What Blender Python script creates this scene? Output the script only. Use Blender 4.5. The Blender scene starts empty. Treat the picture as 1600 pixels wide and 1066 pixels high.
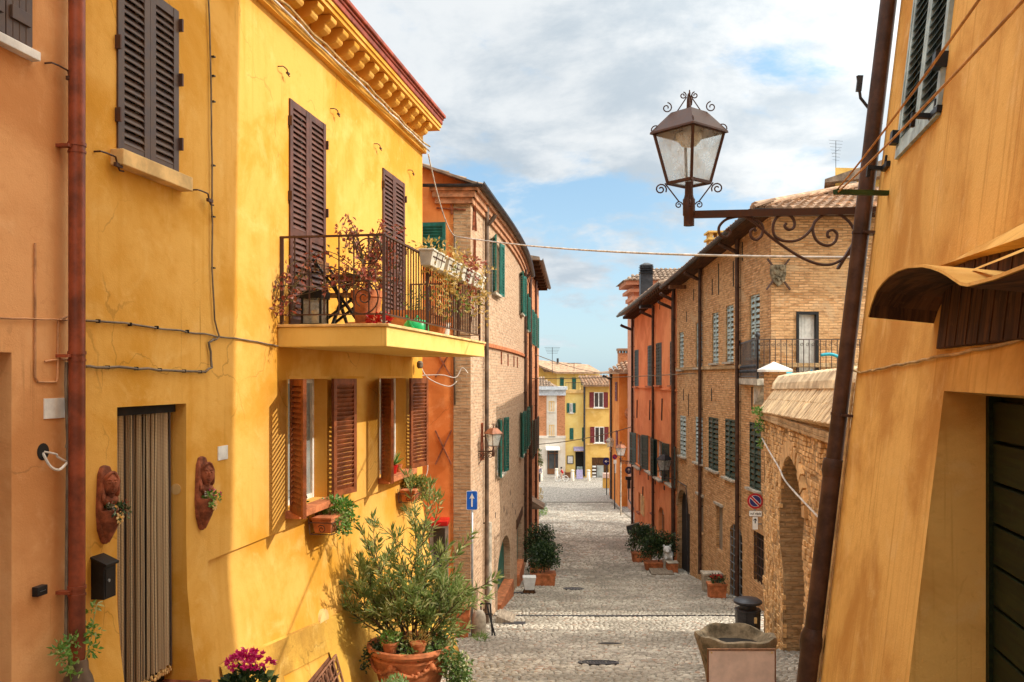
import bpy, math, random
import numpy as np
from mathutils import Vector, Matrix

# ------------------------------------------------------------------ camera, sky, sun, exposure
scene = bpy.context.scene
COL = scene.collection
FPX, CX, HY = 1400.0, 800.0, 588.0        # focal length, centre and horizon of the photograph in its own pixels
cam = bpy.data.cameras.new("camera")
cam.sensor_width = 36.0
cam.lens = 36.0 * FPX / 1600.0
cam.shift_y = (HY - 533.0) / 1600.0
cam.clip_start, cam.clip_end = 0.05, 3000.0
camo = bpy.data.objects.new("camera", cam)
camo.rotation_euler = (math.radians(90), 0, 0)
COL.objects.link(camo)
scene.camera = camo

SUN_EL, SUN_AZ = math.radians(38.0), math.radians(-10.0)   # azimuth from +X towards +Y
SUN = Vector((math.cos(SUN_EL) * math.cos(SUN_AZ), math.cos(SUN_EL) * math.sin(SUN_AZ), math.sin(SUN_EL)))
sl = bpy.data.lights.new("sun", 'SUN')
sl.energy, sl.angle, sl.color = 3.1, math.radians(0.5), (1.0, 0.93, 0.82)
so = bpy.data.objects.new("sun", sl)
so.rotation_euler = SUN.to_track_quat('Z', 'Y').to_euler()
so.location = (20, -6, 18)
COL.objects.link(so)
scene.view_settings.view_transform = 'Standard'
scene.view_settings.look = 'None'
scene.view_settings.gamma = 1.0
scene.view_settings.exposure = 0.42
scene.cycles.max_bounces = 8
scene.cycles.diffuse_bounces = 5
scene.cycles.transparent_max_bounces = 12

world = bpy.data.worlds.new("World")
scene.world = world
world.use_nodes = True
wt = world.node_tree
wt.nodes.clear()


class NT:
    """small helper to write node trees"""
    def __init__(s, tree): s.t = tree
    def n(s, typ, **kw):
        nd = s.t.nodes.new(typ)
        for k, v in kw.items():
            if k.startswith('_'): setattr(nd, k[1:], v)
            else:
                key = int(k[1:]) if k[0] == 'i' and k[1:].isdigit() else k.replace('__', ' ')
                if isinstance(v, bpy.types.NodeSocket): s.t.links.new(v, nd.inputs[key])
                else: nd.inputs[key].default_value = v
        return nd
    def math(s, op, a, b=None, clamp=False):
        nd = s.t.nodes.new('ShaderNodeMath'); nd.operation = op; nd.use_clamp = clamp
        for i, v in enumerate((a, b)):
            if v is None: continue
            if isinstance(v, bpy.types.NodeSocket): s.t.links.new(v, nd.inputs[i])
            else: nd.inputs[i].default_value = v
        return nd.outputs[0]
    def mix(s, f, a, b, blend='MIX'):
        nd = s.t.nodes.new('ShaderNodeMix'); nd.data_type = 'RGBA'; nd.blend_type = blend
        for i, v in ((0, f), (6, a), (7, b)):
            if isinstance(v, bpy.types.NodeSocket): s.t.links.new(v, nd.inputs[i])
            else: nd.inputs[i].default_value = (v if i == 0 else (tuple(v) + (1,))[:4])
        return nd.outputs[2]
    def ramp(s, f, lo, hi, a=0.0, b=1.0):
        nd = s.t.nodes.new('ShaderNodeMapRange'); nd.interpolation_type = 'SMOOTHSTEP'
        s.t.links.new(f, nd.inputs[0])
        for i, v in ((1, lo), (2, hi), (3, a), (4, b)): nd.inputs[i].default_value = v
        return nd.outputs[0]
    def noise(s, vec, scale, detail=4, rough=0.55, dist=0.0):
        nd = s.n('ShaderNodeTexNoise', Scale=scale, Detail=detail, Roughness=rough, Distortion=dist)
        if vec is not None: s.t.links.new(vec, nd.inputs['Vector'])
        return nd.outputs['Fac']
    def mapping(s, vec, scale=(1, 1, 1), loc=(0, 0, 0)):
        nd = s.n('ShaderNodeMapping', Scale=scale, Location=loc)
        s.t.links.new(vec, nd.inputs['Vector']); return nd.outputs[0]


w = NT(wt)
wtc = w.n('ShaderNodeTexCoord').outputs['Generated']
sky = w.n('ShaderNodeTexSky', _sky_type='NISHITA', _sun_disc=False, _sun_elevation=SUN_EL,
          _sun_rotation=math.radians(90) - SUN_AZ, _air_density=1.0, _dust_density=1.2, _ozone_density=1.5)
sep = w.n('ShaderNodeSeparateXYZ', i0=wtc)
zc = w.math('ADD', w.math('MAXIMUM', sep.outputs[2], 0.0), 0.28)
flat = w.n('ShaderNodeCombineXYZ', i0=w.math('DIVIDE', sep.outputs[0], zc), i1=w.math('DIVIDE', sep.outputs[1], zc), i2=0.0).outputs[0]
n1 = w.noise(w.mapping(flat, (1, 1, 1), (3.1, 1.7, 0)), 2.3, 12, 0.60, 0.15)
cover = w.math('ADD', n1, w.ramp(sep.outputs[2], 0.0, 0.42, -0.07, 0.19))
mask = w.ramp(cover, 0.46, 0.60)
n2 = w.noise(w.mapping(flat, (1, 1, 1), (7.3, 4.1, 2.0)), 3.0, 11, 0.62, 0.2)
shade = w.ramp(n2, 0.36, 0.64, 0.0, 1.0)
ccol = w.mix(shade, (4.1, 4.75, 5.35), (6.5, 6.8, 7.0))
bluesky = w.mix(0.65, w.mix(1.0, sky.outputs[0], (1.4, 1.5, 1.55), 'MULTIPLY'), w.mix(w.ramp(sep.outputs[2], 0.0, 0.30), (4.6, 6.4, 7.4), (2.6, 4.5, 6.4)))
skyc = w.mix(mask, bluesky, ccol)
# sky brightened and warmed out of view, sunward and overhead, as added fill
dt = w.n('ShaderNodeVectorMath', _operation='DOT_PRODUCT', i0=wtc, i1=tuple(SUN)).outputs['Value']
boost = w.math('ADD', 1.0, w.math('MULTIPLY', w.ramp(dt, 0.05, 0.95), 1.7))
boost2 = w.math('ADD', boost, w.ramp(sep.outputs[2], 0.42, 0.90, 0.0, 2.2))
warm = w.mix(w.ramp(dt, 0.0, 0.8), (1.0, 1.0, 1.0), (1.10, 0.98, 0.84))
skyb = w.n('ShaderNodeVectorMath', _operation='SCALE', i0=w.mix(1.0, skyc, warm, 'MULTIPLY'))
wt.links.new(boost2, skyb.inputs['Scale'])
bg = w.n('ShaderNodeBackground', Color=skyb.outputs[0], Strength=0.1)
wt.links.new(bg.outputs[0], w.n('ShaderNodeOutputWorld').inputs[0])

# ------------------------------------------------------------------ materials
MATS = {}


def newmat(name):
    m = bpy.data.materials.new(name); m.use_nodes = True
    t = m.node_tree; t.nodes.clear()
    N = NT(t)
    p = N.n('ShaderNodeBsdfPrincipled')
    o = N.n('ShaderNodeOutputMaterial'); t.links.new(p.outputs[0], o.inputs[0])
    MATS[name] = m
    return m, N, p, o


def setc(N, p, sock, v):
    if isinstance(v, bpy.types.NodeSocket): N.t.links.new(v, p.inputs[sock])
    else: p.inputs[sock].default_value = v


def bump(N, p, h, strength, dist):
    b = N.n('ShaderNodeBump', Strength=strength, Distance=dist)
    N.t.links.new(h, b.inputs['Height']); N.t.links.new(b.outputs[0], p.inputs['Normal'])


def stucco(name, base, dark, light, streak=0.35, stain=None, rough=0.92, bmp=0.5, soff=0.0, sf=5.0, crack=0.4):
    m, N, p, o = newmat(name)
    uv = N.n('ShaderNodeTexCoord').outputs['UV']
    uv = N.mapping(uv, (1, 1, 1), (soff, soff * .7, 0))
    a = N.noise(uv, 0.75, 7, 0.62, 0.4)
    c = N.mix(N.ramp(a, 0.38, 0.60), dark, base)
    b = N.noise(N.mapping(uv, (1, 1, 1), (9, 3, 0)), 2.6, 6, 0.65, 0.6)
    c = N.mix(N.math('MULTIPLY', N.ramp(b, 0.52, 0.74), 0.55), c, light)
    s = N.noise(N.mapping(uv, (sf, 0.28, 1)), 1.6, 6, 0.6, 0.2)
    c = N.mix(N.math('MULTIPLY', N.ramp(s, 0.50, 0.74), streak), c, dark)
    e = N.noise(N.mapping(uv, (1, 1, 1), (2, 8, 0)), 9.0, 5, 0.7, 1.2)
    c = N.mix(N.math('MULTIPLY', N.ramp(e, 0.56, 0.72), 0.35), c, dark)
    if crack:
        wb = N.n('ShaderNodeTexNoise', Scale=2.5, Detail=5.0); N.t.links.new(uv, wb.inputs['Vector'])
        wv_ = N.n('ShaderNodeVectorMath', _operation='MULTIPLY_ADD', i0=wb.outputs['Color'], i1=(0.5, 0.5, 0.0), i2=uv).outputs[0]
        ve_ = N.n('ShaderNodeTexVoronoi', Scale=0.8, _feature='DISTANCE_TO_EDGE'); N.t.links.new(wv_, ve_.inputs['Vector'])
        ck = N.math('MULTIPLY', N.ramp(ve_.outputs['Distance'], 0.001, 0.007, 1.0, 0.0), N.ramp(N.noise(N.mapping(uv, (1, 1, 1), (6, 2, 0)), 0.7, 3, 0.5), 0.52, 0.60))
        c = N.mix(N.math('MULTIPLY', ck, crack), c, tuple(x * .35 for x in dark))
        dr = N.noise(N.mapping(uv, (16.0, 0.55, 1), (3, 1, 0)), 1.0, 4, 0.55)
        c = N.mix(N.math('MULTIPLY', N.math('MULTIPLY', N.ramp(dr, 0.60, 0.72), N.ramp(N.noise(N.mapping(uv, (1, 1, 1), (1, 7, 0)), 0.9, 3, 0.5), 0.48, 0.62)), 0.6), c, tuple(x * .62 for x in dark))
    if stain:
        q = N.noise(N.mapping(uv, (2.2, 0.6, 1), (4, 4, 0)), 1.1, 7, 0.7, 0.8)
        c = N.mix(N.math('MULTIPLY', N.ramp(q, 0.6, 0.74), 0.7), c, stain)
    setc(N, p, 'Base Color', c); p.inputs['Roughness'].default_value = rough
    p.inputs['Specular IOR Level'].default_value = 0.2
    h = N.math('ADD', N.math('MULTIPLY', N.noise(uv, 7.0, 5, 0.6), 1.0), N.math('MULTIPLY', N.noise(uv, 75.0, 4, 0.7), 0.45))
    bump(N, p, h, bmp, 0.012)
    return m


def brick(name, c1, c2, mortar, var, bw=0.27, bh=0.072, ms=0.010, bmp=0.9, patch=None):
    m, N, p, o = newmat(name)
    uv = N.n('ShaderNodeTexCoord').outputs['UV']
    wob = N.n('ShaderNodeTexNoise', Scale=2.2, Detail=3.0); N.t.links.new(uv, wob.inputs['Vector'])
    off = N.n('ShaderNodeVectorMath', _operation='MULTIPLY_ADD', i0=wob.outputs['Color'], i1=(0.09, 0.05, 0.0), i2=uv).outputs[0]
    bt = N.n('ShaderNodeTexBrick', Scale=1.0, Mortar__Size=ms, Mortar__Smooth=0.35, Bias=0.0, Brick__Width=bw, Row__Height=bh,
             Color1=(*c1, 1), Color2=(*c2, 1), Mortar=(*mortar, 1), Vector=off)
    a = N.noise(uv, 0.55, 7, 0.65, 0.5)
    c = N.mix(N.math('MULTIPLY', N.ramp(a, 0.40, 0.68), 0.75), bt.outputs['Color'], var)
    b = N.noise(N.mapping(uv, (4, 11, 1)), 1.0, 4, 0.6)
    c = N.mix(N.math('MULTIPLY', N.ramp(b, 0.46, 0.68), 0.65), c, tuple(x * .5 for x in c1))
    d = N.noise(N.mapping(uv, (3.3, 12, 1), (5, 5, 0)), 1.0, 3, 0.6)
    c = N.mix(N.math('MULTIPLY', N.ramp(d, 0.55, 0.75), 0.6), c, tuple(min(1, x * 1.35) for x in c2))
    if patch:
        q = N.noise(N.mapping(uv, (1, 1, 1), (8, 1, 0)), 0.8, 8, 0.7, 1.0)
        c = N.mix(N.ramp(q, 0.54, 0.64, 0.0, 0.7), c, patch)
    setc(N, p, 'Base Color', c); p.inputs['Roughness'].default_value = 0.95
    p.inputs['Specular IOR Level'].default_value = 0.15
    h = N.math('ADD', N.math('MULTIPLY', bt.outputs['Fac'], -1.0), N.math('MULTIPLY', N.noise(uv, 18, 5, 0.7), 0.9))
    bump(N, p, h, bmp, 0.015)
    return m


def paint(name, col, rough=0.6, metal=0.0, var=0.25, scale=6.0, bmp=0.15, island=0.0, dirt=None, coat=0.0):
    m, N, p, o = newmat(name)
    ob = N.n('ShaderNodeTexCoord').outputs['Object']
    a = N.noise(ob, scale, 6, 0.65)
    dk = dirt if dirt else tuple(x * (1 - var) * .8 for x in col)
    lt = tuple(min(1, x * (1 + var)) for x in col)
    c = N.mix(N.ramp(a, 0.3, 0.72), dk, lt)
    if island:
        g = N.n('ShaderNodeNewGeometry').outputs['Random Per Island']
        c = N.mix(N.math('MULTIPLY', g, island), c, tuple(x * .35 for x in col))
    setc(N, p, 'Base Color', c)
    p.inputs['Roughness'].default_value = rough; p.inputs['Metallic'].default_value = metal
    p.inputs['Coat Weight'].default_value = coat; p.inputs['Specular IOR Level'].default_value = 0.32
    if bmp: bump(N, p, N.noise(ob, scale * 6, 4, 0.6), bmp, 0.004)
    return m


def wood(name, col, dark, rough=0.75, sx=14.0, vertical=True):
    m, N, p, o = newmat(name)
    uv = N.n('ShaderNodeTexCoord').outputs['UV']
    sc = (sx, 0.9, 1) if vertical else (0.9, sx, 1)
    a = N.noise(N.mapping(uv, sc), 2.2, 7, 0.65, 0.5)
    c = N.mix(N.ramp(a, 0.38, 0.66), dark, col)
    b = N.noise(uv, 14.0, 5, 0.7)
    c = N.mix(N.math('MULTIPLY', N.ramp(b, 0.55, 0.75), 0.5), c, tuple(min(1, x * 1.6 + .02) for x in col))
    setc(N, p, 'Base Color', c); p.inputs['Roughness'].default_value = rough; p.inputs['Specular IOR Level'].default_value = 0.2
    bump(N, p, a, 0.4, 0.004)
    return m


def leafmat(name, c1, c2, c3=None, trans=0.35, rough=0.45):
    m, N, p, o = newmat(name)
    g = N.n('ShaderNodeNewGeometry').outputs['Random Per Island']
    c = N.mix(g, c1, c2)
    if c3: c = N.mix(N.ramp(g, 0.72, 0.95), c, c3)
    setc(N, p, 'Base Color', c); p.inputs['Roughness'].default_value = rough
    tr = N.n('ShaderNodeBsdfTranslucent', Color=c)
    mx = N.n('ShaderNodeMixShader', Fac=trans)
    N.t.links.new(p.outputs[0], mx.inputs[1]); N.t.links.new(tr.outputs[0], mx.inputs[2]); N.t.links.new(mx.outputs[0], o.inputs[0])
    return m


def glassmat(name, col, rough=0.08):
    m, N, p, o = newmat(name)
    ob = N.n('ShaderNodeTexCoord').outputs['Object']
    c = N.mix(N.ramp(N.noise(ob, 1.3, 3, 0.5), 0.35, 0.65), tuple(x * .5 for x in col), col)
    setc(N, p, 'Base Color', c)
    p.inputs['Roughness'].default_value = rough; p.inputs['Specular IOR Level'].default_value = 0.8
    return m


M_YEL = stucco('yellow stucco', (.72, .39, .085), (.60, .28, .028), (.78, .48, .15), 0.45)
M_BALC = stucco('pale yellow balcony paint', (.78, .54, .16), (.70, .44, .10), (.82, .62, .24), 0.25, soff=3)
M_YELP = stucco('rough yellow plinth', (.66, .385, .065), (.38, .20, .035), (.78, .54, .17), 0.2, bmp=1.6)
M_PEACH = stucco('peach stucco', (.74, .38, .155), (.57, .25, .085), (.80, .47, .23), 0.3, soff=4)
M_ORG = stucco('orange stucco', (.80, .275, .075), (.66, .19, .045), (.84, .38, .15), 0.3, soff=9)
M_RED = stucco('orange red stucco', (.86, .33, .13), (.72, .23, .085), (.88, .42, .21), 0.35, soff=2)
M_BRI = stucco('bright orange stucco', (.80, .27, .06), (.68, .19, .035), (.84, .38, .12), 0.3, soff=5)
M_OCH = stucco('ochre stucco', (.70, .45, .13), (.60, .36, .09), (.76, .54, .22), 0.2, soff=6)
M_RYEL = stucco('ochre yellow stucco', (.84, .50, .135), (.58, .28, .055), (.88, .60, .24), 0.95, soff=12, sf=11.0, crack=0)
M_PYEL = stucco('pale yellow stucco', (.86, .66, .24), (.80, .58, .18), (.88, .74, .36), 0.15, soff=3)
M_WHI = stucco('cream white stucco', (.76, .70, .60), (.66, .58, .47), (.80, .76, .70), 0.2, soff=1)
M_SALM = stucco('salmon stucco', (.68, .30, .18), (.55, .22, .12), (.74, .40, .26), 0.25, soff=7)
M_BRA = brick('tan buff brick', (.47, .28, .165), (.60, .41, .27), (.56, .44, .31), (.56, .37, .235), bmp=1.0, patch=(.52, .33, .20))  # tan and pinkish tones of the brick itself
M_BRQ = brick('worn brown brick', (.42, .24, .12), (.52, .32, .17), (.42, .32, .20), (.34, .20, .11))
M_BRP = brick('palace brick', (.52, .25, .095), (.80, .47, .235), (.42, .26, .13), (.70, .42, .20), bw=0.25, bh=0.068, ms=0.012, bmp=1.3, patch=(.58, .39, .22))
M_BRG = brick('garden wall brick', (.46, .27, .12), (.56, .36, .18), (.40, .27, .14), (.50, .34, .18), bw=0.24, bh=0.085, ms=0.018, bmp=1.6, patch=(.74, .54, .31))
M_GBR = paint('hand made garden brick', (.86, .51, .22), .95, var=.22, scale=5, bmp=.6, island=.42)
M_BRF = brick('far orange brick', (.62, .24, .10), (.68, .30, .14), (.62, .34, .20), (.66, .30, .14))
M_DKBR = paint('dark brown shutter paint', (.045, .028, .024), 0.5, var=0.5, scale=9, dirt=(.10, .055, .03))
M_BRSH = paint('plum brown shutter paint', (.10, .036, .022), 0.5, var=0.3)
M_RBSH = paint('red brown shutter wood', (.23, .064, .020), 0.5, var=0.3)
M_GRSH = paint('green shutter paint', (.012, .13, .10), 0.5, var=0.3)
M_DGSH = paint('dark green shutter paint', (.03, .042, .026), 0.55, var=0.3)
M_BGSH = paint('bottle green shutter paint', (.035, .065, .05), 0.5, var=0.3)
M_PBSH = paint('pale blue green shutter', (.40, .50, .48), 0.5, var=0.25)
M_MARSH = paint('maroon shutter paint', (.19, .022, .022), 0.55, var=0.2)
M_DOORG = wood('dark green door boards', (.014, .024, .005), (.006, .010, .003), 0.6, vertical=False)
M_BOARD = wood('weathered brown board', (.12, .050, .016), (.034, .014, .006), 0.8, sx=10)
M_WOOD = wood('weathered grey wood', (.34, .28, .21), (.18, .14, .10), 0.8)
M_WOODB = wood('brown wood', (.26, .12, .05), (.13, .055, .025), 0.7)
M_IRON = paint('brown iron', (.055, .032, .026), 0.55, 0.3, var=0.4, scale=14, dirt=(.10, .045, .025))
M_BLACK = paint('black iron', (.018, .017, .017), 0.45, 0.3, var=0.3)
M_DKMET = paint('dark grey metal', (.055, .055, .06), 0.45, 0.5, var=0.3)
M_GREYM = paint('galvanised metal', (.42, .44, .45), 0.4, 0.7, var=0.2)
M_PIPE = paint('copper brown pipe', (.26, .062, .026), 0.42, 0.15, var=0.35, scale=5, dirt=(.13, .035, .018))
M_PIPED = paint('dark brown pipe', (.075, .036, .022), 0.5, 0.1, var=0.4, scale=5)
M_PIPEB = paint('old brown gutter', (.14, .095, .065), 0.5, 0.2, var=0.4, scale=4)
M_CREAM = paint('cream sill stone', (.76, .50, .20), 0.8, var=0.15, scale=4)
M_WHITE = paint('white paint', (.78, .76, .70), 0.6, var=0.08)
M_STONE = paint('pale stone', (.46, .40, .31), 0.9, var=0.35, scale=5, bmp=0.5)
M_DSTONE = paint('mossy grey stone', (.21, .165, .105), 0.95, var=0.6, scale=6, bmp=0.9, dirt=(.075, .06, .035))
M_TERRA = paint('terracotta', (.50, .165, .062), 0.8, var=0.28, scale=7, bmp=0.3)
M_TERRAD = paint('brown terracotta', (.27, .082, .038), 0.85, var=0.5, scale=12, bmp=0.5)
M_TILE = paint('roof tile clay', (.50, .31, .19), 0.9, var=0.45, scale=3, bmp=0.4, island=0.65)
M_TILED = paint('dark roof tile', (.34, .235, .16), 0.9, var=0.45, scale=3, bmp=0.4, island=0.6)
M_GLASS = glassmat('dark window glass', (.05, .06, .065))
M_GLASSL = glassmat('pale window glass', (.35, .38, .36), 0.15)
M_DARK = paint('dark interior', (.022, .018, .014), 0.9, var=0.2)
M_CABLE = paint('dark cable', (.20, .15, .10), 0.7, var=0.3)
M_CABLEL = paint('pale cable', (.62, .56, .48), 0.7, var=0.25)
M_CABLEY = paint('painted cable', (.55, .36, .15), 0.75, var=0.35)
M_CABLEO = paint('peach painted pipe', (.55, .28, .13), 0.75, var=0.3)
M_ROPE = paint('orange rope', (.62, .33, .12), 0.8, var=0.2)
M_BLUE = paint('blue sign paint', (.012, .13, .60), 0.35, var=0.05)
M_NAVY = paint('navy sign paint', (.016, .022, .14), 0.35, var=0.05)
M_SRED = paint('red sign paint', (.42, .012, .022), 0.35, var=0.06)
M_SWHI = paint('white sign paint', (.80, .80, .77), 0.4, var=0.04)
M_SBLK = paint('black lettering', (.012, .012, .012), 0.5, var=0.0)
M_REDAW = paint('red enamel', (.50, .012, .010), 0.35, var=0.1)
M_BOARDP = paint('dusty pink board', (.80, .60, .50), 0.6, var=0.03, bmp=0.05)
M_OLIVE = leafmat('oleander leaf', (.15, .23, .055), (.34, .40, .13), (.58, .58, .28), 0.45)
M_BUSHL = leafmat('dark glossy leaf', (.014, .040, .014), (.040, .085, .024), (.15, .22, .08), 0.25, 0.3)
M_GREENL = leafmat('fresh green leaf', (.10, .24, .035), (.20, .36, .06), (.45, .46, .18))
M_IVYL = leafmat('variegated ivy leaf', (.08, .16, .035), (.19, .27, .07), (.58, .56, .28))
M_REDL = leafmat('red autumn leaf', (.28, .045, .030), (.40, .15, .075), (.10, .10, .03))
M_YELL = leafmat('yellow dried leaf', (.55, .36, .09), (.45, .30, .10), (.20, .22, .05))
M_PINK = leafmat('magenta petal', (.62, .012, .16), (.72, .03, .22), (.80, .12, .36), 0.3, 0.6)
M_REDP = leafmat('red petal', (.50, .010, .012), (.62, .03, .03), None, 0.3, 0.6)
M_STEM = paint('woody stem', (.10, .068, .034), 0.9, var=0.4, scale=20)
M_TEAL = paint('teal plastic', (.03, .38, .48), 0.4, var=0.1)
M_GPLA = paint('green plastic', (.015, .42, .13), 0.35, var=0.15)
M_SKIN = paint('skin', (.55, .33, .23), 0.6, var=0.08, bmp=0)
M_CLRED = paint('red cloth', (.50, .02, .03), 0.9, var=0.1)
M_CLGRY = paint('grey cloth', (.16, .17, .24), 0.9, var=0.1)
M_CLWHI = paint('white cloth', (.75, .74, .72), 0.9, var=0.06)
M_HAIR = paint('dark hair', (.05, .03, .02), 0.7, var=0.2)
M_PURP = paint('lilac paint', (.34, .30, .46), 0.7, var=0.1)
M_OFFWH = paint('off white planter plastic', (.62, .58, .48), 0.55, var=0.15)

m, N, p, o = newmat('lantern glass')
ob = N.n('ShaderNodeTexCoord').outputs['Object']
dn = N.noise(ob, 9, 6, 0.7)
setc(N, p, 'Base Color', N.mix(N.ramp(dn, 0.45, 0.75), (.72, .76, .72), (.45, .36, .24)))
p.inputs['Roughness'].default_value = 0.25
tb = N.n('ShaderNodeBsdfTransparent', Color=(.95, .97, .96, 1)); tl = N.n('ShaderNodeBsdfTranslucent', Color=(.80, .84, .82, 1))
m1 = N.n('ShaderNodeMixShader', Fac=0.5); N.t.links.new(p.outputs[0], m1.inputs[1]); N.t.links.new(tl.outputs[0], m1.inputs[2])
m2 = N.n('ShaderNodeMixShader'); N.t.links.new(N.ramp(dn, 0.3, 0.8, 0.22, 0.72), m2.inputs[0])
N.t.links.new(tb.outputs[0], m2.inputs[1]); N.t.links.new(m1.outputs[0], m2.inputs[2]); N.t.links.new(m2.outputs[0], o.inputs[0])
M_LGLASS = m

m, N, p, o = newmat('cobbles')       # individual stones (one island each)
g = N.n('ShaderNodeNewGeometry').outputs['Random Per Island']
ob = N.n('ShaderNodeTexCoord').outputs['Object']
c = N.mix(g, (.27, .24, .19), (.63, .57, .465))
c = N.mix(N.ramp(g, 0.93, 0.96), c, (.40, .27, .19))
c = N.mix(N.ramp(N.noise(ob, 0.5, 6, 0.6), 0.40, 0.62, 0.0, 0.65), c, (.19, .165, .125))
c = N.mix(N.ramp(N.noise(ob, 25, 4, 0.7), 0.45, 0.7, 0.0, 0.5), c, (.20, .175, .15))
setc(N, p, 'Base Color', c); p.inputs['Roughness'].default_value = 0.72
bump(N, p, N.noise(ob, 40, 4, 0.6), 0.5, 0.006)
M_COB = m
m, N, p, o = newmat('cobbled ground')
uv = N.n('ShaderNodeTexCoord').outputs['Object']
vo = N.n('ShaderNodeTexVoronoi', Scale=6.5, _feature='F1'); N.t.links.new(N.mapping(uv, (1, .8, 0)), vo.inputs['Vector'])
ve = N.n('ShaderNodeTexVoronoi', Scale=6.5, _feature='DISTANCE_TO_EDGE'); N.t.links.new(N.mapping(uv, (1, .8, 0)), ve.inputs['Vector'])
c = N.mix(vo.outputs['Color'], (.27, .24, .20), (.46, .42, .36))
c = N.mix(N.ramp(ve.outputs['Distance'], 0.02, 0.12), (.10, .085, .065), c)
setc(N, p, 'Base Color', c); p.inputs['Roughness'].default_value = 0.85
bump(N, p, N.ramp(ve.outputs['Distance'], 0.0, 0.3), 0.8, 0.03)
M_GROUND = m
m, N, p, o = newmat('joint dirt')
uv = N.n('ShaderNodeTexCoord').outputs['Object']
setc(N, p, 'Base Color', N.mix(N.ramp(N.noise(uv, 3, 6, 0.7), 0.35, 0.7), (.10, .085, .062), (.18, .155, .115)))
p.inputs['Roughness'].default_value = 0.95
M_DIRT = m
m, N, p, o = newmat('bead strands')
g = N.n('ShaderNodeNewGeometry').outputs['Random Per Island']
c = N.mix(g, (.24, .14, .06), (.95, .76, .48)); c = N.mix(N.ramp(g, 0.70, 0.74), c, (.06, .042, .036))
uv = N.n('ShaderNodeTexCoord').outputs['UV']
wv = N.n('ShaderNodeTexWave', Scale=28.0, _bands_direction='Y'); N.t.links.new(uv, wv.inputs['Vector'])
c = N.mix(N.math('MULTIPLY', wv.outputs['Fac'], 0.5), c, (.07, .045, .028))
setc(N, p, 'Base Color', c); p.inputs['Roughness'].default_value = 0.55
M_BEAD = m

# ------------------------------------------------------------------ helpers
rnd = random.Random(11)
rng = np.random.default_rng(5)
ORI = {}          # world position of each object's origin


def V(*a): return Vector(a)


class Frame:
    """a wall plane: origin, horizontal direction U, up direction W, outward normal N"""
    def __init__(s, o, U, W=(0, 0, 1)):
        s.o = Vector(o); s.U = Vector(U).normalized(); W = Vector(W)
        W = W - s.U * W.dot(s.U); s.W = W.normalized(); s.N = s.U.cross(s.W).normalized()
    def p(s, u, v, n=0.0): return s.o + s.U * u + s.W * v + s.N * n
    def px(s, x, y, n=0.0):
        d = Vector(((x - CX) / FPX, 1.0, (HY - y) / FPX))
        t = (s.o.dot(s.N) + n) / d.dot(s.N)
        q = d * t - s.o
        return q.dot(s.U), q.dot(s.W)
    def at(s, x, y, n=0.0):
        u, v = s.px(x, y, n); return s.p(u, v, n)
    def sub(s, u, v, n=0.0, ang=0.0, flip=False):
        a = math.radians(ang); c, si = math.cos(a), math.sin(a)
        f = Frame(s.p(u, v, n), s.U * (-c if flip else c) + s.N * si, s.W)
        return f


class BowFrame(Frame):
    """a wall that bows gently outwards along its length"""
    ln, amp = 1.0, 0.0
    def p(s, u, v, n=0.0): return s.o + s.U * u + s.W * v + s.N * n + s.BN * (s.amp * math.sin(math.pi * min(1.0, max(0.0, u / s.ln))))


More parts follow.
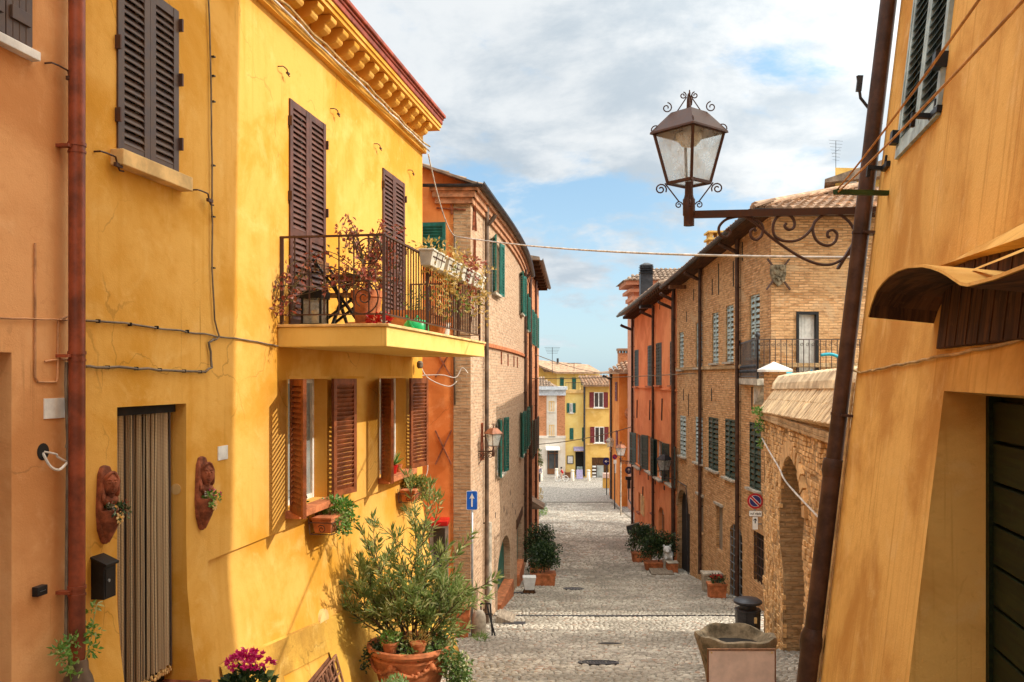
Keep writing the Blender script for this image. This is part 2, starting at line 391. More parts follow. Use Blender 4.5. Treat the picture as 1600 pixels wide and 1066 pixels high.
class MB:
    def __init__(s): s.v = []; s.f = []; s.m = []; s.mi = 0
    def add(s, vs, fs):
        b = len(s.v); s.v.extend(tuple(x) for x in vs)
        for f in fs: s.f.append(tuple(i + b for i in f)); s.m.append(s.mi)
    def poly(s, *ps): s.add(ps, [tuple(range(len(ps)))])
    def hexa(s, a, b):       # a: 4 bottom points (ccw seen from top), b: 4 top points
        s.add(list(a) + list(b), [(3, 2, 1, 0), (4, 5, 6, 7), (0, 1, 5, 4), (1, 2, 6, 5), (2, 3, 7, 6), (3, 0, 4, 7)])
    def fbox(s, F, u0, u1, v0, v1, n0, n1):
        s.hexa([F.p(u0, v0, n1), F.p(u0, v0, n0), F.p(u1, v0, n0), F.p(u1, v0, n1)],
               [F.p(u0, v1, n1), F.p(u0, v1, n0), F.p(u1, v1, n0), F.p(u1, v1, n1)])
    def box(s, x0, x1, y0, y1, z0, z1):
        s.hexa([V(x0, y0, z0), V(x1, y0, z0), V(x1, y1, z0), V(x0, y1, z0)], [V(x0, y0, z1), V(x1, y0, z1), V(x1, y1, z1), V(x0, y1, z1)])
    def frust(s, c, hx, hy, z0, z1, hx2, hy2, rot=0.0):
        cs, sn = math.cos(rot), math.sin(rot)
        def q(x, y, z): return V(c[0] + x * cs - y * sn, c[1] + x * sn + y * cs, c[2] + z)
        s.hexa([q(-hx, -hy, z0), q(hx, -hy, z0), q(hx, hy, z0), q(-hx, hy, z0)], [q(-hx2, -hy2, z1), q(hx2, -hy2, z1), q(hx2, hy2, z1), q(-hx2, hy2, z1)])
    def lbox(s, F, u0, u1, v0, v1, n0, n1, k=12):
        for i in range(k): s.fbox(F, u0 + (u1 - u0) * i / k, u0 + (u1 - u0) * (i + 1) / k, v0, v1, n0, n1)
    def prism(s, F, pts, n0, n1):
        k = len(pts)
        a = [F.p(u, v, n0) for u, v in pts]; b = [F.p(u, v, n1) for u, v in pts]
        s.add(a + b, [tuple(range(k - 1, -1, -1)), tuple(range(k, 2 * k))] + [(i, (i + 1) % k, k + (i + 1) % k, k + i) for i in range(k)])
    def tube(s, pts, r, seg=6, closed=False):
        pts = [Vector(p) for p in pts]; n = len(pts)
        if n < 2: return
        rr = r if isinstance(r, (list, tuple)) else [r] * n
        T = []
        for i in range(n):
            a = pts[i - 1] if (i or closed) else pts[0]; b = pts[(i + 1) % n] if (i < n - 1 or closed) else pts[-1]
            d = b - a; T.append(d.normalized() if d.length > 1e-9 else V(0, 0, 1))
        ref = V(0, 0, 1) if abs(T[0].z) < .9 else V(1, 0, 0)
        X = T[0].cross(ref).normalized(); vs = []
        for i in range(n):
            X = X - T[i] * X.dot(T[i])
            X = X.normalized() if X.length > 1e-6 else T[i].orthogonal().normalized()
            Y = T[i].cross(X)
            for k in range(seg):
                a = 2 * math.pi * k / seg
                vs.append(pts[i] + X * (rr[i] * math.cos(a)) + Y * (rr[i] * math.sin(a)))
        fs = []
        for i in range(n if closed else n - 1):
            j = (i + 1) % n
            for k in range(seg):
                l = (k + 1) % seg; fs.append((i * seg + k, i * seg + l, j * seg + l, j * seg + k))
        if not closed:
            fs.append(tuple(range(seg - 1, -1, -1))); fs.append(tuple((n - 1) * seg + k for k in range(seg)))
        s.add(vs, fs)
    def bar(s, a, b, w, h=None):
        a, b = Vector(a), Vector(b); d = (b - a).normalized(); h = h or w
        up = V(0, 0, 1) if abs(d.z) < .95 else V(0, 1, 0)
        x = d.cross(up).normalized() * (w / 2); y = d.cross(x).normalized() * (h / 2)
        s.hexa([a - x - y, a + x - y, a + x + y, a - x + y], [b - x - y, b + x - y, b + x + y, b - x + y])
    def lathe(s, c, prof, seg=20, sq=1.0, ang0=0.0):
        c = Vector(c); vs = []; n = len(prof)
        for r, z in prof:
            for k in range(seg):
                a = ang0 + 2 * math.pi * k / seg
                vs.append(c + V(r * math.cos(a), r * math.sin(a) * sq, z))
        fs = [(i * seg + k, i * seg + (k + 1) % seg, (i + 1) * seg + (k + 1) % seg, (i + 1) * seg + k) for i in range(n - 1) for k in range(seg)]
        fs.append(tuple(range(seg - 1, -1, -1))); fs.append(tuple((n - 1) * seg + k for k in range(seg)))
        s.add(vs, fs)
    def ell(s, c, r, ax=None, seg=12, rings=8):
        c = Vector(c); ax = ax or (V(1, 0, 0), V(0, 1, 0), V(0, 0, 1)); vs = []
        for i in range(rings + 1):
            t = math.pi * i / rings
            for k in range(seg):
                a = 2 * math.pi * k / seg
                vs.append(c + ax[0] * (r[0] * math.sin(t) * math.cos(a)) + ax[1] * (r[1] * math.sin(t) * math.sin(a)) - ax[2] * (r[2] * math.cos(t)))
        s.add(vs, [(i * seg + k, i * seg + (k + 1) % seg, (i + 1) * seg + (k + 1) % seg, (i + 1) * seg + k) for i in range(rings) for k in range(seg)])
    def disc(s, F, u, v, r, n0, n1, seg=24):
        s.prism(F, [(u + r * math.cos(2 * math.pi * k / seg), v + r * math.sin(2 * math.pi * k / seg)) for k in range(seg)], n0, n1)
    def leaves(s, P, D, L, W, fold=0.25, up=None):
        """P, D: (n,3) positions and directions; L, W: arrays; adds folded four-vertex leaves"""
        P = np.asarray(P, float); D = np.asarray(D, float); n = len(P)
        if n == 0: return
        D = D / (np.linalg.norm(D, axis=1, keepdims=True) + 1e-9)
        R = rng.normal(size=(n, 3)) if up is None else np.tile(np.array(up, float), (n, 1)) + rng.normal(size=(n, 3)) * .5
        S = np.cross(D, R); S /= np.linalg.norm(S, axis=1, keepdims=True) + 1e-9
        Nn = np.cross(S, D)
        L = np.broadcast_to(L, (n,))[:, None]; W = np.broadcast_to(W, (n,))[:, None]
        mid = P + D * L * .45 - Nn * L * .04
        q = np.stack([P, mid + S * W * .5 + Nn * W * fold, P + D * L - Nn * L * .16, mid - S * W * .5 + Nn * W * fold], 1).reshape(-1, 3)
        b = len(s.v); s.v.extend(map(tuple, q.tolist()))
        for i in range(n):
            k = b + 4 * i; s.f.append((k, k + 1, k + 2)); s.f.append((k, k + 2, k + 3)); s.m += [s.mi, s.mi]
    def build(s, name, mat, parent=None, smooth=False, bevel=0.0, org=None, label=None, autos=None):
        me = bpy.data.meshes.new(name)
        A = np.array(s.v, dtype=float).reshape(-1, 3)
        if parent is not None: O = ORI[parent.name]
        elif org is not None: O = Vector(org)
        else: O = Vector(((A[:, 0].min() + A[:, 0].max()) / 2, (A[:, 1].min() + A[:, 1].max()) / 2, A[:, 2].min()))
        B = A - np.array(O)
        me.from_pydata(B.tolist(), [], s.f)
        for mm in (mat if isinstance(mat, (list, tuple)) else [mat]): me.materials.append(mm)
        if any(s.m): me.polygons.foreach_set('material_index', s.m)
        uvl = me.uv_layers.new(name='UVMap')
        npl = len(me.polygons); nl = len(me.loops)
        nor = np.zeros(npl * 3); me.polygons.foreach_get('normal', nor); nor = nor.reshape(-1, 3)
        lt = np.zeros(npl, dtype=np.int32); me.polygons.foreach_get('loop_total', lt)
        vi = np.zeros(nl, dtype=np.int32); me.loops.foreach_get('vertex_index', vi)
        nr = np.repeat(nor, lt, axis=0); co = A[vi]
        h = np.stack([-nr[:, 1], nr[:, 0]], 1); hl = np.linalg.norm(h, axis=1, keepdims=True); h = h / np.maximum(hl, 1e-9)
        uu = (co[:, :2] * h).sum(1); flatm = np.abs(nr[:, 2]) > .75
        uvs = np.stack([np.where(flatm, co[:, 0], uu), np.where(flatm, co[:, 1], co[:, 2])], 1)
        uvl.data.foreach_set('uv', uvs.ravel())
        if smooth: me.polygons.foreach_set('use_smooth', [True] * npl)
        me.update()
        o = bpy.data.objects.new(name, me); COL.objects.link(o); ORI[o.name] = O
        if parent is not None:
            o.parent = parent
        else: o.location = O
        if label: o['label'] = label
        if bevel:
            b = o.modifiers.new('bevel', 'BEVEL'); b.width = bevel; b.segments = 2; b.limit_method = 'ANGLE'; b.angle_limit = math.radians(40)
        if autos:
            me.polygons.foreach_set('use_smooth', [True] * npl)
            me.set_sharp_from_angle(angle=math.radians(autos))
        return o


def tag(o, label, cat, group=None, kind=None):
    if label: o['label'] = label
    if cat: o['category'] = cat
    if group: o['group'] = group
    if kind: o['kind'] = kind
    return o


def thing(name, label, cat, loc, group=None):
    o = bpy.data.objects.new(name, None); o.empty_display_size = 0.2
    COL.objects.link(o); o.location = loc; ORI[o.name] = Vector(loc)
    return tag(o, label, cat, group)


def dup(o, loc, label, group=None):
    """copy of a thing with its parts and sub-parts, moved to loc"""
    def cp(a, par):
        c = a.copy(); COL.objects.link(c)
        if par is not None: c.parent = par
        for ch in list(a.children): cp(ch, c)
        return c
    r = cp(o, None); r.location = loc; ORI[r.name] = Vector(loc); r['label'] = label
    if group: r['group'] = group
    return r


_GY = [-60, -6, 0, 4, 6, 8, 10, 12, 14, 18, 22, 28, 34, 45, 60, 80, 90, 110, 900]
_GZ = [1, -.8, -1.6, -2.15, -2.55, -3.02, -3.55, -4.07, -4.50, -5.28, -5.90, -6.60, -7.22, -8.10, -8.92, -9.60, -9.75, -9.8, -9.8]
_fy = np.linspace(-60, 900, 9601)
_fz = np.convolve(np.pad(np.interp(_fy, _GY, _GZ), 10, mode='edge'), np.ones(21) / 21, 'valid')
def zg(y): return float(np.interp(y, _fy, _fz))
def gpt(x, y, dz=0.0): return V(x, y, zg(y) + dz)
def pxy(x, y, Y): return V((x - CX) / FPX * Y, Y, (HY - y) / FPX * Y)
def pX(x, Y): return (x - CX) / FPX * Y
def pZ(y, Y): return (HY - y) / FPX * Y


def spiral(F, u, v, r0, r1, a0, turns, n=0.0, k=22):
    return [F.p(u + (r0 + (r1 - r0) * i / k) * math.cos(a0 + turns * 2 * math.pi * i / k),
                v + (r0 + (r1 - r0) * i / k) * math.sin(a0 + turns * 2 * math.pi * i / k), n) for i in range(k + 1)]


def smooth_pts(pts, sub=4):
    pts = [Vector(p) for p in pts]; out = []
    for i in range(len(pts) - 1):
        a, b, c, d = pts[max(i - 1, 0)], pts[i], pts[i + 1], pts[min(i + 2, len(pts) - 1)]
        for k in range(sub):
            t = k / sub
            out.append(0.5 * ((2 * b) + (c - a) * t + (2 * a - 5 * b + 4 * c - d) * t * t + (3 * b - a - 3 * c + d) * t ** 3))
    out.append(pts[-1]); return out


def sag(a, b, s, k=24):
    a, b = Vector(a), Vector(b)
    return [a.lerp(b, i / k) - V(0, 0, 4 * s * (i / k) * (1 - i / k)) for i in range(k + 1)]


def wallsheet(mb, F, u0, u1, v0, v1, holes=(), nfun=None, step=None, lines_u=(), lines_v=(), vtop=None):
    """a wall face with openings; holes: (ua, ub, va, vb, depth, arched)"""
    us = {u0, u1, *lines_u}; vs = {v0, v1, *lines_v}
    for h in holes: us |= {h[0], h[1]}; vs |= {h[2], h[3]}
    if step:
        for a, b, S in ((u0, u1, us), (v0, v1, vs)):
            k = max(1, int((b - a) / step)); S |= {a + (b - a) * i / k for i in range(k + 1)}
    us = sorted(x for x in us if u0 - 1e-6 <= x <= u1 + 1e-6); vs = sorted(x for x in vs if v0 - 1e-6 <= x <= v1 + 1e-6)
    def clean(l):
        o = [l[0]]
        for x in l[1:]:
            if x - o[-1] > 1e-4: o.append(x)
        return o
    us, vs = clean(us), clean(vs)
    nf = nfun or (lambda u, v: 0.0)
    P = lambda u, v: F.p(u, v, nf(u, v))
    idx = {}; base = len(mb.v)
    def vid(i, j):
        if (i, j) not in idx:
            idx[(i, j)] = len(mb.v); v = vs[j]
            if vtop and j == len(vs) - 1: v = vtop(us[i])
            mb.v.append(tuple(P(us[i], v)))
        return idx[(i, j)]
    for i in range(len(us) - 1):
        for j in range(len(vs) - 1):
            uc, vc = (us[i] + us[i + 1]) / 2, (vs[j] + vs[j + 1]) / 2
            if any(h[0] < uc < h[1] and h[2] < vc < h[3] for h in holes): continue
            mb.f.append((vid(i, j), vid(i + 1, j), vid(i + 1, j + 1), vid(i, j + 1))); mb.m.append(mb.mi)
    for h in holes:
        ua, ub, va, vb, d = h[:5]; arch = h[5] if len(h) > 5 else 0
        vsp = vb
        if arch:
            r = (ub - ua) / 2; rise = min(r, (vb - va) * .5) if arch is True else arch; vsp = vb - rise; k = 10
            A = [(ua + (ub - ua) * (0.5 - 0.5 * math.cos(math.pi * i / k)), vsp + rise * math.sin(math.pi * i / k)) for i in range(k + 1)]
            for i in range(k):
                a, b = A[i], A[i + 1]
                mb.poly(P(*a), P(*b), P(b[0], vb), P(a[0], vb))
                mb.poly(F.p(*a, -d), F.p(*b, -d), P(*b), P(*a))
        else:
            mb.poly(P(ua, vb), P(ub, vb), F.p(ub, vb, -d), F.p(ua, vb, -d))
        k = 1 if not step else 6
        for i in range(k):
            a, b = va + (vsp - va) * i / k, va + (vsp - va) * (i + 1) / k
            mb.poly(P(ua, a), P(ua, b), F.p(ua, b, -d), F.p(ua, a, -d))
            mb.poly(P(ub, b), P(ub, a), F.p(ub, a, -d), F.p(ub, b, -d))
        mb.poly(P(ub, va), P(ua, va), F.p(ua, va, -d), F.p(ub, va, -d))


def louvre(mb, F, w, h, t=0.04, fr=0.07, pitch=0.055, mids=(0.5,), solid=False, inv=False, ef=.52):
    """one shutter leaf in frame F: stiles, rails, tilted slats"""
    mb.fbox(F, 0, fr, 0, h, 0, t); mb.fbox(F, w - fr, w, 0, h, 0, t)
    rails = [0.0] + [h * m_ - fr / 2 for m_ in mids] + [h - fr]
    for r in rails: mb.fbox(F, fr, w - fr, r + (.0 if r else .0), r + fr, 0.003, t - 0.003)
    for a, b in zip(rails[:-1], rails[1:]):
        lo, hi = a + fr, b; k = max(1, int(round((hi - lo) / pitch))); s_ = (hi - lo) / k
        for i in range(k):
            z = lo + (i + .5) * s_; e = s_ * ef; th = 0.006
            q = [(z - e, t - .002), (z - e + th, t), (z + e, .006), (z + e - th, .002)]
            if inv: q = [(v_, t - n_) for v_, n_ in q]
            mb.add([F.p(fr, v_, n_) for v_, n_ in q] + [F.p(w - fr, v_, n_) for v_, n_ in q], [(0, 1, 5, 4), (1, 2, 6, 5), (2, 3, 7, 6), (3, 0, 4, 7)])
    if solid: mb.fbox(F, fr * .5, w - fr * .5, fr * .5, h - fr * .5, 0.001, 0.004)


def coppi(mb, F, w, h, inside=None, pitch=0.21, tl=0.40, r=0.085, jit=0.012):
    """rows of half-round clay tiles over the roof plane F (U along the eave, W up the slope)"""
    nu, nv = int(w / pitch), int(h / tl) + 1
    for i in range(nu):
        for j in range(nv):
            u = (i + .5) * pitch; v = j * tl
            if inside and not inside(u, v + tl * .5): continue
            u += rnd.uniform(-jit, jit); l = min(tl * 1.12, h - v + .05); k = 5; vs = []
            r0, r1 = r * rnd.uniform(.95, 1.05), r * .82; dz = rnd.uniform(0, .012)
            for vv, rr, nn in ((v - .02 + rnd.uniform(-.015, .015), r0, .045 + dz), (v + l, r1, .012)):
                for a in range(k + 1):
                    an = math.pi * a / k
                    vs.append(F.p(u + rr * math.cos(an), vv, nn + rr * .85 * math.sin(an) - .03))
            fs = [(a, a + 1, k + 2 + a, k + 1 + a) for a in range(k)] + [tuple(range(k + 1))]
            mb.add(vs, fs)


def cable(name, pts, r, mat, label, cat='cable', group=None, seg=5, parent=None):
    b = MB(); b.tube(pts, r, seg)
    o = b.build(name, mat, parent, smooth=True)
    if parent is None: tag(o, label, cat, group)
    return o


def wallcable(name, F, pl, r, mat, label, n=0.012, wob=0.006, **kw):
    pts = []
    for i in range(len(pl) - 1):
        a, b = F.at(*pl[i], n), F.at(*pl[i + 1], n); k = max(2, int((b - a).length / 0.12))
        for j in range(k):
            pts.append(a.lerp(b, j / k) + F.W * rnd.uniform(-wob, wob) + F.U * rnd.uniform(-wob, wob) * .6 + F.N * rnd.uniform(0, wob))
    pts.append(F.at(*pl[-1], n))
    return cable(name, pts, r, mat, label, **kw)


def window(house, F, ua, ub, va, vb, depth=0.14, frm=None, glass=None, casing=None, sash=2, sillm=None, sill=True, leafs=None,
           shm=None, pitch=0.055, mids=(0.5,), trans=1, silld=0.12, sname='shutter', closed_n=0.015, fr=0.07, sillh=0.06, ef=.52):
    """window part of a house: frame with panes, sill and shutters (leafs = list of (side, angle))"""
    frm = frm or M_WHITE; glass = glass or M_GLASS
    b = MB(); t = 0.05; d0, d1 = -depth + .01, -depth + .06
    b.fbox(F, ua, ua + t, va, vb, d0, d1); b.fbox(F, ub - t, ub, va, vb, d0, d1)
    b.fbox(F, ua + t, ub - t, va, va + t, d0, d1 - .004); b.fbox(F, ua + t, ub - t, vb - t, vb, d0, d1 - .004)
    if sash == 2:
        c = (ua + ub) / 2; b.fbox(F, c - t * .7, c + t * .7, va + t, vb - t, d0, d1 + .004)
    for i in range(trans):
        z = va + (vb - va) * (i + 1) / (trans + 1)
        if trans > 0: b.fbox(F, ua + t, ub - t, z - .012, z + .012, d0 + .012, d1 - .012)
    wn = b.build('window', frm, house)
    g = MB(); g.poly(F.p(ua, va, d0 + .02), F.p(ub, va, d0 + .02), F.p(ub, vb, d0 + .02), F.p(ua, vb, d0 + .02)); g.build('pane', glass, wn)
    if sill:
        s_ = MB(); s_.fbox(F, ua - .07, ub + .07, va - sillh, va + .004, -.02, silld); s_.build('sill', sillm or M_CREAM, wn, bevel=.006)
    for side, ang in (leafs or []):
        wd = (ub - ua) / 2 - .002 if len(leafs) > 1 else (ub - ua); h = vb - va
        l = MB()
        if side == 'a': f2 = F.sub(ua, va, closed_n, ang)
        else: f2 = F.sub(ub, va, closed_n + (.035 if ang < 60 else 0), ang, True)
        louvre(l, f2, wd, h, .035, fr, pitch, mids, inv=(side == 'b'), ef=ef)
        o = l.build(sname, shm, wn)
    return wn


def rect(F, xa, xb, yt, yb, at='a', n=0.0):
    x = xa if at == 'a' else xb
    ua, ub = F.px(xa, yt, n)[0], F.px(xb, yt, n)[0]
    v1, v0 = F.px(x, yt, n)[1], F.px(x, yb, n)[1]
    return (min(ua, ub), max(ua, ub), v0, v1)


def pipe(house, F, u, v0, v1, r, mat, n=None, name='drainpipe', clips=1.8, top=None, foot=False):
    n = n or r + .035
    pts = [F.p(u, v0, n), F.p(u, v1, n)]
    if top: pts = pts[:1] + [F.p(u, v1 - .35, n), F.p(u, v1 - .15, n + .02)] + [F.p(u, v1 + .05, n + top * .8), F.p(u, v1 + .12, n + top)]
    b = MB(); b.tube(smooth_pts(pts, 4) if top else pts, r, 12)
    z = v0 + .6
    while z < v1 - .3:
        b.tube([F.p(u, z, n), F.p(u, z + .035, n)], r * 1.13, 12); b.fbox(F, u - r * .3, u + r * .3, z, z + .03, -.01, n); z += clips
    if foot: b.tube([F.p(u, v0 - .02, n), F.p(u, v0 + 1.0, n)], r * 1.25, 12)
    return b.build(name, mat, house, autos=40)


def prismhouse(mb, pts, z0, ztops, skip=(), slope=None):
    """plain sides of a building over footprint pts (ccw); skip: edges built elsewhere as facades"""
    k = len(pts)
    for i in range(k):
        if i in skip: continue
        a, b = pts[i], pts[(i + 1) % k]; za, zb = ztops[i], ztops[(i + 1) % k]
        mb.poly(V(*a, z0), V(*b, z0), V(*b, zb), V(*a, za))


def edge(pts, i):
    a, b = pts[i], pts[(i + 1) % len(pts)]
    F = Frame((a[0], a[1], 0), (b[0] - a[0], b[1] - a[1], 0)); F.len = math.hypot(b[0] - a[0], b[1] - a[1]); return F


def gutter(house, a, b, out, r=0.07, mat=None):
    m = MB(); a, b = Vector(a), Vector(b); d = (b - a).normalized(); o = Vector(out).normalized(); up = V(0, 0, 1)
    k = 6; vs = []
    for q in (a, b):
        for rr in (r, r * .85):
            for i in range(k + 1):
                an = math.pi + math.pi * i / k
                vs.append(q + o * (rr * math.cos(an)) + up * (rr * math.sin(an)))
    n = k + 1
    fs = [(i, i + 1, 2 * n + i + 1, 2 * n + i) for i in range(k)] + [(n + i + 1, n + i, 3 * n + i, 3 * n + i + 1) for i in range(k)]
    fs += [(0, n, 3 * n, 2 * n), (k, 2 * n + k, 3 * n + k, n + k)]
    fs += [(i + 1, i, n + i, n + i + 1) for i in range(k)] + [(2 * n + i, 2 * n + i + 1, 3 * n + i + 1, 3 * n + i) for i in range(k)]
    m.add(vs, fs); return m.build('gutter', mat or M_PIPEB, house)


def textmesh(s, size):
    c = bpy.data.curves.new('lettering', 'FONT'); c.body = s; c.size = size; c.align_x = 'CENTER'; c.align_y = 'CENTER'; c.extrude = 0.002; c.shear = 0.2
    c.offset = size * 0.02
    o = bpy.data.objects.new('lettering', c); COL.objects.link(o)
    dg = bpy.context.evaluated_depsgraph_get(); dg.update()
    me = bpy.data.meshes.new_from_object(o.evaluated_get(dg)); bpy.data.objects.remove(o)
    return me


def lettering(s, F, u, v, n, size, mat, parent):
    me = textmesh(s, size); me.name = 'lettering'
    O = ORI[parent.name]; q = F.p(u, v, n) - O
    M = Matrix((F.U, F.W, F.N)).transposed().to_4x4(); M.translation = q
    me.transform(M); me.materials.clear(); me.materials.append(mat)
    o = bpy.data.objects.new('lettering', me); COL.objects.link(o); o.parent = parent; ORI[o.name] = O
    return o


def cluster(mb, c, rad, n, L, W, flat=1.0, updir=0.3, rmin=0.35):
    d = rng.normal(size=(n, 3)); d /= np.linalg.norm(d, axis=1, keepdims=True)
    rr = rmin + (1 - rmin) * rng.random((n, 1)) ** .6
    P = np.array(c) + d * rr * np.array(rad)
    D = d * .8 + rng.normal(size=(n, 3)) * .6; D[:, 2] = D[:, 2] * flat + updir
    mb.leaves(P, D, L * rng.uniform(.7, 1.25, n), W * rng.uniform(.75, 1.2, n))

# ------------------------------------------------------------------ the setting: ground and street
b = MB()
ys = sorted(set([-60, -30, -12] + [y * .5 for y in range(-10, 240)] + [130, 160, 220, 400, 900])); xs = [-500, -60, -10, -4, 0, 4, 8, 12, 60, 500]
for i in range(len(ys) - 1):
    for j in range(len(xs) - 1):
        y0, y1, x0, x1 = ys[i], ys[i + 1], xs[j], xs[j + 1]
        b.poly(gpt(x0, y0, -.03), gpt(x1, y0, -.03), gpt(x1, y1, -.03), gpt(x0, y1, -.03))
tag(b.build('ground', M_GROUND, smooth=True, org=(0, 0, 0)), None, None, kind='structure')

LW = lambda y: (-3.94 + .168 * y) if y < 14.8 else (-.95 + .086 * (y - 19.0))       # left edge of the street
RW = lambda y: (1.28 + .2 * y) if y < 7 else (3.0 + .117 * y if y < 18.2 else 6.5)
b = MB(); b.mi = 0
for y in np.arange(6, 65, 1.0):
    b.poly(gpt(LW(y) - .6, y, -.012), gpt(RW(y) + .8, y, -.012), gpt(RW(y + 1) + .8, y + 1, -.012), gpt(LW(y + 1) - .6, y + 1, -.012))
b.mi = 1
y = 8.4
while y < 64:
    far = y > 30
    row = rnd.uniform(.075, .110) * (1.6 if far else 1.0); x = LW(y) - .45 + rnd.uniform(0, .1); xe = RW(y) + .5
    while x < xe:
        wd = rnd.uniform(.070, .145) * (1.6 if far else 1.0)
        if 21.93 < y < 22.18: break
        cx, cy = x + wd / 2, y + row / 2; hx, hy = wd / 2 - .007, row / 2 - .006
        cx += rnd.uniform(-.008, .008); cy += rnd.uniform(-.016, .016) + .06 * math.sin(cx * 1.3 + y * .35)
        a = rnd.uniform(-.16, .16); ca, sa = math.cos(a), math.sin(a); cc = .62
        tx, ty = rnd.uniform(-.10, .10), rnd.uniform(-.12, .12); dz = rnd.uniform(-.006, .006)
        o8 = [(-1, -cc), (-cc, -1), (cc, -1), (1, -cc), (1, cc), (cc, 1), (-cc, 1), (-1, cc)]
        z0 = zg(cy); sl_ = (zg(cy + .1) - zg(cy - .1)) / .2; top = []; low = []
        for p_, q_ in o8:
            p_ *= hx * rnd.uniform(.86, 1.04); q_ *= hy * rnd.uniform(.86, 1.04)
            X, Y = p_ * ca - q_ * sa, p_ * sa + q_ * ca
            low.append((cx + X, cy + Y, z0 + sl_ * Y - .016))
            top.append((cx + X * .80, cy + Y * .80, z0 + sl_ * Y + .006 + dz + X * tx + Y * ty))
        if far:
            b.add(low + top, [tuple(range(8, 16))] + [(i, (i + 1) % 8, 8 + (i + 1) % 8, 8 + i) for i in range(8)])
        else:
            b.add(low + top + [(cx, cy, z0 + .013 + dz)], [(8 + i, 8 + (i + 1) % 8, 16) for i in range(8)] + [(i, (i + 1) % 8, 8 + (i + 1) % 8, 8 + i) for i in range(8)])
        x += wd
    y += row
tag(b.build('street', [M_DIRT, M_COB], org=(0, 0, 0), smooth=True), None, None, kind='structure')

# drain channel, manholes, grates (each lies in the street)
b = MB()
for i in range(34):
    x0 = -.45 + i * .2
    if x0 > 6.3: break
    b.hexa([gpt(x0, 21.95, -.02), gpt(x0 + .196, 21.95, -.02), gpt(x0 + .196, 22.15, -.02), gpt(x0, 22.15, -.02)],
           [gpt(x0, 21.95, .008), gpt(x0 + .196, 21.95, .008), gpt(x0 + .196, 22.15, .008), gpt(x0, 22.15, .008)])
    for k in range(6):
        xx = x0 + .02 + k * .028
        b.hexa([gpt(xx, 21.98, .0), gpt(xx + .014, 21.98, .0), gpt(xx + .014, 22.12, .0), gpt(xx, 22.12, .0)], [gpt(xx, 21.98, .014), gpt(xx + .014, 21.98, .014), gpt(xx + .014, 22.12, .014), gpt(xx, 22.12, .014)])
tag(b.build('drain_channel', M_DKMET), 'long narrow iron drain channel running straight across the cobbled street', 'drain')


def manhole(x, Y, rx, ry, label, slots, group):
    t = thing('manhole_cover', label, 'manhole cover', gpt(x, Y, 0), group)
    sl_ = (zg(Y + .2) - zg(Y - .2)) / .4
    F = Frame(gpt(x, Y, .004), (1, 0, 0), (0, 1, sl_))
    r_ = MB(); k = 28
    el = lambda q, n: [F.p(rx * q * math.cos(2 * math.pi * i / k), ry * q * math.sin(2 * math.pi * i / k), n) for i in range(k)]
    A, B_, C_, D_ = el(1.08, -.02), el(1.08, .016), el(.95, .016), el(.95, .0)
    r_.add(A + B_ + C_ + D_, [(i + k * j, (i + 1) % k + k * j, (i + 1) % k + k * (j + 1), i + k * (j + 1)) for j in range(3) for i in range(k)])
    r_.build('rim', M_STONE if slots else M_DKMET, t)
    c_ = MB(); c_.add(el(.95, .006), [tuple(range(k))])
    if slots:
        for i in range(-7, 8):
            u = i * rx * .12; h = ry * .8 * math.sqrt(max(0, 1 - (u / rx) ** 2)); c_.fbox(F, u - rx * .035, u + rx * .035, -h, h, .0, .018)
    else:
        for i in range(-5, 6):
            for j in range(-5, 6):
                u, v = i * rx * .16, j * ry * .16
                if (u / rx) ** 2 + (v / ry) ** 2 < .75: c_.fbox(F, u - rx * .05, u + rx * .05, v - ry * .05, v + ry * .05, .0, .014)
    c_.build('lid', M_DKMET if not slots else M_BLACK, t)


manhole(1.36, 14.1, .30, .27, 'dark round manhole cover nearest the camera, in the shaded cobbles', False, 'covers in the street')
manhole(1.86, 17.0, .25, .22, 'slotted oval drain grate in the sunlit band of cobbles', True, 'covers in the street')
manhole(1.90, 27.6, .30, .26, 'small dark manhole cover farther down, level with the leafy planters', False, 'covers in the street')
for (x, Y, wx, wy, lab) in ((-.2, 22.9, .45, .12, 'flat grey stone slab in the pavement before the far green doorway'),
                            (.18, 26.6, .32, .16, 'small dark slab set in the pavement beside the white stool'),
                            (.05, 20.6, .26, .22, 'square sunken cover in the cobbles near the wooden ramp')):
    b = MB(); b.hexa([gpt(x - wx, Y - wy, -.02), gpt(x + wx, Y - wy, -.02), gpt(x + wx, Y + wy, -.02), gpt(x - wx, Y + wy, -.02)],
                     [gpt(x - wx, Y - wy, .018), gpt(x + wx, Y - wy, .018), gpt(x + wx, Y + wy, .018), gpt(x - wx, Y + wy, .018)])
    b.mi = 0; tag(b.build('paving_slab', M_DKMET if wx < .4 else M_STONE, bevel=.004), lab, 'slab')

# ------------------------------------------------------------------ left: peach house and yellow house
FL = Frame((-3.94, 0, 0), (.1657, .98618, 0))
uA = FL.px(126, 588)[0]; uB = FL.px(660, 588)[0]
LP = lambda u: FL.p(u, 0)

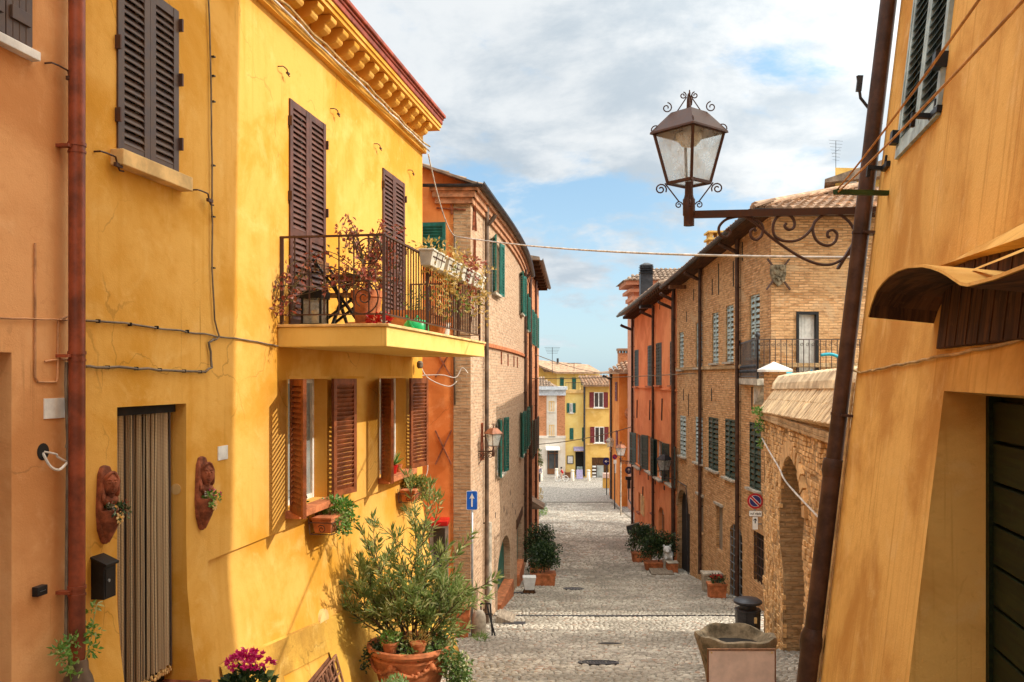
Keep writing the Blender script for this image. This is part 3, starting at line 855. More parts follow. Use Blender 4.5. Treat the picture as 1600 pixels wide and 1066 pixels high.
# ---- peach house
ph = thing('peach_house', 'peach stucco house at the left edge behind the copper downpipe', 'house', FL.p(4.6, -2.4))
uP0, uP1 = -4.0, uA - .004
dw = (-.2, FL.px(18, 700)[0], -4.0, FL.px(18, 551)[1], .30)
dw = (FL.px(18, 700)[0] - 1.1, FL.px(18, 700)[0], -4.0, FL.px(18, 551)[1], .30)
b = MB(); wallsheet(b, FL, uP0, uP1, -4.0, 7.0, [dw], step=.8)
a, c_ = FL.p(uP0, 0), FL.p(uP1, 0); back = [FL.p(uP1, 0, -8), FL.p(uP0, 0, -8)]
for q, r_ in ((c_, back[0]), (back[0], back[1]), (back[1], a)): b.poly(V(q.x, q.y, -4), V(r_.x, r_.y, -4), V(r_.x, r_.y, 7), V(q.x, q.y, 7))
b.build('wall', M_PEACH, ph)
b = MB(); b.hexa([a + V(0, 0, 7), c_ + V(0, 0, 7), back[0] + V(0, 0, 7), back[1] + V(0, 0, 7)], [V(q.x, q.y, 7.25) for q in (a, c_, back[0], back[1])]); b.build('roof', M_TILE, ph)
b = MB(); b.fbox(FL, dw[0], dw[1], dw[2], dw[3], -.34, -.28); b.build('door', M_WOODB, ph)
wr = rect(FL, -46, 42, -75, 78, 'b')
b = MB(); b.fbox(FL, wr[0], wr[1], wr[2], wr[2] + 1.45, -.12, .004); wn = b.build('window', M_DKBR, ph)
for i, (s0, s1) in enumerate(((wr[0], (wr[0] + wr[1]) / 2 - .004), ((wr[0] + wr[1]) / 2 + .004, wr[1]))):
    b = MB(); b.fbox(FL, s0, s1, wr[2] + .01, wr[2] + 1.45, .008, .04)
    for k in range(1, 4): b.fbox(FL, s0 + (s1 - s0) * k / 4 - .004, s0 + (s1 - s0) * k / 4 + .004, wr[2] + .01, wr[2] + 1.45, .038, .043)
    b.fbox(FL, s0 + .03, s1 - .03, wr[2] + .12, wr[2] + .2, .04, .058); b.fbox(FL, s1 - .03, s1 + .02, wr[2] + .35, wr[2] + .42, .01, .07)
    b.build('shutter', M_DKBR, wn, bevel=.003)
b = MB(); b.fbox(FL, wr[0] - .05, wr[1] + .05, wr[2] - .06, wr[2] - .002, -.02, .06); b.build('sill', M_WHITE, wn, bevel=.005)


def hook(house, F, x, y, s=1.0, name='shutter_hook', d=1):
    u, v = F.px(x, y); b = MB()
    pts = [F.p(u, v, -.01), F.p(u, v, .05), F.p(u + .05 * d * s, v, .06), F.p(u + .15 * d * s, v, .055), F.p(u + .17 * d * s, v - .05 * s, .055), F.p(u + .19 * d * s, v - .08 * s, .06), F.p(u + .23 * d * s, v - .075 * s, .06)]
    b.tube(pts, .0065 * max(1, s), 5); b.fbox(F, u + .14 * d * s, u + .21 * d * s, v - .06 * s, v - .035 * s, .045, .07)
    b.build(name, M_IRON, house)


hook(ph, FL, 70, 99)
b = MB()
for pl in (((55, 380), (55, 590), (60, 597), (88, 597), (90, 590), (91, 500), (105, 495)), ((70, 565), (80, 563), (106, 561))):
    b.tube([FL.at(x, y, .008) for x, y in pl], .007, 6)
b.build('plastered_conduit', M_CABLEO, ph)
b = MB(); b.tube([FL.at(104, 566, .03), FL.at(103, 600, .035), FL.at(106, 690, .035), FL.at(104, 700, .03)], .011, 6); b.tube([FL.at(106, 690, .035), FL.at(103, 1000, .03)], .011, 6); b.build('black_conduit', M_CABLE, ph)
u, v = FL.px(67, 706); b = MB(); b.disc(FL, u, v, .055, -.03, .003, 16); b.build('cable_hole', M_DARK, ph)
b = MB(); b.tube(smooth_pts([FL.p(u, v - .01, 0), FL.p(u - .01, v - .09, .06), FL.p(u + .06, v - .12, .07), FL.at(104, 724, .05)]), .009, 6)
b.tube(smooth_pts([FL.p(u + .01, v, 0), FL.p(u + .06, v - .02, .05), FL.at(90, 714, .05), FL.at(104, 722, .04)]), .007, 6); b.build('loose_cable', M_CABLEL, ph)
u0, u1, v0, v1 = rect(FL, 68, 100, 623, 655)
b = MB(); b.fbox(FL, u0, u1, v0, v1, -.01, .008); b.build('cover_plate', M_WHITE, ph, bevel=.002)
u0, u1, v0, v1 = rect(FL, 50, 66, 918, 933)
b = MB(); b.fbox(FL, u0, u1, v0, v1, -.01, .04); bz = b.build('doorbell', M_BLACK, ph, bevel=.004)
b = MB(); b.fbox(FL, u0 + .02, u1 - .02, v0 + .03, v1 - .03, .04, .044); b.build('name_plate', M_GREYM, bz)

# ---- yellow house
yh = thing('yellow_house', 'bright yellow stucco house with balcony on the left of the street', 'house', FL.p(9, -3.2))
ZT = 3.72
H = {}
H['w1'] = (FL.px(182, 240)[0], FL.px(277, 280)[0], 1.62, 2.96)
H['fa'] = (FL.px(451, 300)[0], FL.px(507, 300)[0], .53, 2.93)
H['fb'] = (FL.px(597, 300)[0], FL.px(631, 300)[0], .53, 2.93)
H['la'] = (FL.px(450, 600)[0], FL.px(511, 600)[0], -1.42, -.03)
H['lb'] = (FL.px(593, 600)[0], FL.px(634, 600)[0], -1.42, -.03)
H['door'] = (FL.px(183, 636)[0], FL.px(291, 636)[0], -2.52, -.225)
uG0, uG1 = FL.px(440, 1040, .16)[0], FL.px(514, 1040, .16)[0]
uE = FL.px(325, 880)[0]
zplt = lambda u: -2.63 - .10 * (u - 9.0)


def yflare(u, v):
    f = .0
    if v < -1.55: f += .30 * ((-1.55 - v) / 1.9) ** 1.6
    if u > uE and v < -1.606: f -= .035
    if u > uB - .8: f *= 1.0
    return f


holes = [(*H['w1'], .14), (*H['fa'], .16), (*H['fb'], .16), (*H['la'], .26), (*H['lb'], .26), (*H['door'], .20)]
b = MB(); wallsheet(b, FL, uA, uB, -5.6, ZT, holes, yflare, .35, (uE, uE + .006), (-1.6, -1.61, -1.75, -1.95))
q0, q1 = FL.p(uA, 0), FL.p(uB, 0); q2, q3 = FL.p(uB, 0, -9), FL.p(uA, 0, -9)
for i in range(12):
    v0, v1 = -5.6 + i * .44, -5.6 + (i + 1) * .44
    if i == 11: v1 = ZT
    n0, n1 = yflare(uB, v0), yflare(uB, v1)
    b.poly(FL.p(uB, v0, n0), FL.p(uB, v0, -9), FL.p(uB, v1, -9), FL.p(uB, v1, n1))
for a, c_ in ((q2, q3), (q3, q0)): b.poly(V(a.x, a.y, -5.6), V(c_.x, c_.y, -5.6), V(c_.x, c_.y, ZT), V(a.x, a.y, ZT))
b.build('wall', M_YEL, yh)
# rough plinth with basement grille
b = MB(); k = 24
gz0, gz1 = -4.6, zplt(uG0) - .22
def plin(u, v, n=.022): return FL.p(u, v, yflare(u, v) + n)
for i in range(k):
    a, c_ = uE + (uB - uE) * i / k, uE + (uB - uE) * (i + 1) / k
    ta, tc = zplt(a), zplt(c_)
    mid = (a + c_) / 2
    segs = [(0, .22), (.22, 1)]
    for s0, s1 in segs:
        if uG0 < mid < uG1 and s0 > 0: continue
        za0, zc0 = ta - (ta + 5.6) * s0, tc - (tc + 5.6) * s0; za1, zc1 = ta - (ta + 5.6) * s1, tc - (tc + 5.6) * s1
        if s0 == 0: za1, zc1 = ta - .34, tc - .34
        else: za0, zc0 = ta - .34, tc - .34
        b.poly(plin(a, za1), plin(c_, zc1), plin(c_, zc0), plin(a, za0))
    b.poly(plin(a, ta), plin(c_, tc), plin(c_, tc + .015, 0), plin(a, ta + .015, 0))
b.build('plinth', M_YELP, yh)
b = MB(); zt = lambda u: zplt(u) - .36 - .22 * (uG1 - u)
b.poly(plin(uG0 - .1, -5, .006), plin(uG1 + .1, -5, .006), plin(uG1 + .1, zt(uG1), .006), plin(uG0 - .1, zt(uG0), .006)); gr = b.build('basement_window', paint('rusty backing', (.15, .06, .03), .9, var=.5), yh)
b = MB()
k = 11
for i in range(k + 1):
    u = uG0 + (uG1 - uG0) * i / k; b.tube([plin(u, zt(u) - .02, .05), plin(u, -4.8, .05)], .011, 5)
    if i < k: b.tube([plin(u, zt(u) - .25, .05), plin(u + (uG1 - uG0) / k, zt(u) - .95, .05)], .008, 5); b.tube([plin(u + (uG1 - uG0) / k, zt(u) - .25, .05), plin(u, zt(u) - .95, .05)], .008, 5)
    if i < k:
        um = u + (uG1 - uG0) / k / 2
        b.tube([plin(um + .05 * math.cos(t_), zt(um) - .12 + .06 * math.sin(t_), .05) for t_ in np.linspace(0, 6.28, 10)], .007, 4)
for dz in (.03, .22, 1.0): b.tube([plin(uG0, zt(uG0) - dz, .05), plin(uG1, zt(uG1) - dz, .05)], .013, 5)
b.build('grille', paint('rusty iron', (.24, .11, .06), .8, var=.4), gr)

window(yh, FL, *H['w1'], depth=.12, leafs=[('a', 0), ('b', 0)], shm=M_DKBR, pitch=.058, mids=(), silld=.10, fr=.075, closed_n=-.02, sillh=.11)
for key in ('fa', 'fb'):
    window(yh, FL, *H[key], depth=.13, sill=False, leafs=[('a', 0), ('b', 0)], shm=M_BRSH, pitch=.062, mids=(.42,), fr=.075, closed_n=-.015)
for key, mt in (('la', 0), ('lb', 1)):
    window(yh, FL, *H[key], depth=.22, sillm=M_TERRA, leafs=[('a', 143 if key == 'la' else 150), ('b', 171)], shm=M_RBSH, pitch=.055, mids=(), silld=.16, glass=M_GLASSL, trans=0, fr=.07, closed_n=.055, sillh=.07)
# shutter fittings
for (x, y) in ((147, 237), (300, 297)): hook(yh, FL, x, y, 1.1)
for (x, y) in ((434, 104), (516, 170), (584, 225), (637, 266)): hook(yh, FL, x, y, .7)
for key in ('w1', 'fa', 'fb'):
    b = MB(); h = H[key]
    for u in (h[0] - .02, h[1] + .0):
        for f_ in (.16, .55, .88): b = MB(); b.fbox(FL, u, u + .02, h[2] + (h[3] - h[2]) * f_, h[2] + (h[3] - h[2]) * f_ + .10, -.01, .045); b.build('hinge', M_IRON, yh)
# curtain rail box over the door, door step and back of the doorway
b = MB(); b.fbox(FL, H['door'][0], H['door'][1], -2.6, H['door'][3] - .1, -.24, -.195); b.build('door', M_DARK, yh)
b = MB(); b.fbox(FL, H['door'][0] - .02, H['door'][1] + .06, -3.2, -2.515, -.2, .2); b.build('doorstep', M_TERRAD, yh, bevel=.012)
u, v = FL.px(277, 772); b = MB()
Fj = Frame(FL.p(H['door'][1] - .001, 0, 0), -FL.N); b.disc(Fj, .09, v + .02, .045, -.006, .012, 18); b.disc(Fj, .09, v + .02, .012, .012, .02, 10); b.build('bell_push', M_CREAM, yh)
u0, u1, v0, v1 = rect(FL, 340, 355, 698, 720); b = MB(); b.fbox(FL, u0, u1, v0, v1, -.01, .008); b.build('house_tile', M_WHITE, yh, bevel=.002)
u, v = FL.px(503, 970, .1); b = MB(); nn = yflare(u, v); b.disc(FL, u, v, .13, nn - .03, nn + .022, 24); b.disc(FL, u + .03, v - .03, .016, nn + .02, nn + .028, 10); b.build('vent_cover', M_CREAM, yh)
# cornice with corbels, soffit, gutter board
ov = .29; zc0 = 4.02
b = MB(); b.fbox(FL, uA - .0, uB, ZT - .075, ZT + .0, -.02, .07); b.fbox(FL, uA, uB, ZT, zc0, -.05, .01); b.fbox(FL, uA, uB + .03, zc0, zc0 + .05, -.3, ov)
b.fbox(FL, uA, uB + .05, zc0 + .05, zc0 + .10, -.3, ov + .02)
b.build('cornice', M_YEL, yh)
u = uA + .2
while u < uB - .1:
    b = MB()
    pr = [(.012, zc0 - .002), (.25, zc0 - .002), (.27, zc0 - .03), (.262, zc0 - .07), (.215, zc0 - .10), (.195, zc0 - .105), (.20, zc0 - .135), (.175, zc0 - .165), (.12, zc0 - .185), (.07, zc0 - .19), (.04, zc0 - .23), (.012, zc0 - .25)]
    Fc = Frame(FL.p(u, 0, 0), FL.N); b.prism(Fc, pr[::-1], -.085, .085)
    b.build('corbel', M_YEL, yh, bevel=.012); u += .385
M_RBOARD = paint('brown red gutter board', (.30, .06, .030), 0.6, var=0.35, scale=5)
b = MB(); b.fbox(FL, uA, uB + .06, zc0 + .10, zc0 + .17, -.3, ov + .04); b.fbox(FL, uA, uB + .07, zc0 + .17, zc0 + .205, -.3, ov + .06); b.fbox(FL, uA, uB + .08, zc0 + .205, zc0 + .26, -.3, ov + .09)
b.build('gutter', M_RBOARD, yh, bevel=.012)
F2 = Frame(FL.p(uA, zc0 + .26, ov), FL.U, FL.W * .42 - FL.N)
b = MB(); b.hexa([FL.p(uA, zc0 + .25, ov + .04), FL.p(uB + .1, zc0 + .25, ov + .04), FL.p(uB + .1, zc0 + 2.2, -4.5), FL.p(uA, zc0 + 2.2, -4.5)],
                 [FL.p(uA, zc0 + .30, ov + .04), FL.p(uB + .1, zc0 + .30, ov + .04), FL.p(uB + .1, zc0 + 2.25, -4.5), FL.p(uA, zc0 + 2.25, -4.5)])
b.hexa([FL.p(uA, zc0 + .29, -9.4), FL.p(uB + .1, zc0 + .29, -9.4), FL.p(uB + .1, zc0 + 2.2, -4.5), FL.p(uA, zc0 + 2.2, -4.5)],
       [FL.p(uA, zc0 + .34, -9.4), FL.p(uB + .1, zc0 + .34, -9.4), FL.p(uB + .1, zc0 + 2.25, -4.5), FL.p(uA, zc0 + 2.25, -4.5)])
coppi(b, F2, uB - uA, 4.6, lambda u, v: v > .5)
b.poly(FL.p(uB, ZT, 0), FL.p(uB, ZT, -9), FL.p(uB, zc0 + .3, -9), FL.p(uB, zc0 + 2.2, -4.5), FL.p(uB, zc0 + .3, 0))
b.build('roof', M_TILE, yh)
# balcony
uK0, uK1 = FL.px(434, 505)[0], FL.px(434, 505)[0] + 4.98
bd = 1.16; zb = .53
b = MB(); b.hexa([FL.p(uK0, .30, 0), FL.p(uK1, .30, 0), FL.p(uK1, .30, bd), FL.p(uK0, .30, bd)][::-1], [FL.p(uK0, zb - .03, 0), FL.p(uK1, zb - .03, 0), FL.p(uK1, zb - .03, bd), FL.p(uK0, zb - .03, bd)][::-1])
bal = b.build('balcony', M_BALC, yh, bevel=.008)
b = MB(); b.fbox(FL, uK0 - .02, uK1 + .02, zb - .028, zb, .002, bd + .025); b.build('balcony_floor', M_CREAM, bal, bevel=.004)
b = MB(); zr0, zr1 = zb + .10, zb + .90; n1 = bd - .05; ua_, ub_ = uK0 + .06, uK1 - .12
P_ = FL.p
for z, t in ((zr1, .02), (zr0, .013)):
    b.bar(P_(ua_, z, .0), P_(ua_, z, n1), .035, t); b.bar(P_(ua_, z + .001, n1), P_(ub_, z + .001, n1), .035, t); b.bar(P_(ub_, z, n1), P_(ub_, z, 0), .035, t)
for (u, n) in ((ua_, .02), (ua_, n1), (ub_, n1), (ub_, .02), (ua_ + 1.67, n1), (ua_ + 3.3, n1)): b.bar(P_(u, zb, n), P_(u, zr1, n), .03)
for i in range(1, 7): b.bar(P_(ua_, zr0, n1 * i / 7), P_(ua_, zr1, n1 * i / 7), .014); b.bar(P_(ub_, zr0, n1 * i / 7), P_(ub_, zr1, n1 * i / 7), .014)
k = 44
for i in range(1, k):
    u = ua_ + (ub_ - ua_) * i / k
    b.bar(P_(u, zr0, n1), P_(u, zr1, n1), .014)
    if i % 11 == 5:
        Fk = Frame(P_(u, zb + .5, n1), FL.U)
        for d_ in (1, -1):
            b.tube(spiral(Fk, .0, .18 * d_, .012, .07, 0, 1.4 * d_), .007, 4); b.tube(spiral(Fk, .0, .05 * d_, .012, .05, 3.1, 1.3 * d_), .007, 4)
Fn = Frame(P_(ua_, zb, 0), FL.N)
b.tube([Fn.p(.88 + .17 * math.cos(t_), .27 + .17 * math.sin(t_)) for t_ in np.linspace(0, 6.28, 22)], .008, 5)
b.tube([Fn.p(.95 + .13 * math.cos(t_), .74 + .13 * math.sin(t_)) for t_ in np.linspace(0, 6.28, 22)], .008, 5)
b.tube(spiral(Fn, .90, .27, .02, .10, .5, 1.6), .007, 4)
b.build('railing', M_IRON, bal)
# strip of peeled lip patches under the balcony
b = MB(); b.fbox(FL, H['fa'][0] - .0, H['fb'][1] + .2, -.03 + .0, .0, -.01, .004); b.build('lintel_line', M_YEL, yh)

# ---- copper downpipe between the two houses
b = MB()
uq = FL.px(118, 588, .08)[0]
pts = [FL.p(uq, 7, .09), FL.p(uq, -2.05, .09)]
b.tube(pts, .052, 16)
for y in (228, 554, 921):
    v = FL.px(118, y, .09)[1]; b.tube([FL.p(uq, v, .09), FL.p(uq, v + .022, .09)], .058, 16); b.tube([FL.p(uq, v - .045, .09), FL.p(uq, v - .03, .09)], .057, 16); b.fbox(FL, uq - .09, uq - .04, v - .02, v, -.01, .09)
pp = thing('downpipe', 'copper brown downpipe between the peach house and the yellow house', 'downpipe', FL.p(uq, -3, .09))
b.build('pipe', M_PIPE, pp, autos=40)
b = MB(); b.lathe(FL.p(uq, 0, .10), [(.055, -1.86), (.062, -1.88), (.064, -1.93), (.088, -1.98), (.10, -2.03), (.088, -2.09), (.074, -2.12), (.08, -2.14), (.074, -2.17), (.072, -3.3)], 18); b.build('cast_iron_foot', M_PIPEB, pp, autos=40)

# ------------------------------------------------------------------ left: brick house with the orange gable
Bd = Vector((.086, .9963, 0)).normalized()
bA = Vector((-.88, 19.0, 0)); bB = bA + Bd * 17.2
bp = [(bA.x, bA.y), (bB.x, bB.y), (bB.x - 9, bB.y + .8), (bA.x - 9, bA.y + .1)]
FB = edge(bp, 0); FB.__class__ = BowFrame; FB.ln, FB.amp, FB.BN = FB.len, .24, FB.N; FG = edge(bp, 3)                 # street front, gable end facing the camera
bh = thing('brick_house', 'buff brick house with orange gable end and green shutters', 'house', (bA.x, bA.y + 2, zg(21)))
zeB = 3.95
R = lambda *a, **k: rect(FB, *a, **k)
hol = []
WB = [R(760, 768, 370, 468), R(801, 806, 425, 500), R(817, 820.5, 460, 522),
      R(768, 773, 655, 762), R(801, 805.5, 645, 744), R(816, 819, 640, 728), R(823, 825.5, 635, 712)]
# widths along a receding wall: widen to real windows
WB2 = []
for i, (ua, ub, va, vb) in enumerate(WB):
    c = (ua + ub) / 2; wd = .95; h = 1.35 if i < 3 else 1.45
    WB2.append((c - wd / 2, c + wd / 2, vb - h, vb))
uD = R(768, 786, 841, 955); uD2 = R(796, 806, 820, 935)
dA = (uD[0] - .05, uD[0] + 2.9, -6.3, FB.px(775, 842)[1], .20, .8)
dB = (uD2[0], uD2[0] + 2.4, -6.6, FB.px(801, 815)[1], .15)
hol = [(a, c, d, e, .2) for a, c, d, e in WB2] + [dA, dB]
slit = []
b = MB(); wallsheet(b, FB, 0, FB.len, -9, zeB, hol, step=.9)
prismhouse(b, bp, -9, [zeB] * 4, skip=(0, 3))
ug = FG.len
b.poly(FG.p(ug - .46, -9, 0), FG.p(ug, -9, 0), FG.p(ug, zeB, 0), FG.p(ug - .46, zeB, 0))
b.build('wall', M_BRA, bh)
b = MB(); b.fbox(FG, ug - .36, ug + .003, -9, zeB - .02, -.2, .012); b.build('corner_pier', M_BRQ, bh)
# orange gable wall
wG = rect(FG, 652, 672, 348, 400); wG = (ug - 2.6, ug - 1.55, wG[2], wG[3] - .02)
b = MB(); wallsheet(b, FG, 0, ug - .36, -9, zeB, [(*wG, .2)], step=1.5)
b.poly(FG.p(0, zeB, 0), FG.p(ug - .0, zeB, 0), FG.p(ug, zeB + .12, 0), FG.p(4.5, zeB + 1.75, 0), FG.p(0, zeB + .2, 0))
b.build('gable_wall', M_ORG, bh)
window(bh, FG, *wG, leafs=[('b', 172)], shm=M_GRSH, sill=False, frm=M_WOODB)
b = MB(); b.fbox(FG, wG[0] - .1, wG[1] + .05, wG[3] + .0, wG[3] + .05, 0, .22); b.fbox(FG, wG[0] - .1, wG[1] + .05, wG[3] + .05, wG[3] + .14, 0, .16); b.build('window_hood', M_PIPEB, bh)
for i, (ua, ub, va, vb) in enumerate(WB2):
    sp = [('a', 166), ('b', 172)]
    window(bh, FB, ua, ub, va, vb, leafs=sp, shm=M_GRSH, pitch=.075, mids=(), sillm=M_STONE, closed_n=.05, trans=0)
# cornice, eaves, roof, gutter
b = MB(); b.lbox(FB, -.10, FB.len, zeB - .30, zeB - .18, -.02, .06); b.lbox(FB, -.14, FB.len, zeB - .18, zeB - .05, -.02, .11); b.lbox(FB, -.20, FB.len, zeB - .05, zeB + .05, -.02, .17)
b.fbox(FG, ug - .75, ug + .06, zeB - .30, zeB - .18, .001, .10); b.fbox(FG, ug - .80, ug + .11, zeB - .18, zeB - .05, .001, .18); b.fbox(FG, ug - .85, ug + .168, zeB - .05, zeB + .049, .001, .26)
b.build('brick_cornice', M_TERRAD if False else paint('cornice brick', (.52, .25, .13), .9, var=.35, scale=5), bh, bevel=.01)
F2 = Frame(FB.p(0, zeB + .08, .22), FB.U, FB.W * .36 - FB.N); F2.__class__ = BowFrame; F2.ln, F2.amp, F2.BN = FB.len, .24, FB.N
b = MB(); h = 5.2; L_ = FB.len
b.lbox(F2, -.3, L_, 0, h, -.05, 0)
coppi(b, F2, L_, h, pitch=.22)
b.build('roof', M_TILED, bh)
for i in range(10): gutter(bh, FB.p(-.35 + (FB.len + .35) * i / 10, zeB + .10, .26), FB.p(-.35 + (FB.len + .35) * (i + 1) / 10, zeB + .10, .26), FB.N, .075, M_DKMET)
gutter(bh, FG.p(ug - 1.0, zeB + .06, .30), FG.p(ug + .26, zeB + .06, .30), FG.N, .06, M_DKMET)
# string course, slits, irons, pipes
b = MB(); z = FB.px(760, 541)[1]; b.lbox(FB, .6, FB.len, z - .05, z + .05, -.02, .06); b.build('string_course', M_TERRA, bh, bevel=.012)
for (x, y) in ((772, 559), (781, 562), (790, 564), (796, 566)):
    u, v = FB.px(x, y); b = MB(); b.fbox(FB, u - .03, u + .03, v - .18, v + .16, -.01, .03); b.build('wall_tie', M_TERRAD, bh)
for (x, y) in ((738, 330), (738, 405), (747, 690)):
    u, v = FB.px(x, y); b = MB(); Fk = FB
    b.bar(FB.p(u - .10, v - .42, .03), FB.p(u + .10, v + .42, .03), .05, .03); b.bar(FB.p(u + .10, v - .42, .045), FB.p(u - .10, v + .42, .045), .05, .03); b.build('iron_anchor', M_TERRAD, bh)
for (x, y, s) in ((693, 699, 1.0), (693, 568, .8)):
    u, v = FG.px(x, y); b = MB()
    b.bar(FG.p(u - .17, v - .36 * s, .03), FG.p(u + .17, v + .36 * s, .03), .05, .03); b.bar(FG.p(u + .17, v - .36 * s, .045), FG.p(u - .17, v + .36 * s, .045), .05, .03); b.build('iron_anchor', M_TERRAD, bh)
b = MB(); b.bar(FG.at(682, 325, .03), FG.at(728, 328, .03), .04, .025); b.bar(FG.at(703, 290, .04), FG.at(706, 335, .04), .04, .025); b.build('iron_anchor', M_TERRAD, bh)
for i, (x, y) in enumerate(((780, 800), (776, 795), (788, 790), (793, 800), (812, 790), (785, 770), (765, 805))):
    u, v = FB.px(x, y); b = MB(); b.fbox(FB, u - .05, u + .05, v - .07, v + .07, -.02, .003); b.build('putlog_hole', M_DARK, bh)
pipe(bh, FB, FB.px(750, 588)[0], -6.0, zeB - .35, .05, M_PIPEB, top=.2, clips=2.0)
pipe(bh, FB, FB.px(810, 588)[0], -6.6, zeB - .35, .05, M_PIPED, top=.2)
b = MB(); u = FB.px(752, 900)[0]; b.tube([FB.p(u, -6.0, .09), FB.p(u, -3.4, .09)], .075, 12); b.build('cast_iron_foot', M_STONE, bh)
# doors
b = MB(); b.fbox(FB, dA[0], dA[1], dA[2], dA[3], -.26, -.185); b.build('door', M_GRSH, bh)
b = MB(); b.fbox(FB, dB[0], dB[1], dB[2], dB[3], -.2, -.135); b.build('door', M_GRSH, bh)
b = MB(); b.fbox(FB, dB[0] - .3, dB[1] + .3, dB[3], dB[3] + .28, -.05, .03); b.build('lintel', M_BOARD, bh)
b = MB(); b.fbox(FB, dA[0], dA[1], -7, zg(22.5) + .09, -.5, .10); b.build('doorstep', M_TERRA, bh, bevel=.01); b = MB(); b.fbox(FB, dB[0], dB[1], -7, zg(26) + .12, -.4, .08); b.build('doorstep', M_TERRA, bh, bevel=.01)
# shop door in the gable with a red canopy
u0, u1, v0, v1 = rect(FG, 668, 703, 808, 816)
b = MB(); b.fbox(FG, u0, u1, v0, v1, .0, .55); b.build('red_canopy', M_REDAW, bh, bevel=.02)
b = MB(); b.fbox(FG, u0 + .05, u1 - .03, -6.2, v0, -.01, .05); dd = b.build('door', M_GREYM, bh)
b = MB(); b.fbox(FG, u0 + .13, u1 - .1, v0 - 1.2, v0 - .12, .05, .056); b.build('pane', M_GLASS, dd)

# second and third house farther along on the left
cA = bB + Vector((.03, .3, 0)); cB = cA + Vector((.07, .9975, 0)) * 11.5
cp = [(cA.x, cA.y), (cB.x, cB.y), (cB.x - 8, cB.y), (cA.x - 8, cA.y)]
FC = edge(cp, 0); zeC = 4.7
ch = thing('row_house', 'narrow brown row house with deep dark eaves beyond the brick house', 'house', (cA.x - 1, cA.y + 4, zg(40)))
b = MB(); wallsheet(b, FC, 0, FC.len, -10, zeC, [], step=1.5); prismhouse(b, cp, -10, [zeC] * 4, skip=(0,)); b.build('wall', M_BRF, ch)
b = MB(); b.hexa([FC.p(-.3, zeC, -8.3), FC.p(FC.len + .3, zeC, -8.3), FC.p(FC.len + .3, zeC, .5), FC.p(-.3, zeC, .5)][::-1], [FC.p(-.3, zeC + .9, -4), FC.p(FC.len + .3, zeC + .9, -4), FC.p(FC.len + .3, zeC + .12, .5), FC.p(-.3, zeC + .12, .5)][::-1]); b.build('roof', M_TILED, ch)
for i in range(9):
    b = MB(); u = .2 + i * 1.35; b.fbox(FC, u, u + .14, zeC - .16, zeC - .004, 0, .47); b.build('rafter', M_DARK if False else M_BOARD, ch)
gutter(ch, FC.p(-.3, zeC + .05, .56), FC.p(FC.len + .3, zeC + .05, .56), FC.N, .09, M_PIPEB)
for u in (1.5, 4.2, 7.0): window(ch, FC, u, u + .9, 1.4, 2.9, leafs=[('a', 168), ('b', 172)], shm=M_GRSH, pitch=.1, mids=(), closed_n=.05, sill=False, trans=0); window(ch, FC, u, u + .9, -3.6, -2.0, leafs=[('a', 168), ('b', 172)], shm=M_DGSH, pitch=.1, mids=(), closed_n=.05, sill=False, trans=0)
pipe(ch, FC, .25, -9.2, zeC - .2, .07, M_PIPED); pipe(ch, FC, 5.9, -9.2, zeC - .2, .06, M_BRSH)
b = MB(); Fd = FC; u, v = FC.px(826, 793); 
b.hexa([FC.p(1.2, v - .12, 0), FC.p(2.6, v - .12, 0), FC.p(2.6, v - .12, .62), FC.p(1.2, v - .12, .62)][::-1], [FC.p(1.2, v + .3, 0), FC.p(2.6, v + .3, 0), FC.p(2.6, v - .06, .62), FC.p(1.2, v - .06, .62)][::-1]); b.build('door_canopy', M_TILED, ch)

# ------------------------------------------------------------------ right: ochre house with leaning front
nh = Vector((.98058, -.19612, 0))
FR = Frame((1.28, 0, 0), (-.19612, -.98058, 0), nh * .1126 + Vector((0, 0, 1)))   # U runs towards the camera
rh = thing('ochre_house', 'ochre yellow house with leaning front at the right edge', 'house', (3.5, 3.5, -2.3))
uC = FR.px(1338, 588)[0]                     # far corner
uN = 4.0
dR = (FR.px(1475, 611)[0], FR.px(1475, 611)[0] + 1.75, -4.0, FR.px(1475, 611)[1], .95)
wv = FR.px(1405, 248); wv2 = FR.px(1468, 177)
wR = (wv[0], wv2[0], wv[1], wv[1] + 1.5)
b = MB(); wallsheet(b, FR, uC, uN, -4.6, 8.2, [dR, (*wR, .1)], step=.7)
def rp(u, v): return FR.p(u, v)
tl, tr = FR.p(uC, 8.2), FR.p(uN, 8.2); bl, br = FR.p(uC, -4.6), FR.p(uN, -4.6); dx = Vector((9, -1.8, 0))
b.poly(bl, tl, tl + dx, bl + dx); b.poly(br, br + dx, tr + dx, tr); b.poly(bl + dx, tl + dx, tr + dx, br + dx)
b.build('wall', M_RYEL, rh)
b = MB(); b.hexa([tl - dx * .08 + V(0, .5, 0), tr - dx * .08, tr + dx, tl + dx + V(0, .5, 0)], [tl - dx * .08 + V(0, .5, .12), tr - dx * .08 + V(0, 0, .12), tr + dx + V(0, 0, .9), tl + dx + V(0, .5, .9)]); b.build('roof', M_TILED, rh)
# door of horizontal boards
dd0 = FR.px(1475, 611)
b = MB(); k = 0; z = dR[3] - .02
Fd = Frame(FR.p(0, dR[3], -.225) - Vector((0, 0, dR[3])), FR.U, (0, 0, 1))
while z > -3.2:
    b.fbox(Fd, dR[0] + .012, dR[1] - .012, z - .195, z - .008, -.04, .012); z -= .203
b.fbox(Fd, dR[0], dR[1], -4, dR[3], -.06, -.035); b.build('door', M_DOORG, rh, bevel=.006)
b = MB(); b.fbox(Fd, dR[0], dR[0] + .05, -4, dR[3], -.03, .03); b.build('door_frame', M_DOORG, rh)
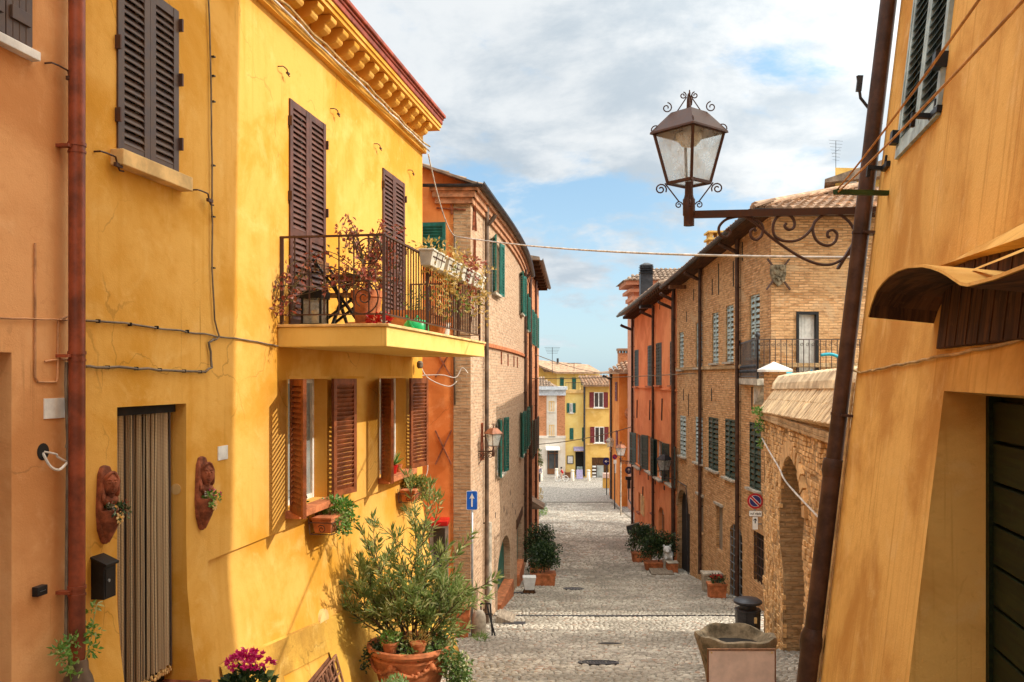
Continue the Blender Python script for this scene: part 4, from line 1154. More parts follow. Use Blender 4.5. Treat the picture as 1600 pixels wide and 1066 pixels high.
# window with pale frame and dark green slats
wn = window(rh, FR, *wR, depth=.1, leafs=[], sill=False, frm=M_PBSH)
wid = (wR[1] - wR[0]) / 2
M_SLAT = paint('dark teal slat', (.03, .075, .065), .5, var=.3)
for i in range(2):
    f2 = Frame(FR.p(wR[0] + i * wid + .003, wR[2] + .07, -.02), FR.U, FR.W)
    l = MB(); l.mi = 1; louvre(l, f2, wid - .006, 1.42, .04, .055, .058, ())
    k = 0
    l.m = [0] * 6 * 2 + [0] * 12 + [1] * (len(l.m) - 24)
    l.build('shutter', [M_PBSH, M_SLAT], wn)
b = MB()
for (u0, u1, v0, v1) in ((wR[0] - .0, wR[1], wR[2], wR[2] + .07), (wR[0] - .035, wR[0], wR[2], wR[3]), (wR[1], wR[1] + .035, wR[2], wR[3])): b.fbox(FR, u0, u1, v0, v1, -.03, .025)
b.build('window_frame', M_PBSH, wn)
for (uu, vv) in ((wR[0] - .02, .10), (wR[1] + .0, .28)):
    b = MB(); b.fbox(FR, uu - .03, uu + .05, wR[2] + vv, wR[2] + vv + .09, .0, .07); b.build('hinge', M_BLACK, rh)
for (x, y) in ((1445, 183), (1372, 264)):
    u, v = FR.px(x, y, .05); b = MB()
    b.fbox(FR, u, u + .19, v - .02, v + .02, .0, .03); b.bar(FR.p(u + .02, v, .02), FR.p(u + .02, v, .13), .035, .03); b.bar(FR.p(u + .02, v - .07, .12), FR.p(u + .02, v + .01, .12), .025); b.bar(FR.p(u + .10, v, .02), FR.p(u + .10, v + .08, .02), .015); b.build('shutter_catch', M_BLACK, rh)
# wavy canopy over the door with boards behind
out = [(1356, 495), (1361, 476), (1369, 455), (1378, 443), (1388, 433), (1402, 424), (1417, 419), (1440, 417.5), (1453, 420), (1467, 425), (1478, 431), (1488, 438), (1500, 446), (1511, 448), (1530, 443), (1553, 437), (1600, 419), (1650, 402), (1720, 385)]
nC = .34
cv = [FR.px(x, y, nC) for x, y in out]
b = MB()
for i in range(len(cv) - 1):
    (ua, va), (ub, vb) = cv[i], cv[i + 1]
    b.hexa([FR.p(ua, va, 0), FR.p(ub, vb, 0), FR.p(ub, vb, nC), FR.p(ua, va, nC)], [FR.p(ua, va + .012, 0), FR.p(ub, vb + .012, 0), FR.p(ub, vb + .012, nC), FR.p(ua, va + .012, nC)])
cn = b.build('canopy', M_RYEL, rh)
b = MB()
for i in range(len(cv) - 1):
    (ua, va), (ub, vb) = cv[i], cv[i + 1]
    b.poly(FR.p(ua, va - .003, 0), FR.p(ub, vb - .003, 0), FR.p(ub, vb - .003, nC - .006), FR.p(ua, va - .003, nC - .006))
b.build('canopy_lining', M_BOARD, cn)
u1_, v1_ = FR.px(1467, 419); u2_, v2_ = FR.px(1600, 366)
b = MB(); b.add([FR.p(u1_, v1_, .004), FR.p(u2_ + .6, v2_ + .06, .004), FR.p(u2_ + .6, v2_ - .09, .13), FR.p(u1_, v1_ - .004, .03), FR.p(u2_ + .6, v2_ - .10, .004), FR.p(u1_, v1_ - .012, .004)], [(0, 1, 2, 3), (0, 3, 5), (1, 4, 2), (3, 2, 4, 5)])
q1, q2 = FR.px(1512, 424, .2), FR.px(1600, 384, .2)
b.add([FR.p(q1[0], q1[1], .2), FR.p(q2[0] + .4, q2[1] + .04, .12), FR.p(q2[0] + .4, q2[1] - .05, .26), FR.p(q1[0], q1[1] - .012, .21)], [(0, 1, 2, 3)])
b.build('canopy_rib', M_RYEL, cn)
ub0, vb0 = FR.px(1470, 546); _, vb1 = FR.px(1470, 440)
b = MB(); b.fbox(FR, ub0, uN - .2, vb0, vb1 + .04, .004, .022)
for i in range(14): b.fbox(FR, ub0 + .02 + i * .17, ub0 + .17 + i * .17, vb0 + .005, vb1 + .03, .022, .028)
b.build('fanlight_board', M_BOARD, rh)
wallcable('wall_cable', FR, [(1337, 520), (1332, 560), (1335, 580), (1345, 582), (1460, 560), (1600, 529), (1700, 505)], .008, M_CABLEY, None, parent=rh, n=.01)
b = MB(); b.tube([FR.at(1388, 40, .02), FR.at(1349, 400, .02), FR.at(1340, 520, .02)], .007, 5); b.tube([FR.p(uC + .03, -.05, .02), FR.p(uC + .03, -3.6, .02)], .012, 5); b.build('corner_conduit', M_CABLEY, rh)
# dark downpipe on the corner
rp_ = thing('downpipe', 'dark brown leaning downpipe at the corner of the ochre house', 'downpipe', FR.p(uC - .02, -3.4, .07))
b = MB(); ud = uC - .03; nd = .085
b.tube([FR.p(ud, 8, nd), FR.p(ud, -.70, nd)], .062, 16); b.tube([FR.p(ud, -.66, nd), FR.p(ud, -2.05, nd)], .072, 16)
for v in (-.32, 1.1, 3.0): b.tube([FR.p(ud, v, nd), FR.p(ud, v + .022, nd)], .068, 16); b.fbox(FR, ud - .02, ud + .1, v, v + .02, -.01, nd)
b.build('pipe', M_PIPED, rp_, autos=40)
b = MB(); pr = [(.074, -.66), (.082, -.70), (.082, -.76), (.074, -.79)]
for r0, v0 in pr[:1]: b.tube([FR.p(ud, -.66, nd), FR.p(ud, -.69, nd), FR.p(ud, -.76, nd), FR.p(ud, -.80, nd)], [.074, .084, .084, .074], 16)
b.build('collar', M_PIPED, rp_, autos=40); b = MB(); b.tube([FR.p(ud, -2.0, nd), FR.p(ud, -2.06, nd), FR.p(ud, -2.12, nd), FR.p(ud, -2.2, nd), FR.p(ud, -3.6, nd)], [.074, .095,   .098, .085, .085], 16); b.build('foot', M_PIPED, rp_, autos=40)
b = MB(); b.bar(FR.at(1388, 302, .0), FR.at(1305, 300, .42), .035, .035)
b.build('wire_arm', paint('green painted iron', (.022, .06, .018), .6), rh)

# ------------------------------------------------------------------ right: garden wall with arch
gA, gB = Vector((5.12, 18.2, 0)), Vector((3.55, 7.6, 0))
gp = [(gA.x, gA.y), (gB.x, gB.y), (gB.x + .6, gB.y - .1), (gA.x + .6, gA.y)]
FW = edge(gp, 0)
gw = thing('garden_wall', 'rough brick garden wall with tall arch and sloping tiled coping', 'wall', (4.4, 13, -4.3))
ua, ub = FW.px(1222, 900)[0], FW.px(1256, 900)[0]
zw = lambda u: -.70 + .17 * u / FW.len
arch = (ua, ub, -6, FW.px(1236, 712)[1], .42, .85)
b = MB(); wallsheet(b, FW, 0, FW.len, -6, -.70, [arch], lambda u, v: .035 * math.sin(u * 2.1) * math.sin(v * 1.7 + u) + .02 * math.sin(u * 5.3 + v * 4), .28, vtop=zw)
b.poly(V(*gp[3], -6), V(*gp[0], -6), V(*gp[0], -.70), V(*gp[3], -.70)); b.poly(V(*gp[1], -6), V(*gp[2], -6), V(*gp[2], -.53), V(*gp[1], -.53)); b.poly(V(*gp[2], -6), V(*gp[3], -6), V(*gp[3], -.7), V(*gp[2], -.53))
b.build('wall', M_BRG, gw)
b = MB(); v = -5.4; ra = (ub - ua) / 2; ca_ = (ua + ub) / 2; sp_ = arch[3] - .85
while v < -.80:
    hb_ = rnd.uniform(.06, .10); u = rnd.uniform(-.1, 0)
    while u < 8.6:
        lb = rnd.uniform(.11, .29)
        inar = ua - .06 < u + lb / 2 < ub + .06 and (v < sp_ or ((u + lb / 2 - ca_) / (ra + .05)) ** 2 + ((v - sp_) / .9) ** 2 < 1)
        if not inar and u > -.02 and rnd.random() < .93:
            n0 = .035 * math.sin(u * 2.1) * math.sin(v * 1.7 + u) + .02 * math.sin(u * 5.3 + v * 4) + rnd.uniform(.004, .020); g = .005
            j = lambda: rnd.uniform(-.006, .006)
            q = [(u + g + j(), v + g + j()), (u + lb - g + j(), v + g + j()), (u + lb - g + j(), v + hb_ - g + j()), (u + g + j(), v + hb_ - g + j())]
            tl_ = [rnd.uniform(-.005, .005) for _ in range(4)]; cu_, cv__ = u + lb / 2, v + hb_ / 2
            b.add([FW.p(a, c, n0 - .06) for a, c in q] + [FW.p(a + (cu_ - a) * .07, c + (cv__ - c) * .16, n0 + t_) for (a, c), t_ in zip(q, tl_)], [(4, 5, 6, 7), (0, 1, 5, 4), (1, 2, 6, 5), (2, 3, 7, 6), (3, 0, 4, 7)])
        u += lb
    v += hb_
for i in range(15):
    a0, a1 = math.pi * i / 15, math.pi * (i + .86) / 15; q = lambda a, r, rr: FW.p(ca_ - r * math.cos(a), sp_ + rr * math.sin(a), 0)
    pts_ = [q(a0, ra, .85), q(a1, ra, .85), q(a1, ra + .24, 1.10), q(a0, ra + .24, 1.10)]; d_ = rnd.uniform(.03, .055)
    b.add([p + FW.N * -.05 for p in pts_] + [p + FW.N * d_ for p in pts_], [(4, 5, 6, 7), (0, 1, 5, 4), (1, 2, 6, 5), (2, 3, 7, 6), (3, 0, 4, 7)])
b.build('brick_facing', M_GBR, gw)
b = MB(); b.poly(FW.p(ua, -6, -.41), FW.p(ub, -6, -.41), FW.p(ub, arch[3], -.41), FW.p(ua, arch[3], -.41)); b.build('arch_infill', M_BRQ, gw)
Fs = Frame(FW.p(0, -.72, .10), FW.U + FW.W * (.17 / FW.len), FW.W * 1.35 - FW.N)
b = MB(); hh = .78
b.hexa([Fs.p(-.1, 0, -.08), Fs.p(FW.len, 0, -.08), Fs.p(FW.len, hh, -.08), Fs.p(-.1, hh, -.08)], [Fs.p(-.1, 0, 0), Fs.p(FW.len, 0, 0), Fs.p(FW.len, hh, 0), Fs.p(-.1, hh, 0)])
k = 0; u = -.08
while u < FW.len - .1:
    wd = rnd.uniform(.065, .085); s_ = rnd.uniform(0, .010)
    for (w0, w1) in ((.0, .30), (.305, hh - .19)):
        s_ = rnd.uniform(0, .016); e_ = rnd.uniform(-.012, .012)
        b.add([Fs.p(u, w0, -.01), Fs.p(u + wd, w0, -.01), Fs.p(u + wd, w1, -.01), Fs.p(u, w1, -.01), Fs.p(u + .004, w0 + e_, .010 + s_), Fs.p(u + wd - .012, w0 + e_ + .006, .006 + s_), Fs.p(u + wd - .014, w1 + e_ * .3, .008 + s_), Fs.p(u + .003, w1 - .004, .010 + s_)], [(4, 5, 6, 7), (0, 1, 5, 4), (1, 2, 6, 5), (2, 3, 7, 6), (3, 0, 4, 7)])
    u += wd
b.build('coping', paint('coping brick', (.86, .58, .33), .9, var=.3, scale=5, bmp=.7, island=.4), gw)
b = MB(); u = -.05; Ft = Frame(FW.p(0, 0, 0) + V(0, 0, 0), FW.U, FW.W)
while u < FW.len:
    c_ = Fs.p(u, hh - .08, .03 + rnd.uniform(-.008, .008)); b.tube([c_ - Fs.W * .15 - Fs.N * .02, c_ - Fs.W * .05 + Fs.N * .015, c_ + Fs.W * .08 + Fs.N * .02, c_ + Fs.W * .15 - FW.N * .12, c_ + Fs.W * .12 - FW.N * .30], [.062, .072, .075, .07, .06], 8); u += .145
b.build('ridge_tile', paint('ridge tile clay', (.84, .60, .38), .9, var=.35, scale=3, bmp=.5, island=.4), gw)
b = MB()
b.fbox(FW, -.05, FW.len, -.86, -.72, -.02, .07); b.build('string_course', M_BRG, gw)
b = MB(); 
for i in range(120):
    pass
for (u_, v_, n_, r_, k_, lab) in ((.35, -.70, .12, (.16, .16, .08), 100, 'green weed tuft growing on the edge of the garden wall coping'), (.02, -1.0, .08, (.10, .1, .16), 100, 'dark green weed hanging at the far upper corner of the garden wall'), (.05, -1.35, .06, (.07, .07, .09), 60, 'small yellowish weed beside the hose end on the garden wall')):
    b = MB(); cluster(b, FW.p(u_, v_, n_), r_, k_, .06, .045); tag(b.build('wall_weed', M_GREENL), lab, 'plant')
b = MB(); pts = smooth_pts([FW.p(.05, -1.25, .05), FW.p(1.2, -1.42, .06), FW.p(2.4, -1.62, .05), FW.p(3.4, -1.78, .06), FW.p(6.5, -1.95, .05)], 6); b.tube(pts, .015, 6)
tag(b.build('wall_hose', M_CABLEL), 'pale twisted hose slung along the top of the garden wall', 'hose')
gpil = thing('gate_pillar', 'brick pillar with white pyramid cap behind the garden wall', 'pillar', (5.55, 19.0, -5.4))
b = MB(); b.box(5.27, 5.62, 18.35, 18.75, -6, .14); b.build('shaft', M_BRP, gpil)
b = MB(); b.box(5.16, 5.72, 18.25, 18.85, .09, .14); b.add([V(5.16, 18.25, .14), V(5.72, 18.25, .14), V(5.72, 18.85, .14), V(5.16, 18.85, .14), V(5.42, 18.55, .30)], [(0, 1, 4), (1, 2, 4), (2, 3, 4), (3, 0, 4)]); b.build('cap', M_WHITE, gpil)

# ------------------------------------------------------------------ right: brick palace
pA, pB = Vector((6.17, 33.5, 0)), Vector((6.45, 22.3, 0))
pp_ = [(pA.x, pA.y), (pB.x, pB.y), (17.5, 23.2), (17.5, 34.0)]
FP = edge(pp_, 0); FQ = edge(pp_, 1)                 # street front (u from far to near), end front facing the camera
zeP = lambda u: 3.32 + (4.02 - 3.32) * u / FP.len
bpal = thing('brick_palace', 'large warm brick building with tiled roof, balcony and many shuttered windows', 'building', (8, 27, zg(27)))
R = lambda *a, **k: rect(FP, *a, **k)
UW = [R(1061, 1068, 520, 578), R(1087, 1097, 505, 575), R(1113, 1122, 490, 568), R(1134, 1146, 479, 566), R(1171, 1187, 463, 560)]
LWn = [R(1063, 1072, 649, 711), R(1087, 1098, 651, 721), R(1107, 1122.5, 651, 731), R(1133, 1148.5, 654, 744), R(1171, 1189, 659, 761)]
def widen(w_, m):
    c = (w_[0] + w_[1]) / 2; d = max(m, w_[1] - w_[0]) / 2; return (c - d, c + d, w_[2], w_[3])
UW = [widen(x, .8) for x in UW]; LWn = [widen(x, .85) for x in LWn]
port = R(1059, 1078, 760, 890); port = (port[0] + .12, port[1], -8, port[3], .14, .7)
gd = R(1140, 1160, 821, 940, at='b'); gd = (gd[0], gd[1], -7.5, FP.px(1150, 820)[1], .10, .35)
nA = R(1090, 1099, 772, 830); nB = R(1119, 1129, 787, 857); gW = R(1177, 1194, 828, 905)
hol = [(*x, .16) for x in UW + LWn] + [port, gd, (*nA, .18), (*nB, .14), (*gW, .10)]
b = MB(); wallsheet(b, FP, 0, FP.len, -10, 3.3, hol, step=1.2, vtop=zeP)
wd_ = rect(FQ, 1244, 1279, 487, 600); wd_ = (wd_[0], wd_[1], .0, wd_[3], .18)
wallsheet(b, FQ, 0, FQ.len, -10, 4.02, [wd_], step=1.5); prismhouse(b, pp_, -10, [3.3, 4.0, 4.0, 3.3], skip=(0, 1))
b.build('wall', M_BRP, bpal)
for i, w_ in enumerate(UW): window(bpal, FP, *w_, leafs=[('a', 4), ('b', 4)], shm=M_PBSH, pitch=.15, ef=.30, mids=(.5,), sillm=M_STONE, silld=.1, fr=.05, closed_n=-.08, trans=0, frm=M_CREAM)
for i, w_ in enumerate(LWn):
    window(bpal, FP, *w_, leafs=[('a', 3), ('b', 3)], shm=(M_PBSH if i < 2 else M_BGSH), pitch=.15, ef=.32, mids=(.5,), sillm=M_STONE, silld=.12, fr=.05, closed_n=-.04, trans=0, frm=M_CREAM)
# niches and doors
b = MB(); b.fbox(FP, nA[0], nA[1], nA[2], nA[3], -.17, -.13); b.fbox(FP, nB[0], nB[1], nB[2], nB[3], -.13, -.10); b.build('blind_window', M_WOOD, bpal)
b = MB(); b.fbox(FP, nA[0] - .1, nA[1] + .1, nA[3], nA[3] + .07, -.02, .07); b.fbox(FP, nB[0] - .1, nB[1] + .1, nB[3], nB[3] + .07, -.02, .07); b.build('hood_mould', M_STONE, bpal)
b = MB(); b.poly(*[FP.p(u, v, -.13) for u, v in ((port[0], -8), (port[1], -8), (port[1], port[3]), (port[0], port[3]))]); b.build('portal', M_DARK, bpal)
b = MB(); A = [((port[0] + port[1]) / 2 + (1 if s_ else 1) * 0, 0)]
k = 14; c0 = (port[0] + port[1]) / 2; rw = (port[1] - port[0]) / 2; vs_ = port[3] - .7
for i in range(k):
    a0, a1 = math.pi * i / k, math.pi * (i + 1) / k
    q = lambda a, r, rr: (c0 - r * math.cos(a), vs_ + rr * math.sin(a))
    p0, p1, p2, p3 = q(a0, rw, .7), q(a1, rw, .7), q(a1, rw + .2, .92), q(a0, rw + .2, .92)
    b.hexa([FP.p(*p0, -.01), FP.p(*p1, -.01), FP.p(*p2, -.01), FP.p(*p3, -.01)], [FP.p(*p0, .05), FP.p(*p1, .05), FP.p(*p2, .05), FP.p(*p3, .05)])
b.build('portal_arch', M_BRQ, bpal)
for key, h_ in (('g', gd), ('w', gW)):
    b = MB(); dz = -.09
    b.fbox(FP, h_[0], h_[1], h_[2], h_[3], dz - .04, dz); dn_ = b.build('grilled_door' if key == 'g' else 'grilled_window', M_DARK, bpal)
    b = MB()
    kk = 4 if key == 'g' else 3
    for i in range(kk + 1): u = h_[0] + .03 + (h_[1] - h_[0] - .06) * i / kk; b.bar(FP.p(u, h_[2], -.03), FP.p(u, h_[3] - (.3 if key == 'g' and i in (0, kk) else 0), -.03), .025)
    v = h_[2] + .2
    while v < h_[3] - .1: b.bar(FP.p(h_[0], v, -.02), FP.p(h_[1], v, -.02), .02); v += .24
    b.build('grille', M_GREYM if key == 'g' else M_IRON, dn_)
b = MB(); z = FP.px(1129, 574)[1]; b.fbox(FP, 0, FP.len, z - .06, z + .05, -.02, .07); b.fbox(FQ, .0, FQ.len, z - .05, z + .06, -.02, .07); b.build('string_course', M_CREAM if False else M_BRG, bpal, bevel=.01)
# slits
for (x, y0, y1) in ((1123, 412, 461), (1146, 408, 448), (1113, 436, 461), (1084, 452, 470), (1073, 487, 503), (1160, 378, 408), (1068, 608, 626), (1076, 616, 650), (1112, 607, 627), (1150, 605, 640), (1175, 605, 640)):
    u, v1 = FP.px(x, y0); _, v0 = FP.px(x, y1); b = MB(); b.fbox(FP, u - .05, u + .05, v0, v1, -.05, .006); b.build('wall_slit', M_DARK, bpal)
# eaves, roof
cE = [V(pA.x - .55, pA.y, 3.34), V(pB.x - .55, pB.y - .55, 4.06), V(17.6, 22.6, 4.06)]
R1, R0 = V(11.0, 28.4, 5.95), V(11.0, 34.0, 5.5)
b = MB(); dz = V(0, 0, .06)
b.hexa([cE[0] - dz, cE[1] - dz, V(pB.x + .3, pB.y + .3, 4.0), V(pA.x + .3, pA.y, 3.28)], [cE[0], cE[1], V(pB.x + .3, pB.y + .3, 4.3), V(pA.x + .3, pA.y, 3.6)])
b.hexa([cE[1] - dz, cE[2] - dz, V(17.5, 23.5, 4.0), V(pB.x + .3, pB.y + .3, 4.0)], [cE[1], cE[2], V(17.5, 23.5, 4.3), V(pB.x + .3, pB.y + .3, 4.3)])
b.build('eaves', M_BOARD, bpal)
b = MB()
def roofface(pts_, F_, inside, w_, h_):
    b.poly(*pts_); coppi(b, F_, w_, h_, inside, pitch=.235, r=.10, tl=.45)
def intri(F_, poly):
    q = [((p - F_.o).dot(F_.U), (p - F_.o).dot(F_.W)) for p in poly]
    def f(u, v):
        s_ = None
        for i in range(len(q)):
            x0, y0 = q[i]; x1, y1 = q[(i + 1) % len(q)]
            cr = (x1 - x0) * (v - y0) - (y1 - y0) * (u - x0)
            if cr < -.25 * math.hypot(x1 - x0, y1 - y0): return False
        return True
    return f
nrm = (cE[2] - cE[1]).normalized(); upv = (R1 - cE[1])
F1 = Frame(cE[1], nrm, upv); pl1 = [cE[1], cE[2], V(17.6, 28.4, 5.95), R1]
roofface(pl1, F1, intri(F1, pl1), 11.5, 6.6)
F0 = Frame(cE[0], cE[1] - cE[0], R1 - cE[0]); pl0 = [cE[0], cE[1], R1, R0]
roofface(pl0, F0, intri(F0, pl0), 12.2, 7.4)
b.tube([cE[1] + V(0, 0, .06), R1 + V(0, 0, .08)], .12, 8)
b.build('roof', M_TILE, bpal)
gutter(bpal, cE[0] + V(-.05, 0, .0), cE[1] + V(-.05, -.05, .0), -FP.N * -1, .085, M_DKMET)
gutter(bpal, cE[1] + V(-.05, -.05, .0), cE[2] + V(0, -.05, 0), FQ.N, .085, M_DKMET)
for x, y0 in ((1056, 3.0), (1098, 3.3), (1157, 3.6)): pipe(bpal, FP, FP.px(x, 588)[0], zg(28) + .1 if x < 1150 else zg(24), y0, .06, M_PIPED, top=.5, clips=1.6)
b = MB(); q = V(7.2, 31.5, 0); b.box(6.9, 7.5, 31.2, 31.8, 3.4, 4.75); b.box(6.82, 7.58, 31.12, 31.88, 4.75, 4.82); b.box(6.9, 7.0, 31.2, 31.8, 4.82, 5.0); b.box(7.4, 7.5, 31.2, 31.8, 4.82, 5.0); b.box(7.15, 7.25, 31.2, 31.8, 4.82, 5.0); b.box(6.82, 7.58, 31.12, 31.88, 5.0, 5.06); b.build('chimney', M_OCH, bpal)
b = MB(); b.bar(FP.p(1.5, FP.px(1075, 447)[1], .0), FP.p(1.5, FP.px(1075, 447)[1], .6), .16, .12); b.build('beam_end', M_WOODB, bpal)
# white door and corner balcony
b = MB(); f_ = .07
for r_ in ((wd_[0], wd_[0] + f_, 0, wd_[3]), (wd_[1] - f_, wd_[1], 0, wd_[3]), (wd_[0] + f_, wd_[1] - f_, wd_[3] - f_, wd_[3])): b.fbox(FQ, *r_, -.12, .02)
df = b.build('door', M_BLACK, bpal)
b = MB(); b.fbox(FQ, wd_[0] + f_, wd_[1] - f_, 0.02, wd_[3] - f_, -.15, -.11)
for i in range(5): u = wd_[0] + f_ + (wd_[1] - wd_[0] - 2 * f_) * i / 5; b.fbox(FQ, u + .02, u + .09, .05, wd_[3] - f_ - .04, -.11, -.10)
b.build('door_leaf', M_WHITE, df)
zB = pZ(592, 21.3)
c0, c1, c2 = V(6.33, 25.0, 0), V(5.82, 21.3, 0), V(9.3, 21.5, 0)
b = MB(); ft = [c0, c1, c2, V(9.3, 22.6, 0), V(6.6, 22.6, 0), V(6.5, 25.0, 0)]
b.add([p + V(0, 0, zB - .16) for p in ft] + [p + V(0, 0, zB) for p in ft], [(5, 4, 3, 2, 1, 0), (6, 7, 8, 9, 10, 11)] + [(i, (i + 1) % 6, 6 + (i + 1) % 6, 6 + i) for i in range(6)])
for p in (V(6.15, 21.75, 0), V(8.2, 21.8, 0)): b.hexa([p + V(-.1, .6, zB - .65), p + V(.1, .6, zB - .65), p + V(.1, .7, zB - .65), p + V(-.1, .7, zB - .65)], [p + V(-.1, -.2, zB - .16), p + V(.1, -.2, zB - .16), p + V(.1, .7, zB - .16), p + V(-.1, .7, zB - .16)])
bb = b.build('balcony', M_STONE, bpal, bevel=.012)
b = MB(); ht = .94
M_RAILB = paint('rail iron', (.09, .06, .05), .6, .2, var=.3)
for a, c, kk in ((c1, c2, 25),):
    for z in (.08, ht): b.bar(a + V(.05, .05, zB + z), c + V(0, .05, zB + z), .03, .02)
    for i in range(kk + 1): p = a.lerp(c, i / kk) + V(.05 * (1 - i / kk), .05, zB); b.bar(p, p + V(0, 0, ht), .016)
    Fq = Frame(a + V(.05, .05, zB), c - a)
    for i in range(kk): b.tube(spiral(Fq, (i + .5) * (c - a).length / kk, .82, .01, .045, 0, 1.2, 0, 10), .006, 4); b.tube(spiral(Fq, (i + .5) * (c - a).length / kk, .15, .01, .05, 2, 1.3, 0, 10), .007, 4)
b.build('railing', M_RAILB, bb)
b = MB(); Fz = Frame(c0 + V(0, 0, zB), c1 - c0); Lz = (c1 - c0).length; 
for z in (.03, ht): b.fbox(Fz, 0, Lz, z, z + .04, -.05, -.01)
kk = 15
for i in range(kk + 1): b.fbox(Fz, Lz * i / kk - .05, Lz * i / kk + .05, .03, ht, -.035, -.025)
for i in range(kk):
    for v in (.15, .27): b.tube([Fz.p(Lz * (i + .5) / kk + .09 * math.cos(t), v + .07 * math.sin(t), -.01) for t in np.linspace(0, math.pi, 7)], .012, 4)
b.ell(c1 + V(.03, .03, zB + ht + .10), (.06, .06, .07)); b.ell(c0 + V(.0, .03, zB + ht + .08), (.05, .05, .06)); b.bar(c1 + V(.02, .02, zB), c1 + V(.02, .02, zB + ht + .06), .05)
b.build('side_panel', M_DKMET, bb)
# crest of arms on the corner
Fk = Frame(FQ.p(.02, 0, .0), (Vector((1, -.0, 0)) + FQ.U * .6)); Fk = FQ
cu, cv_ = FQ.px(1219, 428); cu = .16
cr = thing('stone_crest', 'dark carved coat of arms on the brick corner behind the lamp bracket', 'coat of arms', FQ.p(cu, cv_ - .3, .0))
b = MB(); b.prism(FQ, [(cu + x, cv_ + y) for x, y in ((-.20, .22), (.20, .22), (.20, -.02), (.13, -.22), (0, -.33), (-.13, -.22), (-.20, -.02))], -.02, .10)
b.build('shield', M_DSTONE, cr, bevel=.03)
b = MB(); b.bar(FQ.p(cu - .30, cv_ - .40, .06), FQ.p(cu + .28, cv_ + .36, .06), .05, .04); b.bar(FQ.p(cu + .30, cv_ - .40, .07), FQ.p(cu - .28, cv_ + .36, .07), .05, .04); b.build('crossed_swords', M_IRON, cr)
b = MB()
for i in range(26): b.ell(FQ.p(cu + rnd.uniform(-.15, .15), cv_ + rnd.uniform(-.2, .18), .11), (rnd.uniform(.02, .05), rnd.uniform(.015, .03), rnd.uniform(.02, .06)), seg=7, rings=5)
b.build('carving', M_DSTONE, cr, smooth=True)

# ------------------------------------------------------------------ right: orange red house
oA, oB = Vector((6.24, 45.8, 0)), Vector((6.17, 33.54, 0))
op = [(oA.x, oA.y), (oB.x, oB.y), (15, 33.9), (15, 45.8)]
FO = edge(op, 0); zO = lambda u: 3.02 + .38 * u / FO.len
oh = thing('orange_red_house', 'orange red stucco house with dark green shutters and steel flue', 'house', (8, 39, zg(39)))
R = lambda *a, **k: widen(rect(FO, *a, **k), .8)
UO = [R(990.6, 998, 548, 604), R(1012, 1022, 541, 603), R(1025, 1034, 537, 602), R(1047, 1054, 534, 602)]
LO = [R(994, 1002, 677, 727), R(1013, 1022, 681, 735), R(1027, 1036, 687, 745), R(1046, 1055, 694, 754)]
GO = [R(997, 1001, 768, 798), R(1019, 1023, 775, 800), R(1049, 1056, 805, 845)]
ad = R(1029, 1038, 789, 845); ad = (ad[0], ad[1], -9, ad[3], .2, .35)
UO = [(max(.15, a), min(FO.len - .15, c), d, e) for a, c, d, e in UO]; LO = [(max(.15, a), min(FO.len - .15, c), d, e) for a, c, d, e in LO]
GO = [(a + .15, c - .15, d, e) for a, c, d, e in GO]
b = MB(); wallsheet(b, FO, 0, FO.len, -10, 3.0, [(*x, .14) for x in UO + LO + GO] + [ad], step=1.5, vtop=zO); prismhouse(b, op, -10, [3.0, 3.4, 3.4, 3.0], skip=(0,)); b.build('wall', M_RED, oh)
for w_ in UO: window(oh, FO, *w_, leafs=[('a', 4), ('b', 4)], shm=M_DGSH, pitch=.13, mids=(.5,), closed_n=-.03, sillm=M_TERRA, trans=0)
for w_ in LO: window(oh, FO, *w_, leafs=[('a', 168), ('b', 172)], shm=M_BGSH, pitch=.13, mids=(.5,), closed_n=.03, sillm=M_STONE, silld=.2, trans=0)
for w_ in GO: window(oh, FO, *w_, leafs=[], trans=1, sillm=M_TERRAD, frm=M_WOODB)
b = MB(); b.fbox(FO, ad[0], ad[1], -9, ad[3], -.19, -.15); dn_ = b.build('arched_door', M_GREYM, oh)
b = MB(); b.fbox(FO, ad[0] + .1, ad[1] - .1, -8, ad[3] - .35, -.15, -.145); b.build('pane', M_GLASS, dn_)
for (x, y, w_, h_) in ((1000, 739, .25, .2), (1013, 746, .25, .22), (1024, 753, .25, .22), (1038, 761, .3, .25), (1031, 478, .12, .3)):
    u, v = FO.px(x, y); b = MB(); b.fbox(FO, u - w_ / 2, u + w_ / 2, v - h_ / 2, v + h_ / 2, -.05, .008); b.build('air_vent', M_DARK, oh)
for (x, y) in ((996, 639), (1016, 641), (1035, 640), (1005, 775), (1022, 648)):
    u, v = FO.px(x, y); b = MB(); b.bar(FO.p(u - .05, v - .45, .02), FO.p(u + .08, v + .45, .02), .06, .04); b.build('iron_anchor', M_IRON, oh)
b = MB(); z = FO.px(1025, 607)[1]; b.fbox(FO, 0, FO.len, z - .04, z + .03, -.02, .05); z = FO.px(1030, 750)[1]; b.fbox(FO, 0, FO.len, z - .05, z + .02, -.02, .04); b.build('string_course', M_RED, oh)
u0, u1, v0, v1 = rect(FO, 1002, 1007, 772, 802); b = MB(); b.fbox(FO, u0, u1, v0, v1, -.01, .04); b.build('white_panel', M_CREAM, oh)
e0, e1 = FO.p(-.6, zO(0) + .1, .75), FO.p(FO.len, zO(FO.len) + .1, .62)
b = MB(); i0, i1 = FO.p(-.6, zO(0) + 1.9, -5), FO.p(FO.len, zO(FO.len) + 1.9, -5)
b.hexa([e0 - dz, e1 - dz, i1 - dz, i0 - dz], [e0, e1, i1, i0]); F0 = Frame(e0, e1 - e0, i0 - e0); coppi(b, F0, (e1 - e0).length, (i0 - e0).length, pitch=.26, r=.11, tl=.5); b.build('roof', M_TILED, oh)
